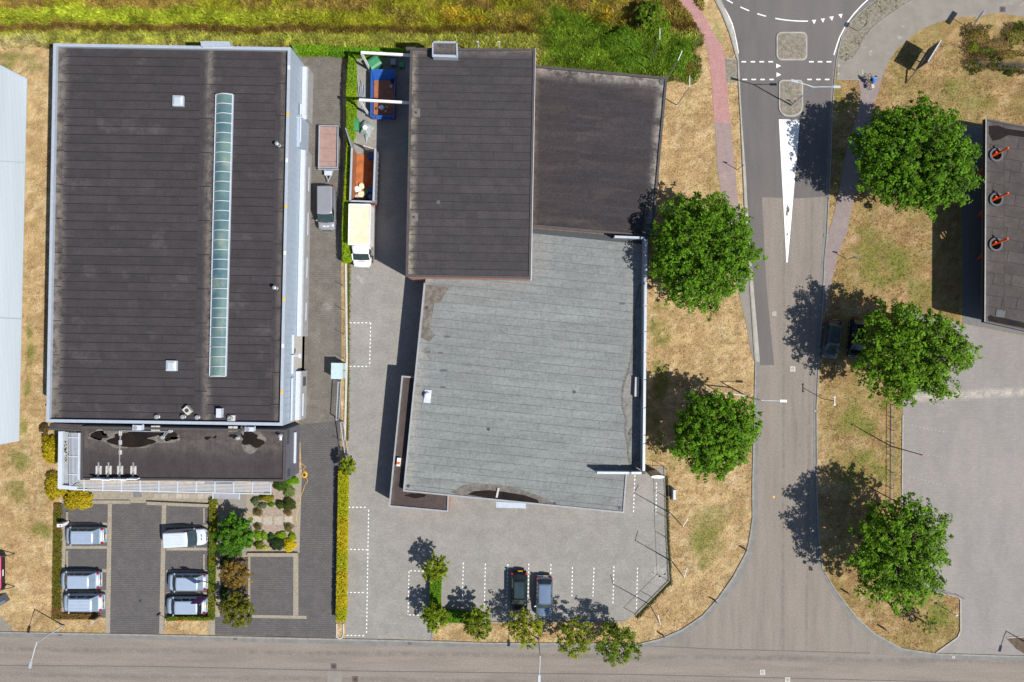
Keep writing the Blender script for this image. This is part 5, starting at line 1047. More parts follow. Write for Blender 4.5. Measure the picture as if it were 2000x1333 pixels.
tufts('rough_grass', 14000, rough, lambda x, y, r: .12 + .25 * fbm(x, y, .9, 2), lambda x, y: np.array([.33, .235, .125])[None] * (1 - ss(.45, .62, fbm(x, y, .7, 3)))[:, None] + np.array([.13, .15, .03])[None] * ss(.45, .62, fbm(x, y, .7, 3))[:, None], 12, 4, .03, 'rough brown and green grass around the dark ditch top right')
def weeds(r, n):
    t = r.random(n); px = 680.5 + (t - .5) * -3 + r.normal(size=n) * 2.0; py = 520 + t * 340; return P(px, py)
def wz(px, py): return None
def weeds(r, n):
    t = r.random(n); px = 681 - 3 * t + r.normal(size=n) * 1.6; py = 515 + t * 345; return (px - 1000) * MPP, (666.5 - py) * MPP
tufts('fence_weeds', 2600, weeds, lambda x, y, r: .1 + .1 * r.random(len(x)), lambda x, y: np.array([.25, .21, .04])[None] * (1 - ss(.4, .6, fbm(x, y, .5, 2)))[:, None] + np.array([.13, .19, .02])[None] * ss(.4, .6, fbm(x, y, .5, 2))[:, None], 3, 3, .03, 'weeds growing along the kerb between the driveway and the yard')
def weeds2(r, n):
    pts = [(1301,930),(1304,1050),(1309,1137),(1244,1206)]; seg = r.integers(0, 3, n); t = r.random(n); A = np.array(pts)[seg]; B = np.array(pts)[seg + 1]; q = A + (B - A) * t[:, None] + r.normal(size=(n, 2)) * 1.6
    return (q[:, 0] - 1000) * MPP, (666.5 - q[:, 1]) * MPP
tufts('fence_weeds', 1800, weeds2, lambda x, y, r: .08 + .1 * r.random(len(x)), lambda x, y: np.array([.13, .14, .03])[None] * np.ones((len(x), 1)), 4, 3, .03, 'weeds growing under the wire fence on the right of the yard')
def cobw(r, n):
    x = r.uniform(*[P(1635, 0)[0], P(1790, 0)[0]], n); y = r.uniform(P(0, 122)[1], P(0, -5)[1], n); k = pip(x, y, PP(gravel_r)) & (fbm(x, y, .9, 3) > .56); return x[k], y[k]
tufts('cobble_weeds', 2500, cobw, lambda x, y, r: .06 + .1 * r.random(len(x)), lambda x, y: np.array([.12, .15, .02])[None] * np.ones((len(x), 1)), 5, 3, .03, 'weeds in the cobbled bed beside the roundabout exit')

# ------------------------------------------------------------------ vehicles
def loft(rings, close=True):
    n = len(rings[0]); vs = [v for r in rings for v in r]; fs = []
    for i in range(len(rings) - 1):
        for k in range(n if close else n - 1): fs.append((i * n + k, i * n + (k + 1) % n, (i + 1) * n + (k + 1) % n, (i + 1) * n + k))
    return vs, fs
def wheel(t, x, y, r=.32, w=.2):
    mb = MB(); n = 18; vs = []; prof = [(r * .62, -w/2), (r * .94, -w/2), (r, -w * .35), (r, w * .35), (r * .94, w/2), (r * .62, w/2)]
    for rr, d in prof:
        for k in range(n): a_ = 2*PI*k/n; vs.append((x + rr * math.cos(a_), y + d, r + rr * math.sin(a_)))
    fs = [(i * n + k, (i + 1) * n + k, (i + 1) * n + (k + 1) % n, i * n + (k + 1) % n) for i in range(len(prof) - 1) for k in range(n)]
    o = mb.add(vs, fs).build('wheel', G['rubber'], t, True)
    mb = MB(); vs = [(x + r * .6 * math.cos(2*PI*k/n), y + d, r + r * .6 * math.sin(2*PI*k/n)) for d in (-w * .42, w * .42) for k in range(n)]
    mb.add(vs, [tuple(range(n)), tuple(range(2*n - 1, n - 1, -1))] + [(k, (k + 1) % n, n + (k + 1) % n, n + k) for k in range(n)]); mb.build('rim', G['steel'], o, True)
def vehicle(name, label, cat, px, py, ang, L, W, H, pm, hood, ws, roof, rear, kind='mpv', group=None, zref=1.0, glassroof=False, ribs=0, ribdir='x', tag_marks=None, plate_b=True, rearblack=False, wrail=False):
    """hood, ws, roof, rear: fractions of the length taken from the nose; ang: heading of the nose (degrees, world)"""
    x, y = P(px, py, zref); t = thing(name, label, cat, (x, y, 0), math.radians(ang), group)
    hl = L / 2; w = W / 2; van = kind == 'van'; zb = .62 * H if not van else .56 * H; zh = min(zb - .02, .95 if not van else 1.08)
    xN = hl; xw0 = hl - hood * L; xw1 = xw0 - ws * L; xr1 = xw1 - roof * L; xr0 = xr1 - rear * L
    # body shell
    st = [(-hl, .78, zb * .72), (-hl + .05, .86, zb * .86), (-hl + .18, .94, zb * .97), (-hl + .5, .985, zb), (-hl * .45, 1, zb), (0, 1, zb), (xw0 - .35, 1, zb), (xw0 - .02, .99, zb - .01), (xw0 + .12, .985, zh + (zb - zh) * .75),
          ((xw0 + hl) / 2, .965, zh + (zb - zh) * .3), (hl - .3, .92, zh - .06), (hl - .12, .83, zh - .17), (hl - .02, .68, zh - .33), (hl, .6, zh - .5)]
    rings = []
    for (sx, fw, zt) in st:
        ww = w * fw; zt = max(zt, .5)
        half = [(ww * .86, .2), (ww * .97, .3), (ww, .52), (ww * .985, zt * .72 + .1), (ww * .93, zt - .06), (ww * .8, zt), (ww * .4, zt + .025), (0, zt + .035)]
        rings.append([(sx, -a_, b_) for a_, b_ in half] + [(sx, a_, b_) for a_, b_ in half[-2::-1]])
    vs, fs = loft(rings, True); n = len(rings[0]); fs += [tuple(range(n)), tuple((len(rings) - 1) * n + k for k in range(n - 1, -1, -1))]
    MB().add(vs, fs).build('body', pm, t, True, smooth=True)
    # cabin: pillars, glass, roof
    wb = w * .93; wr = w * (.84 if van else .78 if kind == 'mpv' else .72)
    zt = H - .07; nf = 4
    def ringpts(xf, xr, ww, z, bf, br):
        fr = [(xf + bf * (1 - (2 * k / nf - 1) ** 2) - .0, ww * (1 - 2 * k / nf) * 1.0, z) for k in range(nf + 1)]          # left (+y) to right, front
        sx = [xf + (xr - xf) * f for f in (.04, .3, .34, .62, .66, .95)]
        rt = [(q, -ww, z) for q in sx]; re = [(xr - br * (1 - (2 * k / nf - 1) ** 2), -ww * (1 - 2 * k / nf), z) for k in range(nf + 1)]; lt = [(q, ww, z) for q in sx[::-1]]
        return fr + rt + re + lt
    A_ = ringpts(xw0, xr0, wb, zb - .03, .10, .05); B_ = ringpts(xw1, xr1, wr, zt, .06, .04); n = len(A_)
    gl = {'windshield': [], 'rear_window': [], 'side_window': []}; pil = MB()
    def sub(k, nm, sh=.0):
        a0, a1, b1, b0 = [Vector(v) for v in (A_[k], A_[(k + 1) % n], B_[(k + 1) % n], B_[k])]
        lo0 = a0.lerp(b0, .08); lo1 = a1.lerp(b1, .08); hi0 = a0.lerp(b0, .93); hi1 = a1.lerp(b1, .93)
        gl[nm].append([lo0, lo1, hi1, hi0]); pil.add([a0, a1, lo1, lo0], [(0, 1, 2, 3)]); pil.add([hi0, hi1, b1, b0], [(0, 1, 2, 3)])
    for k in range(n):
        if k < nf: sub(k, 'windshield')
        elif k < nf + 7:
            j = k - nf
            if j in (1, 3, 5) and not (van and j in (3, 5)): sub(k, 'side_window')
            else: pil.add([A_[k], A_[(k + 1) % n], B_[(k + 1) % n], B_[k]], [(0, 1, 2, 3)])
        elif k < 2 * nf + 7:
            if van and kind == 'van' and name != 'panel_van_x': sub(k, 'rear_window')
            else: sub(k, 'rear_window')
        else:
            j = k - (2 * nf + 7)
            if j in (1, 3, 5) and not (van and j in (1, 3)): sub(k, 'side_window')
            else: pil.add([A_[k], A_[(k + 1) % n], B_[(k + 1) % n], B_[k]], [(0, 1, 2, 3)])
    pil.build('pillars', pm, t, True, smooth=True)
    for nm, gs_ in gl.items():
        if nm == 'side_window':
            half_ = len(gs_) // 2
            for g_ in gs_: MB().add(g_, [(0, 1, 2, 3)]).build(nm, G['car_glass'], t, True)
        else:
            mb = MB(); [mb.add(g_, [(0, 1, 2, 3)]) for g_ in gs_]; mb.build(nm, G['car_glass'] if nm != 'rear_window' or kind == 'suv' else G['black'] if rearblack else G['rear_glass_sky_tint'], t, True, smooth=True)
    B2 = ringpts(xw1 - .1, xr1 + .08, wr * .88, H - .015, .05, .03); cen = [((xw1 + xr1) / 2, 0, H)]
    rf = MB(); rf.add(B_ + B2, [(k, (k + 1) % n, n + (k + 1) % n, n + k) for k in range(n)]); rf.add(B2 + cen, [(k, (k + 1) % n, n) for k in range(n)])
    ro = rf.build('roof', pm, t, True, smooth=True)
    if glassroof:
        B3 = [(v[0] * 1.0, v[1] * .93, H + .006) for v in ringpts(xw1 - .14, xr1 + .2, wr * .85, H, .02, .02)]; MB().add(B3, [tuple(range(n))]).build('glass_roof', G['car_glass'], ro, True)
    if ribs:
        for k in range(ribs):
            f = (k + .5) / ribs
            if ribdir == 'x': yy = wr * .8 * (2 * f - 1); MB().box(((xw1 + xr1) / 2 - .05, yy, H - .004), ((xw1 - xr1) * .82, .05, .03)).build('roof_rib', pm, ro, True)
            else: xx = xr1 + .2 + (xw1 - xr1) * .78 * f; MB().box((xx, 0, H - .004), (.05, wr * 1.6, .03)).build('roof_rib', pm, ro, True)
    if wrail:
        for s_ in (-1, 1): MB().tube([(xw1 - .15, s_ * wr * .93, H - .03), (xw1 - .3, s_ * wr * .95, H + .04), (xr1 + .3, s_ * wr * .95, H + .04), (xr1 + .12, s_ * wr * .93, H - .03)], .02, 6).build('roof_rail', G['dark_steel'], t, True)
    for s_ in (-1, 1):
        for xx in (hl - .85, -hl + .8): wheel(t, xx, s_ * (w - .1))
        MB().bar((xw0 - .25, s_ * (w - .04), zb + .04), (xw0 - .2, s_ * (w + .16), zb + .08), .1, .14).build('mirror', pm if not van else G['grey_plastic'], t, True)
        MB().add([(hl - .32, s_ * w * .9, zh - .1), (hl - .1, s_ * w * .55, zh - .16), (hl - .03, s_ * w * .58, zh - .3), (hl - .2, s_ * w * .9, zh - .28)], [(0, 1, 2, 3)]).build('headlight', G['head_lamp'], t, True)
        MB().box((-hl + .1, s_ * w * .84, zb - .03), (.14, .18, .3)).build('taillight', G['red_lamp'], t, True)
    MB().box((hl - .03, 0, zh - .34), (.06, W * .55, .12)).build('grille', G['black'], t, True); MB().box((-hl - .03, 0, .5), (.14, W * .86, .2)).build('bumper', pm if kind != 'van' else G['grey_plastic'], t, True)
    if plate_b: MB().box((-hl - .09, .12, .7), (.06, .52, .12), mat=Euler((0, -.5, 0)).to_matrix()).build('number_plate', G['plate'], t, True)
    MB().lathe((hl - .33, 0, zh - .02), [(.05, 0), (.05, .015)], 10).build('badge', G['white_metal'], t, True)
    for k in (0, 1): MB().bar((xw0 + .03, w * (.5 - .75 * k), zb + .01), (xw0 - ws * L * .25, w * (.1 - .7 * k), zb + .01 + ws * .0 + (zt - zb) * .25 + .02), .025, .02).build('wiper', G['black'], t, True)
    if tag_marks:
        m_, f_ = tag_marks
        for k in range(7):
            if k in (3,): continue
            xx = hl - hood * L * f_; yy = (k - 3) * .1; MB().box((xx, yy, zh + (zb - zh) * .3 + .06), (.16, .06, .01)).build('lettering', G[m_], t, True)
    return t
G['rear_glass_sky_tint'] = mat('rear_glass_sky_tint', (.17, .22, .28), (.14, .19, .25), 2, .15, spec=.7, obj=True)  # pale bluish base paints the reflected sky into the rear glass
G['car_glass'] = mat('car_glass', (.02, .035, .04), (.03, .05, .055), 2, .06, spec=.7, obj=True)
sg = 'silver cars in the left car park'
vehicle('silver_car', 'silver-blue people carrier with ribbed roof, topmost car of the left bays', 'car', 164, 1047, 180, 4.25, 1.75, 1.8, G['p_silver'], .15, .13, .53, .1, 'mpv', sg, ribs=5, zref=.9)
vehicle('silver_car', 'silver-blue estate car, middle car of the left bays, white rear bumper', 'car', 155, 1134, 180, 4.25, 1.76, 1.65, G['p_silver'], .15, .14, .51, .12, 'mpv', sg, zref=.9)
vehicle('silver_car', 'pale silver boxy car with red tail lamps, lowest of the left bays', 'car', 160, 1178, 180, 4.3, 1.78, 1.75, G['p_silver2'], .16, .1, .56, .1, 'mpv', sg, zref=.9, ribs=3, wrail=True)
vehicle('white_van', 'small white van with ribbed roof facing right, topmost of the right bays', 'van', 362, 1051, 3, 4.35, 1.8, 1.82, G['p_white'], .2, .2, .56, .03, 'van', None, zref=.9, ribs=5, tag_marks=('grey_plastic', .45))
vehicle('silver_car', 'silver-blue car facing left directly above the banner flag in the right bays', 'car', 364, 1138, 180, 4.15, 1.75, 1.6, G['p_silver'], .16, .14, .53, .1, 'mpv', sg, zref=.9)
vehicle('silver_car', 'silver-blue car with black rear window, under the purple banner flag', 'car', 362, 1184, 180, 4.25, 1.75, 1.6, G['p_silver'], .16, .14, .54, .07, 'mpv', sg, zref=.9, rearblack=True)
vehicle('grey_van', 'grey van with cross-ribbed roof parked on the driveway behind the trailer', 'van', 637.5, 407, -90, 4.7, 1.85, 1.95, G['p_grey'], .17, .19, .6, .02, 'van', None, zref=1, ribs=12, ribdir='y', tag_marks=('white', .5))
vehicle('black_car', 'black car with glass roof parked in the yard bays', 'car', 1014, 1158, -90, 4.35, 1.8, 1.62, G['p_black'], .24, .15, .46, .1, 'suv', None, zref=.8, glassroof=True)
vehicle('blue_car', 'steel blue car with pale reflecting roof parked next to the black one', 'car', 1063, 1167, -91, 4.3, 1.8, 1.55, G['p_blue'], .24, .15, .47, .1, 'suv', None, zref=.8)
vehicle('dark_car', 'dark car standing on the verge by the kerb in the tree shade', 'car', 1625, 664, -97, 4.15, 1.75, 1.5, G['p_dark'], .22, .17, .46, .1, 'suv', None, zref=.8)
vehicle('dark_car', 'dark car half hidden under the tree next to the one by the kerb', 'car', 1676, 662, -96, 4.3, 1.78, 1.5, G['p_black'], .22, .17, .46, .1, 'suv', None, zref=.8)
# box truck
tx, ty = P(706, 459, 1.6); tr = thing('box_truck', 'white box truck with cream roof panel parked beside the hedge', 'truck', (tx, ty, 0), math.radians(-91))
w = 1.1
MB().box((-.9, 0, 1.75), (4.15, 2.25, 2.1)).build('cargo_box', G['white'], tr, True)
bx0 = MB().box((-.9, 0, 2.815), (4.0, 2.08, .03)).build('roof_panel', G['cream'], tr, True)
for s_ in (-1, 1): MB().box((-.9, s_ * 1.1, 2.84), (4.2, .09, .1)).build('roof_rail', G['white'], tr, True)
for xx in (1.2, -3.0): MB().box((xx, 0, 2.838), (.09, 2.2, .1)).build('roof_rail', G['white'], tr, True)
MB().box((-.6, 0, .55), (6.1, .9, .25)).build('chassis', G['dark_steel'], tr, True)
for k in range(15): MB().box((.6 - k * .2, 1.13, 1.9), (.12, .012, .5 if k % 4 else .3)).build('lettering', G['cladding'], tr, True)
st = [(1.2, .95, 2.35), (1.5, .97, 2.3), (1.75, .97, 2.15), (2.05, .96, 1.95), (2.25, .96, 1.9)]
rings = []
for sx, fw, zt in [(1.22, .98, 2.42), (1.5, .96, 2.4), (1.85, .93, 2.2), (2.05, .93, 2.02)]: rings.append([(sx, -fw, .45), (sx, -fw, 1.3), (sx, -fw * .86, zt - .05), (sx, -fw * .5, zt), (sx, fw * .5, zt), (sx, fw * .86, zt - .05), (sx, fw, 1.3), (sx, fw, .45)])
vs, fs = loft(rings, True); MB().add(vs, fs + [tuple(range(7, -1, -1)), tuple(24 + k for k in range(8))]).build('cab', G['white'], tr, True, smooth=True)
rings = []
for sx, fw, zt in [(1.9, .98, 1.3), (2.6, .97, 1.27), (2.95, .93, 1.2), (3.2, .84, 1.05), (3.32, .7, .8), (3.34, .66, .5)]: rings.append([(sx, -fw, .4), (sx, -fw, zt - .15), (sx, -fw * .9, zt - .02), (sx, -fw * .4, zt + .02), (sx, fw * .4, zt + .02), (sx, fw * .9, zt - .02), (sx, fw, zt - .15), (sx, fw, .4)])
vs, fs = loft(rings, True); MB().add(vs, fs + [tuple(range(7, -1, -1)), tuple(40 + k for k in range(8))]).build('bonnet', G['white'], tr, True, smooth=True)
MB().add([(2.04, -.78, 2.0), (2.04, .78, 2.0), (2.62, .88, 1.32), (2.68, 0, 1.32), (2.62, -.88, 1.32), (2.1, 0, 2.02)], [(0, 5, 3, 4), (5, 1, 2, 3)]).build('windshield', G['car_glass'], tr, True)
for s_ in (-1, 1):
    MB().add([(2.05, s_ * .94, 1.95), (2.62, s_ * .97, 1.3), (1.55, s_ * .985, 1.35), (1.5, s_ * .955, 2.0)], [(0, 1, 2, 3)]).build('side_window', G['car_glass'], tr, True)
    MB().add([(2.02, s_ * .82, 2.02), (2.1, s_ * .95, 1.95), (2.7, s_ * .98, 1.27), (2.62, s_ * .88, 1.31)], [(0, 1, 2, 3)]).build('pillar', G['white'], tr, True)
    MB().bar((2.3, s_ * .96, 1.5), (2.25, s_ * 1.25, 1.55), .12, .3).build('mirror', G['dark_steel'], tr, True); MB().box((3.2, s_ * .68, .95), (.2, .3, .18)).build('headlight', G['head_lamp'], tr, True)
    for xx in (2.5, -1.9): wheel(tr, xx, s_ * .9, .36, .26)
MB().bar((2.78, -.4, 1.295), (2.78, .4, 1.295), .05, .02).build('grille', G['dark_steel'], tr, True)
# trailer
tx, ty = P(641, 287, .9); tl = thing('trailer', 'flat car trailer with reddish-brown deck and grey side boards on the driveway', 'trailer', (tx, ty, 0), math.radians(-91))
MB().box((0, 0, .62), (4.35, 1.95, .08)).build('deck', G['ply'], tl, True)
for s_ in (-1, 1): MB().box((0, s_ * 1.0, .75), (4.5, .06, .34)).build('side_board', G['alu'], tl, True)
MB().box((-2.24, 0, .751), (.06, 1.94, .34)).build('tail_board', G['alu'], tl, True); MB().box((2.2, 0, .753), (.06, 1.94, .34)).build('front_board', G['alu'], tl, True); MB().box((2.35, 0, .6), (.12, 2.2, .12)).build('front_beam', G['steel'], tl, True)
for a_, b_ in (((2.4, .5, .5), (3.5, .05, .5)), ((2.4, -.5, .5), (3.5, -.05, .5))): MB().bar(a_, b_, .1, .1).build('drawbar', G['steel'], tl, True)
MB().box((2.75, 0, .62), (.5, .8, .2)).build('tool_box', G['white_metal'], tl, True); MB().tube([(3.4, 0, .55), (3.75, 0, .6)], .06, 8).build('coupling', G['steel'], tl, True)
for s_ in (-1, 1):
    for xx in (-.3, .4): wheel(tl, xx, s_ * .8, .26, .2)
for xx in (-1.4, .1, 1.5): MB().box((xx, 0, .663), (.03, 1.93, .006)).build('deck_joint', G['brick_dark'], tl, True)
# ------------------------------------------------------------------ skips, containers, bins
def rotm(a): return a
sx_, sy_ = P(748, 185, 1.0); sk_ = thing('blue_skip', 'open blue steel skip with rusty floor and a little rubbish', 'skip', (sx_, sy_, 0), math.radians(-.8))
MB().box((0, 0, .15), (2.2, 4.9, .1)).build('floor', G['rust'], sk_, True)
for s_ in (-1, 1):
    MB().add([(s_ * 1.15, -2.3, .1), (s_ * 1.15, 2.3, .1), (s_ * 1.22, 2.45, 1.15), (s_ * 1.22, -2.45, 1.15), (s_ * 1.22, -2.3, .1), (s_ * 1.22, 2.3, .1), (s_ * 1.3, 2.45, 1.15), (s_ * 1.3, -2.45, 1.15)], [(0, 1, 2, 3), (7, 6, 5, 4), (3, 2, 6, 7), (0, 3, 7, 4), (1, 5, 6, 2)]).build('side_wall', G['blue'], sk_, True)
    for k in range(6): MB().box((s_ * 1.24, -2 + k * .8, .6), (.1, .08, 1.0)).build('side_rib', G['blue'], sk_, True)
MB().add([(-1.1, 1.75, .2), (1.1, 1.75, .2), (1.22, 2.5, 1.15), (-1.22, 2.5, 1.15), (-1.1, 1.9, .1), (1.1, 1.9, .1), (1.22, 2.62, 1.15), (-1.22, 2.62, 1.15)], [(0, 1, 2, 3), (7, 6, 5, 4), (3, 2, 6, 7)]).build('end_wall', G['blue'], sk_, True)
MB().box((0, -2.35, .65), (2.5, .14, 1.1)).build('end_wall', G['blue'], sk_, True); MB().box((0, -2.5, .9), (1.9, .2, .15)).build('end_beam', G['blue'], sk_, True)
for xx in (-.6, .1, .7): MB().lathe((xx, -2.5, .98), [(.12, 0), (.12, .12)], 10).build('hinge', G['blue'], sk_, True)
def debris(name, label, px, py, z, s, m, seed, cat='debris', n=9):
    R = random.Random(seed); x, y = P(px, py, z + s * .5); vs = []
    mb = MB(); rings = []
    for zz, rr in ((0, .9), (.35 * s, 1), (.75 * s, .7)): rings.append([(rr * s * R.uniform(.6, 1.1) * math.cos(2*PI*k/n), rr * s * R.uniform(.6, 1.1) * math.sin(2*PI*k/n), zz) for k in range(n)])
    v_, f_ = loft(rings, True); mb.add(v_, f_ + [tuple(range(n - 1, -1, -1)), tuple(2 * n + k for k in range(n))]); o = mb.build(name, G[m]); o.location = (x, y, z); return tag(o, label, cat)
debris('white_sack', 'crumpled white sack on the rusty floor of the blue skip', 745, 210, .2, .36, 'white', 1, 'sack'); debris('scrap_lump', 'small pale scrap beside the white sack in the skip', 755, 209, .2, .14, 'conc', 2); debris('scrap_lump', 'dark little scrap left of the white sack in the skip', 735, 212, .2, .16, 'dark_steel', 3)
debris('scrap_lump', 'grey scrap near the end wall of the blue skip', 753, 218, .2, .2, 'steel', 4); debris('blue_bag', 'small pale blue bag at the right side of the blue skip', 764, 168, .2, .22, 'cladding', 5, 'bag'); debris('black_bag', 'small black bag at the right side of the blue skip above the blue bag', 766, 158, .2, .3, 'black', 6, 'bag')
# open container
cx_, cy_ = P(712, 346, 1.4); ct = thing('open_container', 'tall grey open-top container with bright rusty inside and open doors', 'container', (cx_, cy_, 0), math.radians(-2))
MB().box((0, 0, .12), (2.3, 5.3, .12)).build('floor', G['rust_bright'], ct, True)
for s_ in (-1, 1):
    sd_ = MB().box((s_ * 1.2, 0, 1.25), (.08, 5.5, 2.3)).build('side_wall', G['rust'] if s_ < 0 else G['steel'], ct, True); MB().box((s_ * 1.22, 0, 2.42), (.2, 5.55, .1)).build('top_rail', G['alu'], sd_, True)
    for k in range(9): MB().box((s_ * 1.28, -2.4 + k * .6, 1.2), (.08, .1, 2.2)).build('side_rib', G['steel'], ct, True)
MB().box((0, -2.72, 1.25), (2.4, .08, 2.3)).build('end_wall', G['rust_bright'], ct, True); MB().box((0, -2.76, 2.42), (2.5, .16, .1)).build('top_rail', G['alu'], ct, True)
MB().bar((-1.25, 2.75, 1.2), (-2.0, 4.9, 1.2), .1, 2.2).build('door', G['steel'], ct, True); MB().bar((1.2, 2.75, 1.2), (-.1, 3.1, 1.2), .1, 2.2).build('door', G['conc'], ct, True)
for i, (px, py, s_, m, lab) in enumerate(((698,370,.45,'white','white sack in the corner of the rusty container'), (706,364,.42,'cream','beige sack next to the white one in the rusty container'), (705,380,.5,'cream','large beige heap at the bottom of the rusty container'), (716,375,.35,'green_plastic','green crumpled sack in the rusty container'),
        (725,372,.4,'blue','blue sheet heap at the right wall of the rusty container'), (724,385,.45,'p_blue','dull blue heap at the lower right of the rusty container'), (712,388,.4,'dark_steel','dark scrap heap at the lower wall of the rusty container'), (697,384,.35,'conc','pale rubble heap at the lower left of the rusty container'))):
    debris('rubbish_heap', lab, px, py, .2, s_, m, 20 + i, 'rubbish', 11)
x, y = P(722, 301, 1.8); o = MB().box((0, 0, .0), (.55, .5, .4)).build('blue_crate', G['blue']); o.location = (x - .1, y, .4); tag(o, 'blue crate near the open doors inside the rusty container', 'crate')
def bin_(label, px, py, w, d, h, rz, m, name='waste_container', wheels=True, cat='bin'):
    x, y = P(px, py, h); t = thing(name, label, cat, (x, y, 0), rz)
    MB().add([(-w*.45, -d*.42, .12), (w*.45, -d*.42, .12), (w*.45, d*.42, .12), (-w*.45, d*.42, .12), (-w/2, -d/2, h*.9), (w/2, -d/2, h*.9), (w/2, d/2, h*.9), (-w/2, d/2, h*.9)], [(3,2,1,0),(0,1,5,4),(1,2,6,5),(2,3,7,6),(3,0,4,7),(4,5,6,7)]).build('bin_body', G[m], t, True)
    MB().add([(-w/2-.03, -d/2-.03, h*.9), (w/2+.03, -d/2-.03, h*.9), (w/2+.03, d/2+.03, h*.9), (-w/2-.03, d/2+.03, h*.9), (-w*.45, -d*.3, h), (w*.45, -d*.3, h), (w*.45, d*.3, h), (-w*.45, d*.3, h)], [(3,2,1,0),(0,1,5,4),(1,2,6,5),(2,3,7,6),(3,0,4,7),(4,5,6,7)]).build('lid', G[m], t, True)
    MB().bar((-w*.4, d/2+.05, h*.88), (w*.4, d/2+.05, h*.88), .04, .04).build('handle', G['dark_steel'], t, True)
    for a_, b_ in ((-1,-1),(1,-1),(1,1),(-1,1)): MB().lathe((a_*w*.4, b_*d*.38, 0), [(.07, 0), (.07, .12)], 8).build('castor', G['rubber'], t, True)
    return t
bin_('green four-wheeled waste container standing askew under the first white frame', 730, 121, 1.25, 1.05, 1.35, .6, 'green_plastic'); bin_('green waste container against the hedge beside the tarpaulin heap', 692.5, 243, .78, 1.25, 1.1, 0, 'green_plastic')
bin_('small grey wheelie bin in the building shade', 767.5, 120, .5, .6, 1.05, 0, 'grey_plastic', 'wheelie_bin'); bin_('small green wheelie bin in the building shade', 784, 125, .45, .55, 1.0, 0, 'green_plastic', 'wheelie_bin')
bin_('dark green waste container against the brick block wall', 800, 280, .6, 1.6, 1.1, 0, 'green_plastic')
# tarpaulin heap
x, y = P(713, 248, .8); n = 26; R = random.Random(4); rings = []
for zz, rr in ((0, 1), (.3, .86), (.62, .6), (.85, .34), (.98, .1)):
    rings.append([(rr * (.62 + .13 * math.sin(5 * 2*PI*k/n + 1) + .07 * math.sin(9 * 2*PI*k/n)) * 1.15 * math.cos(2*PI*k/n), rr * (.85 + .14 * math.sin(4 * 2*PI*k/n)) * 1.05 * math.sin(2*PI*k/n), zz + .05 * R.random()) for k in range(n)])
v_, f_ = loft(rings, True); G['tarp'] = mat('grey_tarpaulin', (.36, .41, .42), (.22, .27, .28), 5, .5, .4, 6, fine=.15)
th_ = thing('tarpaulin_heap', 'heap wrapped in crumpled grey tarpaulin beside the green container', 'heap', (x, y, 0)); MB().add(v_, f_ + [tuple(4 * n + k for k in range(n))]).build('tarpaulin', G['tarp'], th_, True, smooth=True); MB().lathe((0, -.1, .9), [(.28, 0), (.22, .15), (.05, .2)], 12).build('knot', G['white'], th_, True); MB().add([(-.2,-.8,.1),(.2,-.8,.1),(.05,-1.6,.03),(-.05,-1.6,.03),(0,-.7,.5)], [(0,3,4),(3,2,4),(2,1,4)]).build('tail', G['tarp'], th_, True)
for i, (a_, b_) in enumerate((((706,158),(708,222)),((709,166),(709,214)),((712,168),(711,216)),((704,170),(706,205)),((707,160),(712,210)),((699,150),(702,190)))):
    o = MB().tube([(*P(*a_), .12 + .03 * i), (*P(*b_), .1 + .03 * (i % 3))], .035, 6).build('steel_pipe', G['alu']); tag(o, 'long galvanised pipe lying loose in the bundle beside the blue skip', 'pipe', 'loose pipes beside the blue skip')
# steel frames
G['frame_white'] = mat('frame_white', (.8, .8, .78), rough=.5)
for i, (x0_, y0_, x1_, y1_, bx_, by_, lab) in enumerate(((705,102.5,800,108,722,133,'white steel frame arm over the green container, upper of the two'), (701.5,195,800,201,721.5,222,'white steel frame arm over the blue skip, lower of the two'))):
    z = 5.3; a_ = P(x0_, y0_, z); b_ = P(x1_, y1_, z); t = thing('white_gantry', lab, 'gantry', (a_[0], a_[1], 0), 0, 'white frames on the brick block')
    MB().bar((a_[0], a_[1], z - .12), (b_[0] + .3, b_[1], z - .12), .24, .24).build('beam', G['frame_white'], t); MB().bar((a_[0], a_[1], 0), (a_[0], a_[1], z - .242), .2, .2).build('post', G['frame_white'], t); MB().box((a_[0], a_[1], .02), (.5, .5, .04)).build('base_plate', G['steel'], t)
# cabinet by the gate
x, y = P(658, 725, 1.8); cb = thing('metal_cabinet', 'pale cyan metal cabinet standing on the driveway by the gate', 'cabinet', (x, y, 0), math.radians(-1))
MB().box((0, 0, .9), (1.15, 1.6, 1.7)).build('cabinet_body', G['cyan_cab'], cb, True); MB().box((0, 0, 1.78), (1.22, 1.68, .06)).build('cabinet_roof', G['cyan_cab'], cb, True); MB().box((.6, 0, .9), (.03, .04, 1.6)).build('door_gap', G['dark_steel'], cb, True)
# ------------------------------------------------------------------ fences, gates
def fence(label, pts, h, step, m='dark_steel', wires=6, verts=.6, name='wire_fence', r=.025, wr=.004):
    q = PP(pts); t = thing(name, label, 'fence', (*q[0], 0))
    for i in range(len(q) - 1):
        a_ = Vector(q[i]); b_ = Vector(q[i + 1]); L = (b_ - a_).length; k = max(1, round(L / step))
        for j in range(k + (i == len(q) - 2)):
            p = a_.lerp(b_, j / k); MB().tube([(p.x, p.y, 0), (p.x, p.y, h + .05)], r, 6).build('post', G[m], t)
    mb = MB()
    for i in range(len(q) - 1):
        a_ = Vector(q[i]); b_ = Vector(q[i + 1]); L = (b_ - a_).length
        for z in np.linspace(.08, h, wires): mb.bar((*a_, z), (*b_, z), wr * (2.5 if z == h or z < .1 else 1.3), wr * 1.5)
        for j in range(int(L / verts)): p = a_.lerp(b_, (j + .5) * verts / L); mb.bar((p.x, p.y, .06), (p.x, p.y, h), wr, wr)
    tag(mb.build('wire_mesh', G[m], t), kind='stuff'); return t
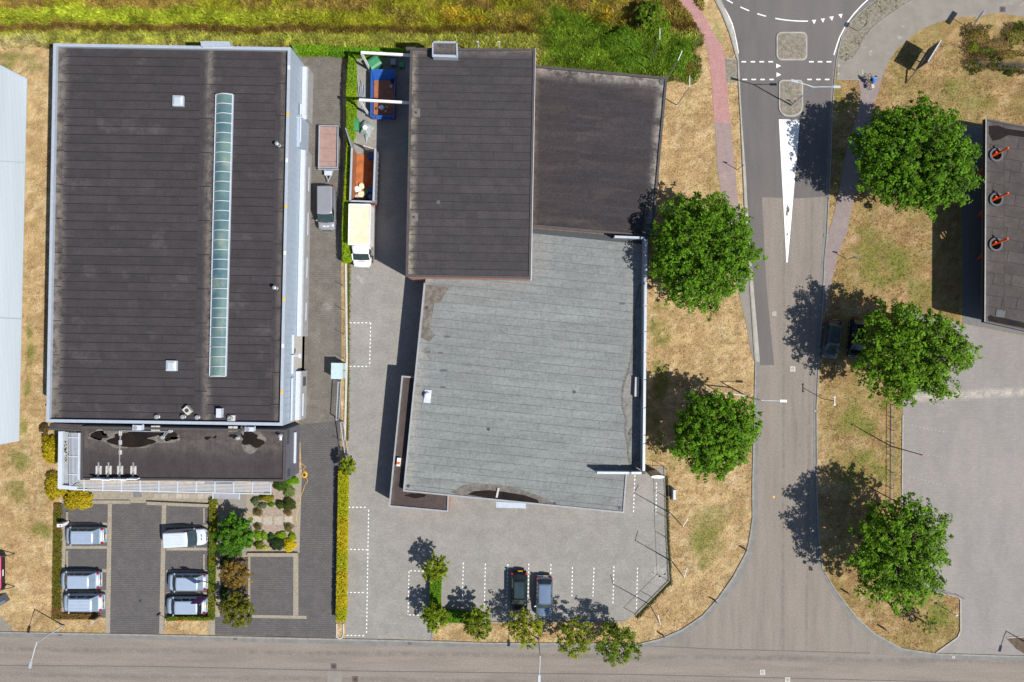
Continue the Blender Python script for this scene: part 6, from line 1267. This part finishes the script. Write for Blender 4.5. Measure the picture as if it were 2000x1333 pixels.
fence('dark wire fence along the right side and cut corner of the yard', [(1262,909),(1296,911),(1298,930),(1301,1050),(1305,1134),(1240,1199)], 1.9, 2.4, verts=2.4, wires=2, r=.03, wr=.012)
fence('low dark rail fence on the grass beside the right car park', [(1740,790),(1739.5,890),(1739,985)], .75, 1.5, wires=2, verts=50, r=.035, wr=.022)
for i, (bx_, by_) in enumerate(((1740, 872), (1740, 975))):
    x, y = P(bx_, by_); t = thing('dark_pole', ['tall dark pole with orange tip at the rail fence, upper one', 'tall dark pole with orange tip at the rail fence, lower one next to the tree'][i], 'pole', (x, y, 0), 0, 'dark poles by the right car park')
    MB().tube([(0, 0, 0), (0, 0, 6.5)], 1, 8, taper=[.07, .045]).build('pole', G['dark_steel'], t, True); MB().lathe((0, 0, 6.5), [(.09, 0), (.1, .12), (.03, .2)], 10).build('tip', G['orange'], t, True)
fence('low wire fence at the top edge of the dry island', [(1812,1150),(1874,1165)], .9, 1.8); fence('dark wire fence on the kerb between driveway and yard', [(671,512),(672,700)], 1.5, 2.5); fence('wire fence across the yard entrance kerb near the small tree', [(668,822),(668,900)], 1.6, 2.2, 'steel')
def gate(label, a_, b_, h):
    a_ = Vector(P(*a_)); b_ = Vector(P(*b_)); t = thing('steel_gate', label, 'gate', (*a_, 0), 0, 'gate leaves'); L = (b_ - a_).length
    for z in (.15, h): MB().bar((*a_, z), (*b_, z), .07, .07).build('rail', G['alu'], t)
    for p in (a_, b_): MB().bar((*p, .1), (*p, h + .06), .09, .09).build('frame_post', G['alu'], t)
    n = int(L / .16)
    for k in range(1, n): p = a_.lerp(b_, k / n); MB().bar((*p, .18), (*p, h - .03), .025, .025).build('bar', G['steel'], t)
gate('grey steel gate leaf with ladder-like shadow below the cyan cabinet', (666.5, 746), (662.5, 818), 1.5); gate('grey steel gate leaf swung into the yard above the small hedge tree', (671, 824), (680, 888), 1.5)
# ------------------------------------------------------------------ lamps, poles, signs
def lamp(name, label, base, h, arms, m='white_metal', group=None, r0=.07, heads=True):
    x, y = P(*base); t = thing(name, label, 'street lamp', (x, y, 0), 0, group)
    MB().tube([(0, 0, 0), (0, 0, h * .4), (0, 0, h)], 1, 8, taper=[r0 * 1.3, r0, r0 * .7]).build('pole', G[m], t, True); MB().lathe((0, 0, 0), [(.16, 0), (.16, .05), (.1, .08)], 10).build('base', G['dark_steel'], t, True)
    for dx, dy in arms:
        L = math.hypot(dx, dy); k = MB().tube([(0, 0, h - .1), (dx * .3, dy * .3, h + .05), (dx, dy, h + .15)], 1, 6, taper=[.05, .045, .035]).build('arm', G[m], t, True)
        u = Vector((dx, dy, 0)).normalized(); c = Vector((dx, dy, h + .14)) + u * .25; hd = MB().bar(c - u * .35, c + u * .35, .24, .1).build('lamp_head', G['alu'], t, True); MB().bar(c - u * .25 - Vector((0, 0, .06)), c + u * .25 - Vector((0, 0, .06)), .18, .02).build('lamp_glass', G['head_lamp'], hd, True)
    return t
lamp('street_lamp', 'double-armed street lamp on the narrow traffic island', (1545, 207), 6.4, [(-1.7, .45), (2.0, -.05)]); lamp('street_lamp', 'single-arm street lamp reaching over the side road from the left kerb', (1461, 776), 4.7, [(1.9, -.05)])
lamp('street_lamp', 'kinked street lamp at the bottom left over the road', (124, 1222), 4.9, [(-.45, -1.95)]); lamp('street_lamp', 'street lamp standing under the small trees, arm over the bottom road', (1052, 1248), 4.8, [(-.08, -1.95)]); lamp('street_lamp', 'street lamp just outside the right edge whose shadow falls on the car park entrance', (2036, 1273), 6.2, [(-.45, -1.7)])
def sign_post(label, base, h, w, hh, az, m, name='traffic_sign', T=False, cat='road sign', sh='disc', pm='steel'):
    x, y = P(*base); t = thing(name, label, cat, (x, y, 0), az); MB().tube([(0, 0, 0), (0, 0, h)], .035, 8).build('pole', G[pm], t, True)
    if T: MB().tube([(0, -w/2, h), (0, w/2, h)], .05, 8).build('cross_arm', G[m], t, True); [MB().lathe((0, s_ * w/2, h - .12), [(.06, 0), (.11, .1), (.05, .16)], 10).build('lantern', G[m], t, True) for s_ in (-1, 1)]
    elif sh == 'disc':
        n = 16; v_ = [(d_, w/2 * math.cos(2*PI*k/n), h - w/2 + w/2 * math.sin(2*PI*k/n)) for d_ in (.04, .07) for k in range(n)]; MB().add(v_, [tuple(range(n)), tuple(range(2*n-1, n-1, -1))] + [(k, (k+1)%n, n+(k+1)%n, n+k) for k in range(n)]).build('sign_plate', G[m], t, True)
    else: MB().box((.055, 0, h - hh/2), (.03, w, hh)).build('sign_plate', G[m], t, True)
    return t
sign_post('dark pole with a T-shaped white top on the right verge', (1606, 779), 3.3, .75, 0, 0, 'white', 'pole_lantern', True, 'street lamp', pm='dark_steel')
sign_post('small blue road sign on a dark post beside the footpath', (1654, 507), 2.3, .5, .5, 1.57, 'blue', pm='dark_steel'); sign_post('small road sign on a post by the kerb of the red cycle path', (1440, 332), 2.3, .45, .5, 1.57, 'steel', pm='dark_steel')
sign_post('tall direction sign with pale blue panel beside the grey path', (1887.5, 52), 2.9, 1.5, .8, 2.55, 'alu', sh='panel'); sign_post('dark triangular sign in the cobbled bed beside the roundabout exit', (1676, 62), 2.2, .6, .6, 2.6, 'dark_steel', sh='disc')
sign_post('tiny road sign on the dry grass right of the sapling island', (1849, 1191), 2.0, .35, .3, 2.0, 'white'); sign_post('thin warning sign with orange mark at the foot of the island lamp', (1548, 203), 1.1, .3, .4, 1.57, 'orange', sh='panel')
sign_post('slim grey post with small sign at the right end of the left hedge', (332, 1212), 2.0, .5, .3, 2.3, 'alu', sh='panel')
for i, (bx_, by_, dx, dy) in enumerate(((1310,1003,.5,.85),(1312,1096,.3,1.0),(1269,1181,-.25,1.0),(1268,120,0,1.1),(1301,158,.4,.95),(1322,206,.0,1.1))):
    lab = ['flagpole with white top arm by the yard fence, upper of three', 'flagpole with white top arm by the yard fence, middle of three', 'flagpole with white top arm beside the cut yard corner, lowest of three', 'thin flagpole in the green weeds, uppermost of three', 'thin flagpole at the corner of the green weeds, middle of three', 'thin flagpole on the straw beside the side wing, lowest of three'][i]
    x, y = P(bx_, by_); t = thing('flagpole', lab, 'flagpole', (x, y, 0), 0, 'flagpoles by the yard' if i < 3 else 'flagpoles by the weeds'); h = 6.2
    MB().tube([(0, 0, 0), (0, 0, h)], 1, 8, taper=[.06, .035]).build('pole', G['dark_steel' if i < 3 else 'steel'], t, True); MB().tube([(0, 0, h - .03), (dx, dy, h)], .035, 6).build('banner_arm', G['white'], t, True); MB().lathe((0, 0, 0), [(.15, 0), (.15, .04)], 10).build('base', G['conc'], t, True)
x, y = P(432, 1146); t = thing('banner_flagpole', 'grey flagpole carrying a limp purple banner over the silver car', 'flagpole', (x, y, 0)); MB().tube([(0, 0, 0), (0, 0, 6.0)], 1, 8, taper=[.07, .04]).build('pole', G['steel'], t, True)
fl = [( -.06 - u * .95, .05 * math.sin(u * 6 + v * 3) + .1 * u, 5.95 - v * 2.3 - u * .15) for v in np.linspace(0, 1, 7) for u in np.linspace(0, 1, 5)]; MB().add(fl, [(i * 5 + k, i * 5 + k + 1, i * 5 + k + 6, i * 5 + k + 5) for i in range(6) for k in range(4)]).build('banner', G['purple'], t, True, smooth=True)
for px, lab in ((934, 'white vent pole behind the brick block, left one'), (975, 'white vent pole behind the brick block, right one')):
    x, y = P(px, 90, 6.9); t = thing('vent_pole', lab, 'pole', (x, y, 0)); MB().tube([(0, 0, 0), (0, 0, 8.0)], .06, 8).build('pole', G['white_metal'], t, True); MB().tube([(-.12, 0, 8), (.12, 0, 8)], .05, 6).build('cap', G['white_metal'], t, True)
fx = ((1318,1239),);
for i, (px, py) in enumerate(((1454,1072),(1395,1172),(1294,1240),(1652,1156),(1724,1226),(1697,1076))):
    lab = ['short black bollard at the bend of the left verge, upper one', 'short black bollard on the left verge curve, middle one', 'short black bollard on the left verge near the small trees', 'short black bollard on the right verge curve, upper one', 'short black bollard on the right verge curve, lower one', 'short black bollard in the tree shade on the right verge'][i]
    x, y = P(px, py); t = thing('bollard', lab, 'bollard', (x, y, 0), 0, 'black bollards on the verges'); MB().lathe((0, 0, 0), [(.09, 0), (.085, .8), (.07, .92), (.03, .96)], 10).build('bollard_post', G['dark_steel'], t, True); MB().lathe((0, 0, .7), [(.092, 0), (.092, .08)], 10).build('reflector_band', G['white'], t, True)
# utility bench block, charging post, pylon
x, y = P(1317.5, 967, 1.0); t = thing('utility_cabinet', 'white curved-top utility cabinet on the dry grass beside the yard fence', 'cabinet', (x, y, 0)); n = 8
v_ = []
for z, s in ((0, .9), (.85, 1), (1.0, .92)):
    for k in range(n + 1): u = k / n * 2 - 1; v_.append((-.2 * s + .05, .55 * u * s, z))
    for k in range(n + 1): u = 1 - k / n * 2; v_.append((.22 * s - .08 * (1 - u * u), .55 * u * s, z))
m_ = 2 * n + 2; MB().add(v_, [(i * m_ + k, i * m_ + (k + 1) % m_, (i + 1) * m_ + (k + 1) % m_, (i + 1) * m_ + k) for i in range(2) for k in range(m_)] + [tuple(2 * m_ + k for k in range(m_))]).build('cabinet_body', G['white_metal'], t, True); MB().box((0, -.62, .1), (.4, .2, .2)).build('cabinet_foot', G['dark_steel'], t, True)
x, y = P(116, 1027, 1.3); t = thing('charging_post', 'white charging post on the hedge strip beside the topmost silver car', 'charging post', (x, y, 0)); MB().box((0, 0, .68), (.5, .32, 1.3)).build('post_body', G['white'], t, True); MB().box((.1, .0, 1.335), (.14, .18, .012)).build('display', G['black'], t, True); MB().box((0, 0, .02), (.6, .42, .04)).build('base', G['conc'], t, True)
x, y = P(1285, 932, 3.6); t = thing('advertising_pylon', 'tall grey lens-shaped advertising pylon with white top at the yard fence corner', 'pylon', (x, y, 0)); n = 20
el = lambda z: [(.68 * math.cos(2*PI*k/n), .16 * math.copysign(abs(math.sin(2*PI*k/n)) ** .8, math.sin(2*PI*k/n)), z) for k in range(n)]
v_, f_ = loft([el(0), el(3.55)], True); MB().add(v_, f_ + [tuple(n + k for k in range(n))]).build('pylon_body', G['steel'], t, True); v_, f_ = loft([el(3.553), el(3.62)], True); MB().add(v_, f_ + [tuple(n + k for k in range(n))]).build('pylon_cap', G['white'], t, True)
# billboard near the path
A_ = Vector(P(1808, 100)); B_ = Vector(P(1783, 141)); t = thing('billboard', 'weathered brown billboard on posts standing on the dry grass by the grey path', 'billboard', (*((A_ + B_) / 2), 0)); D_ = B_ - A_
MB().bar((*A_, 1.85), (*B_, 1.85), .08, 2.5).build('panel', G['brown_board'], t); MB().bar((*A_, 3.13), (*B_, 3.13), .12, .06).build('top_rail', G['alu'], t); MB().bar((*A_, .57), (*B_, .57), .12, .06).build('bottom_rail', G['alu'], t)
nrm_ = Vector((D_.y, -D_.x)).normalized() * .07
if nrm_.x > 0: nrm_ = -nrm_
for k in (.1, .5, .9): p = A_.lerp(B_, k) - nrm_ * 1.3; MB().bar((*p, 0), (*p, 3.1), .09, .09).build('post', G['brown_board'], t)
p = A_.lerp(B_, .97); q_ = A_.lerp(B_, 1.55); MB().bar((*p, 1.0), (q_.x, q_.y, .05), .12, .12).build('brace', G['brown_board'], t)
for k in (.45, .6, .75): p = A_.lerp(B_, k) + nrm_; p2 = A_.lerp(B_, k + .2) + nrm_; MB().bar((*p, 1.1 + k), (*p2, 1.6 - k * .4), .03, .12).build('torn_strip', G['conc'], t)
# black and pink shop board at the left edge
def word(txt, size, m, parent, loc, rot, nm='lettering', align='CENTER'):
    cu = bpy.data.curves.new(nm, 'FONT'); cu.body = txt; cu.size = size; cu.extrude = .006; cu.align_x = align; cu.align_y = 'CENTER'; cu.space_character = 1.05
    ob = bpy.data.objects.new(nm, cu); COL.objects.link(ob); dg = bpy.context.evaluated_depsgraph_get(); me = bpy.data.meshes.new_from_object(ob.evaluated_get(dg)); bpy.data.objects.remove(ob); me.materials.clear(); me.materials.append(m)
    o = link(nm, me, parent, True); o.location = loc; o.rotation_euler = rot; return o
x, y = P(13, 1114); t = thing('shop_board', 'black shop sign board with white letters and pink strip at the left edge', 'sign', (x, y, 0)); zb0 = .25
bd = MB().box((-.05, 0, zb0 + 1.35), (.1, 3.75, 2.7)).build('board', G['black'], t, True); MB().box((.006, 0, 1.1), (.012, 3.72, .28)).build('pink_strip', G['pink'], t, True)
rt_ = Matrix(((0, 0, 1), (1, 0, 0), (0, 1, 0))).to_euler()
word('SWISS SENSE', .42, G['white'], t, (.012, -.05, 1.62), rt_); word('OUTLET', .2, G['frame_white'], t, (.022, -.1, 1.1), rt_); MB().box((.006, -.1, .62), (.012, .7, .16)).build('small_plate', G['white'], t, True)
for s_ in (-1, 1): MB().bar((.9, s_ * 1.75, .05), (-.05, s_ * 1.75, 1.6), .08, .08).build('brace', G['dark_steel'], t, True); MB().box((-.05, s_ * 1.6, .15), (.12, .12, .3)).build('foot', G['dark_steel'], t, True)
x, y = P(16, 1165); t = thing('a_board', 'small leaning dark and blue sign panel below the black shop board', 'sign', (x, y, 0), .45); MB().bar((0, 0, .02), (-1.2, -.1, .9), .9, .05).build('panel', G['dark_steel'], t, True); MB().bar((-.3, -.3, .32), (-1.1, -.35, .85), .25, .06).build('blue_print', G['p_blue'], t, True); MB().bar((-1.2, .2, .85), (-1.4, .2, 0), .05, .05).build('leg', G['steel'], t, True)
x, y = P(193, 1209); t = thing('sloping_sign', 'small grey sign board on two posts at the lower end of the left hedge', 'sign', (x, y, 0), .75); MB().bar((-.5, 0, 1.0), (.5, 0, 1.0), .05, .8).build('panel', G['alu'], t, True); [MB().bar((s_ * .4, .04, 0), (s_ * .4, .04, 1.3), .06, .06).build('post', G['steel'], t, True) for s_ in (-1, 1)]
o = MB().box((0, 0, .28), (.24, .12, .2)).build('orange_box', G['orange']); o.location = (*P(356, 1208), .35); tag(o, 'small orange box lying on the low hedge below the silver car', 'box')
o = MB().bar((*P(1413, 768, 2.4), 2.4), (*P(1463, 774, 2.4), 2.4), .1, .12).build('blue_beam', G['cladding']); 
bpy.data.objects.remove(o)
x, y = P(1438, 771, 2.2); t = thing('blue_height_sign', 'long narrow blue sign rail on posts at the foot of the single-arm lamp', 'sign', (x, y, 0), math.radians(-6)); MB().box((0, 0, 2.1), (2.8, .08, .22)).build('rail', G['blue_pale'] if 'blue_pale' in G else G['cladding'], t, True); [MB().bar((s_, 0, 0), (s_, 0, 2.0), .08, .08).build('post', G['steel'], t, True) for s_ in (-1.3, 1.3)]
# tyre ring beside the sapling
x, y = P(1780, 1205, .5); t = thing('hoop_guard', 'black round hoop guard on a post beside the sapling', 'tree guard', (x, y, 0)); n = 20; mb = MB(); c_ = [(.33 * math.cos(2*PI*k/n), .42 * math.sin(2*PI*k/n), .75) for k in range(n + 1)]; mb.tube(c_, .07, 6, cap=False); mb.build('hoop', G['rubber'], t, True); MB().tube([(.25, -.25, 0), (.2, -.2, 1.2)], .05, 6).build('post', G['bark'], t, True); MB().tube([(-.3, .2, 0), (-.28, .2, .8)], .04, 6).build('post', G['bark'], t, True); MB().bar((-.3, .2, .75), (.2, -.2, .78), .03, .06).build('strap', G['rubber'], t, True)
# hose
t = thing('garden_hose', 'yellow garden hose with coil at the annex wall trailing through the garden', 'hose', (*P(595, 927), 0))
mb = MB(); coil = []
for k in range(90): a_ = 2*PI*k/18; r_ = .3 + .012 * (k % 18) / 18 - .03 * (k // 18); coil.append((r_ * math.cos(a_) + P(595,927)[0], r_ * 1.1 * math.sin(a_) + P(595,927)[1], .06 + .035 * (k / 18)))
mb.tube(coil, .025, 6); mb.build('coil', G['yellow_hose'], t); hp = [(595,921),(593,916),(597,912),(592,908),(590,905)]
def cr(pts, k=6):
    out = []; pts = [pts[0]] + pts + [pts[-1]]
    for i in range(1, len(pts) - 2):
        p0, p1, p2, p3 = (np.array(p, float) for p in pts[i-1:i+3])
        for j in range(k): u = j / k; out.append(tuple(.5 * ((2*p1) + (-p0+p2)*u + (2*p0-5*p1+4*p2-p3)*u*u + (-p0+3*p1-3*p2+p3)*u**3)))
    return out + [pts[-2]]
for seg in (hp, [(597,932),(601,938),(599,944),(595,949),(593,957),(589,966),(587,976),(585,986),(582,996),(580,1006),(579,1017),(582,1020),(579,1021),(572,1019),(560,1016),(545,1014.5),(520,1012),(495,1008),(475,1003),(450,996),(430,989)]):
    MB().tube([(*P(*p), .07) for p in cr(seg)], .022, 5).build('hose', G['yellow_hose'], t)
# ------------------------------------------------------------------ cyclist
bx_, by_ = P(1697, 162); AZ = math.radians(96)
bk = thing('bicycle', 'black city bicycle ridden by a person in blue on the footpath', 'bicycle', (bx_, by_, 0), AZ)
def wheel2(x):
    n = 28; c_ = [(x + .34 * math.cos(2*PI*k/n), 0, .36 + .34 * math.sin(2*PI*k/n)) for k in range(n + 1)]; o = MB().tube(c_, .022, 6, cap=False).build('wheel', G['rubber'], bk, True)
    mb = MB(); [mb.tube([(x, 0, .36), (x + .33 * math.cos(2*PI*k/12), 0, .36 + .33 * math.sin(2*PI*k/12))], .004, 3) for k in range(12)]; mb.build('spokes', G['steel'], o, True)
wheel2(.53); wheel2(-.53)
fr = MB(); [fr.tube([a_, b_], .02, 6) for a_, b_ in (((-.53,0,.36),(-.1,0,.32)),((-.1,0,.32),(.38,0,.72)),((-.1,0,.32),(-.25,0,.86)),((-.22,0,.75),(.36,0,.82)),((-.53,0,.36),(-.22,0,.75)),((.38,0,.7),(.34,0,.98)),((.38,0,.72),(.53,0,.36)))]; fr.build('frame', G['dark_steel'], bk, True)
MB().tube([(.28,-.3,1.02),(.36,-.15,1.04),(.36,.15,1.04),(.28,.3,1.02)], .016, 6).build('handlebar', G['dark_steel'], bk, True); MB().add([(-.4,-.1,.9),(-.4,.1,.9),(-.1,.03,.91),(-.1,-.03,.91),(-.38,-.08,.86),(-.38,.08,.86),(-.1,.02,.88),(-.1,-.02,.88)], [(0,3,2,1),(4,5,6,7),(0,1,5,4),(1,2,6,5),(2,3,7,6),(3,0,4,7)]).build('saddle', G['rubber'], bk, True)
MB().box((-.62,0,.78), (.42,.3,.1)).build('pannier', G['conc'], bk, True); MB().tube([(-.1,-.14,.32),(-.1,.14,.32)], .02, 6).build('pedals', G['dark_steel'], bk, True)
pv = {'pel': (-.22,0,.98,.14), 'wst': (-.16,0,1.14,.135), 'chs': (-.02,0,1.34,.16), 'nk0': (.06,0,1.5,.075), 'nk': (.09,0,1.56,.055), 'hd0': (.11,0,1.62,.08), 'hd1': (.12,0,1.72,.095), 'hd2': (.115,0,1.79,.06)}
vs_ = []; es_ = []; rd = []; idx = {}
for k, v in pv.items(): idx[k] = len(vs_); vs_.append(v[:3]); rd.append(v[3])
ch_ = ['pel','wst','chs','nk0','nk','hd0','hd1','hd2']; es_ += [(idx[a_], idx[b_]) for a_, b_ in zip(ch_[:-1], ch_[1:])]
def chain(root, pts):
    p = idx[root]
    for q in pts: vs_.append(q[:3]); rd.append(q[3]); es_.append((p, len(vs_) - 1)); p = len(vs_) - 1
    return p
for s_ in (-1, 1):
    chain('chs', [(.03,s_*.19,1.42,.07),(.12,s_*.27,1.24,.05),(.2,s_*.29,1.12,.042),(.27,s_*.27,1.06,.033),(.31,s_*.26,1.045,.035)])
    kz = .62 if s_ < 0 else .78; fz = .22 if s_ < 0 else .42
    chain('pel', [(-.2,s_*.1,.94,.105),(.05,s_*.11,(kz+.96)/2+.02,.085),(.2,s_*.11,kz+.05,.06),(.08,s_*.12,(kz+fz)/2,.055),(-.05,s_*.13,fz+.02,.04),(.0,s_*.13,fz-.04,.042),(.12,s_*.13,fz-.05,.03)])
me = bpy.data.meshes.new('person'); me.from_pydata(vs_, es_, []); po = bpy.data.objects.new('body', me); COL.objects.link(po)
sm_ = po.modifiers.new('s', 'SKIN'); sm_.use_smooth_shade = True
for i, r_ in enumerate(rd): me.skin_vertices[0].data[i].radius = (r_, r_); me.skin_vertices[0].data[i].use_root = i == 0
po.modifiers.new('u', 'SUBSURF').levels = 2; po.modifiers['u'].render_levels = 2
dg = bpy.context.evaluated_depsgraph_get(); pm_ = bpy.data.meshes.new_from_object(po.evaluated_get(dg)); bpy.data.objects.remove(po)
bm = bmesh.new(); bm.from_mesh(pm_)
for s_ in (-1, 1):                         # fingers and thumb closing round the grips, and face features, inside the same mesh
    for j in range(5):
        a_ = (.3 + .0 * j, s_ * (.225 + .018 * j), 1.05) if j < 4 else (.29, s_ * .235, 1.04)
        pts_ = [a_, (a_[0] + .035, a_[1], 1.055), (a_[0] + .045, a_[1], 1.03), (a_[0] + .025, a_[1], 1.005)] if j < 4 else [a_, (a_[0] + .0, a_[1] - s_ * .03, 1.02), (a_[0] + .03, a_[1] - s_ * .035, 1.0)]
        tmp = MB().tube(pts_, .009 - .0008 * j, 5); vv = [bm.verts.new(v) for v in tmp.v]
        for f in tmp.f:
            try: bm.faces.new([vv[i] for i in f])
            except ValueError: pass
for c_, r_ in (((.215,0,1.69), .018), ((.2,.033,1.715), .012), ((.2,-.033,1.715), .012), ((.2,0,1.645), .014), ((.115,.095,1.69), .02), ((.115,-.095,1.69), .02)):
    bmesh.ops.create_icosphere(bm, subdivisions=1, radius=r_, matrix=Matrix.Translation(c_))
bm.to_mesh(pm_); bm.free()
for m_ in ('skin', 'blue_cloth', 'black_cloth'): pm_.materials.append(G[m_])
pm_.materials.clear(); [pm_.materials.append(G[m_]) for m_ in ('skin', 'blue_cloth', 'black_cloth')]
for p in pm_.polygons:
    c_ = p.center; p.use_smooth = True
    p.material_index = 2 if (c_.z < 1.02 and c_.z > .58 and abs(c_.y) < .2 and c_.x < .3) or c_.z < .0 else 1 if (1.02 <= c_.z < 1.5 and c_.x < .12 and not (abs(c_.y) > .24 and c_.z < 1.2)) else 0
t = thing('person', 'cyclist in a blue shirt and black shorts riding along the footpath', 'person', (bx_, by_, 0), AZ); link('body', pm_, t, True)
hm = bmesh.new(); bmesh.ops.create_icosphere(hm, subdivisions=2, radius=.108, matrix=Matrix.Translation((.1, 0, 1.74)) @ Matrix.Diagonal((1, .9, .85, 1)))
for v in list(hm.verts):
    if v.co.x > .15 and v.co.z < 1.76 or v.co.z < 1.68: hm.verts.remove(v)
hme = bpy.data.meshes.new('hair'); hm.to_mesh(hme); hm.free(); hme.materials.append(G['hair']); link('hair', hme, t, True)
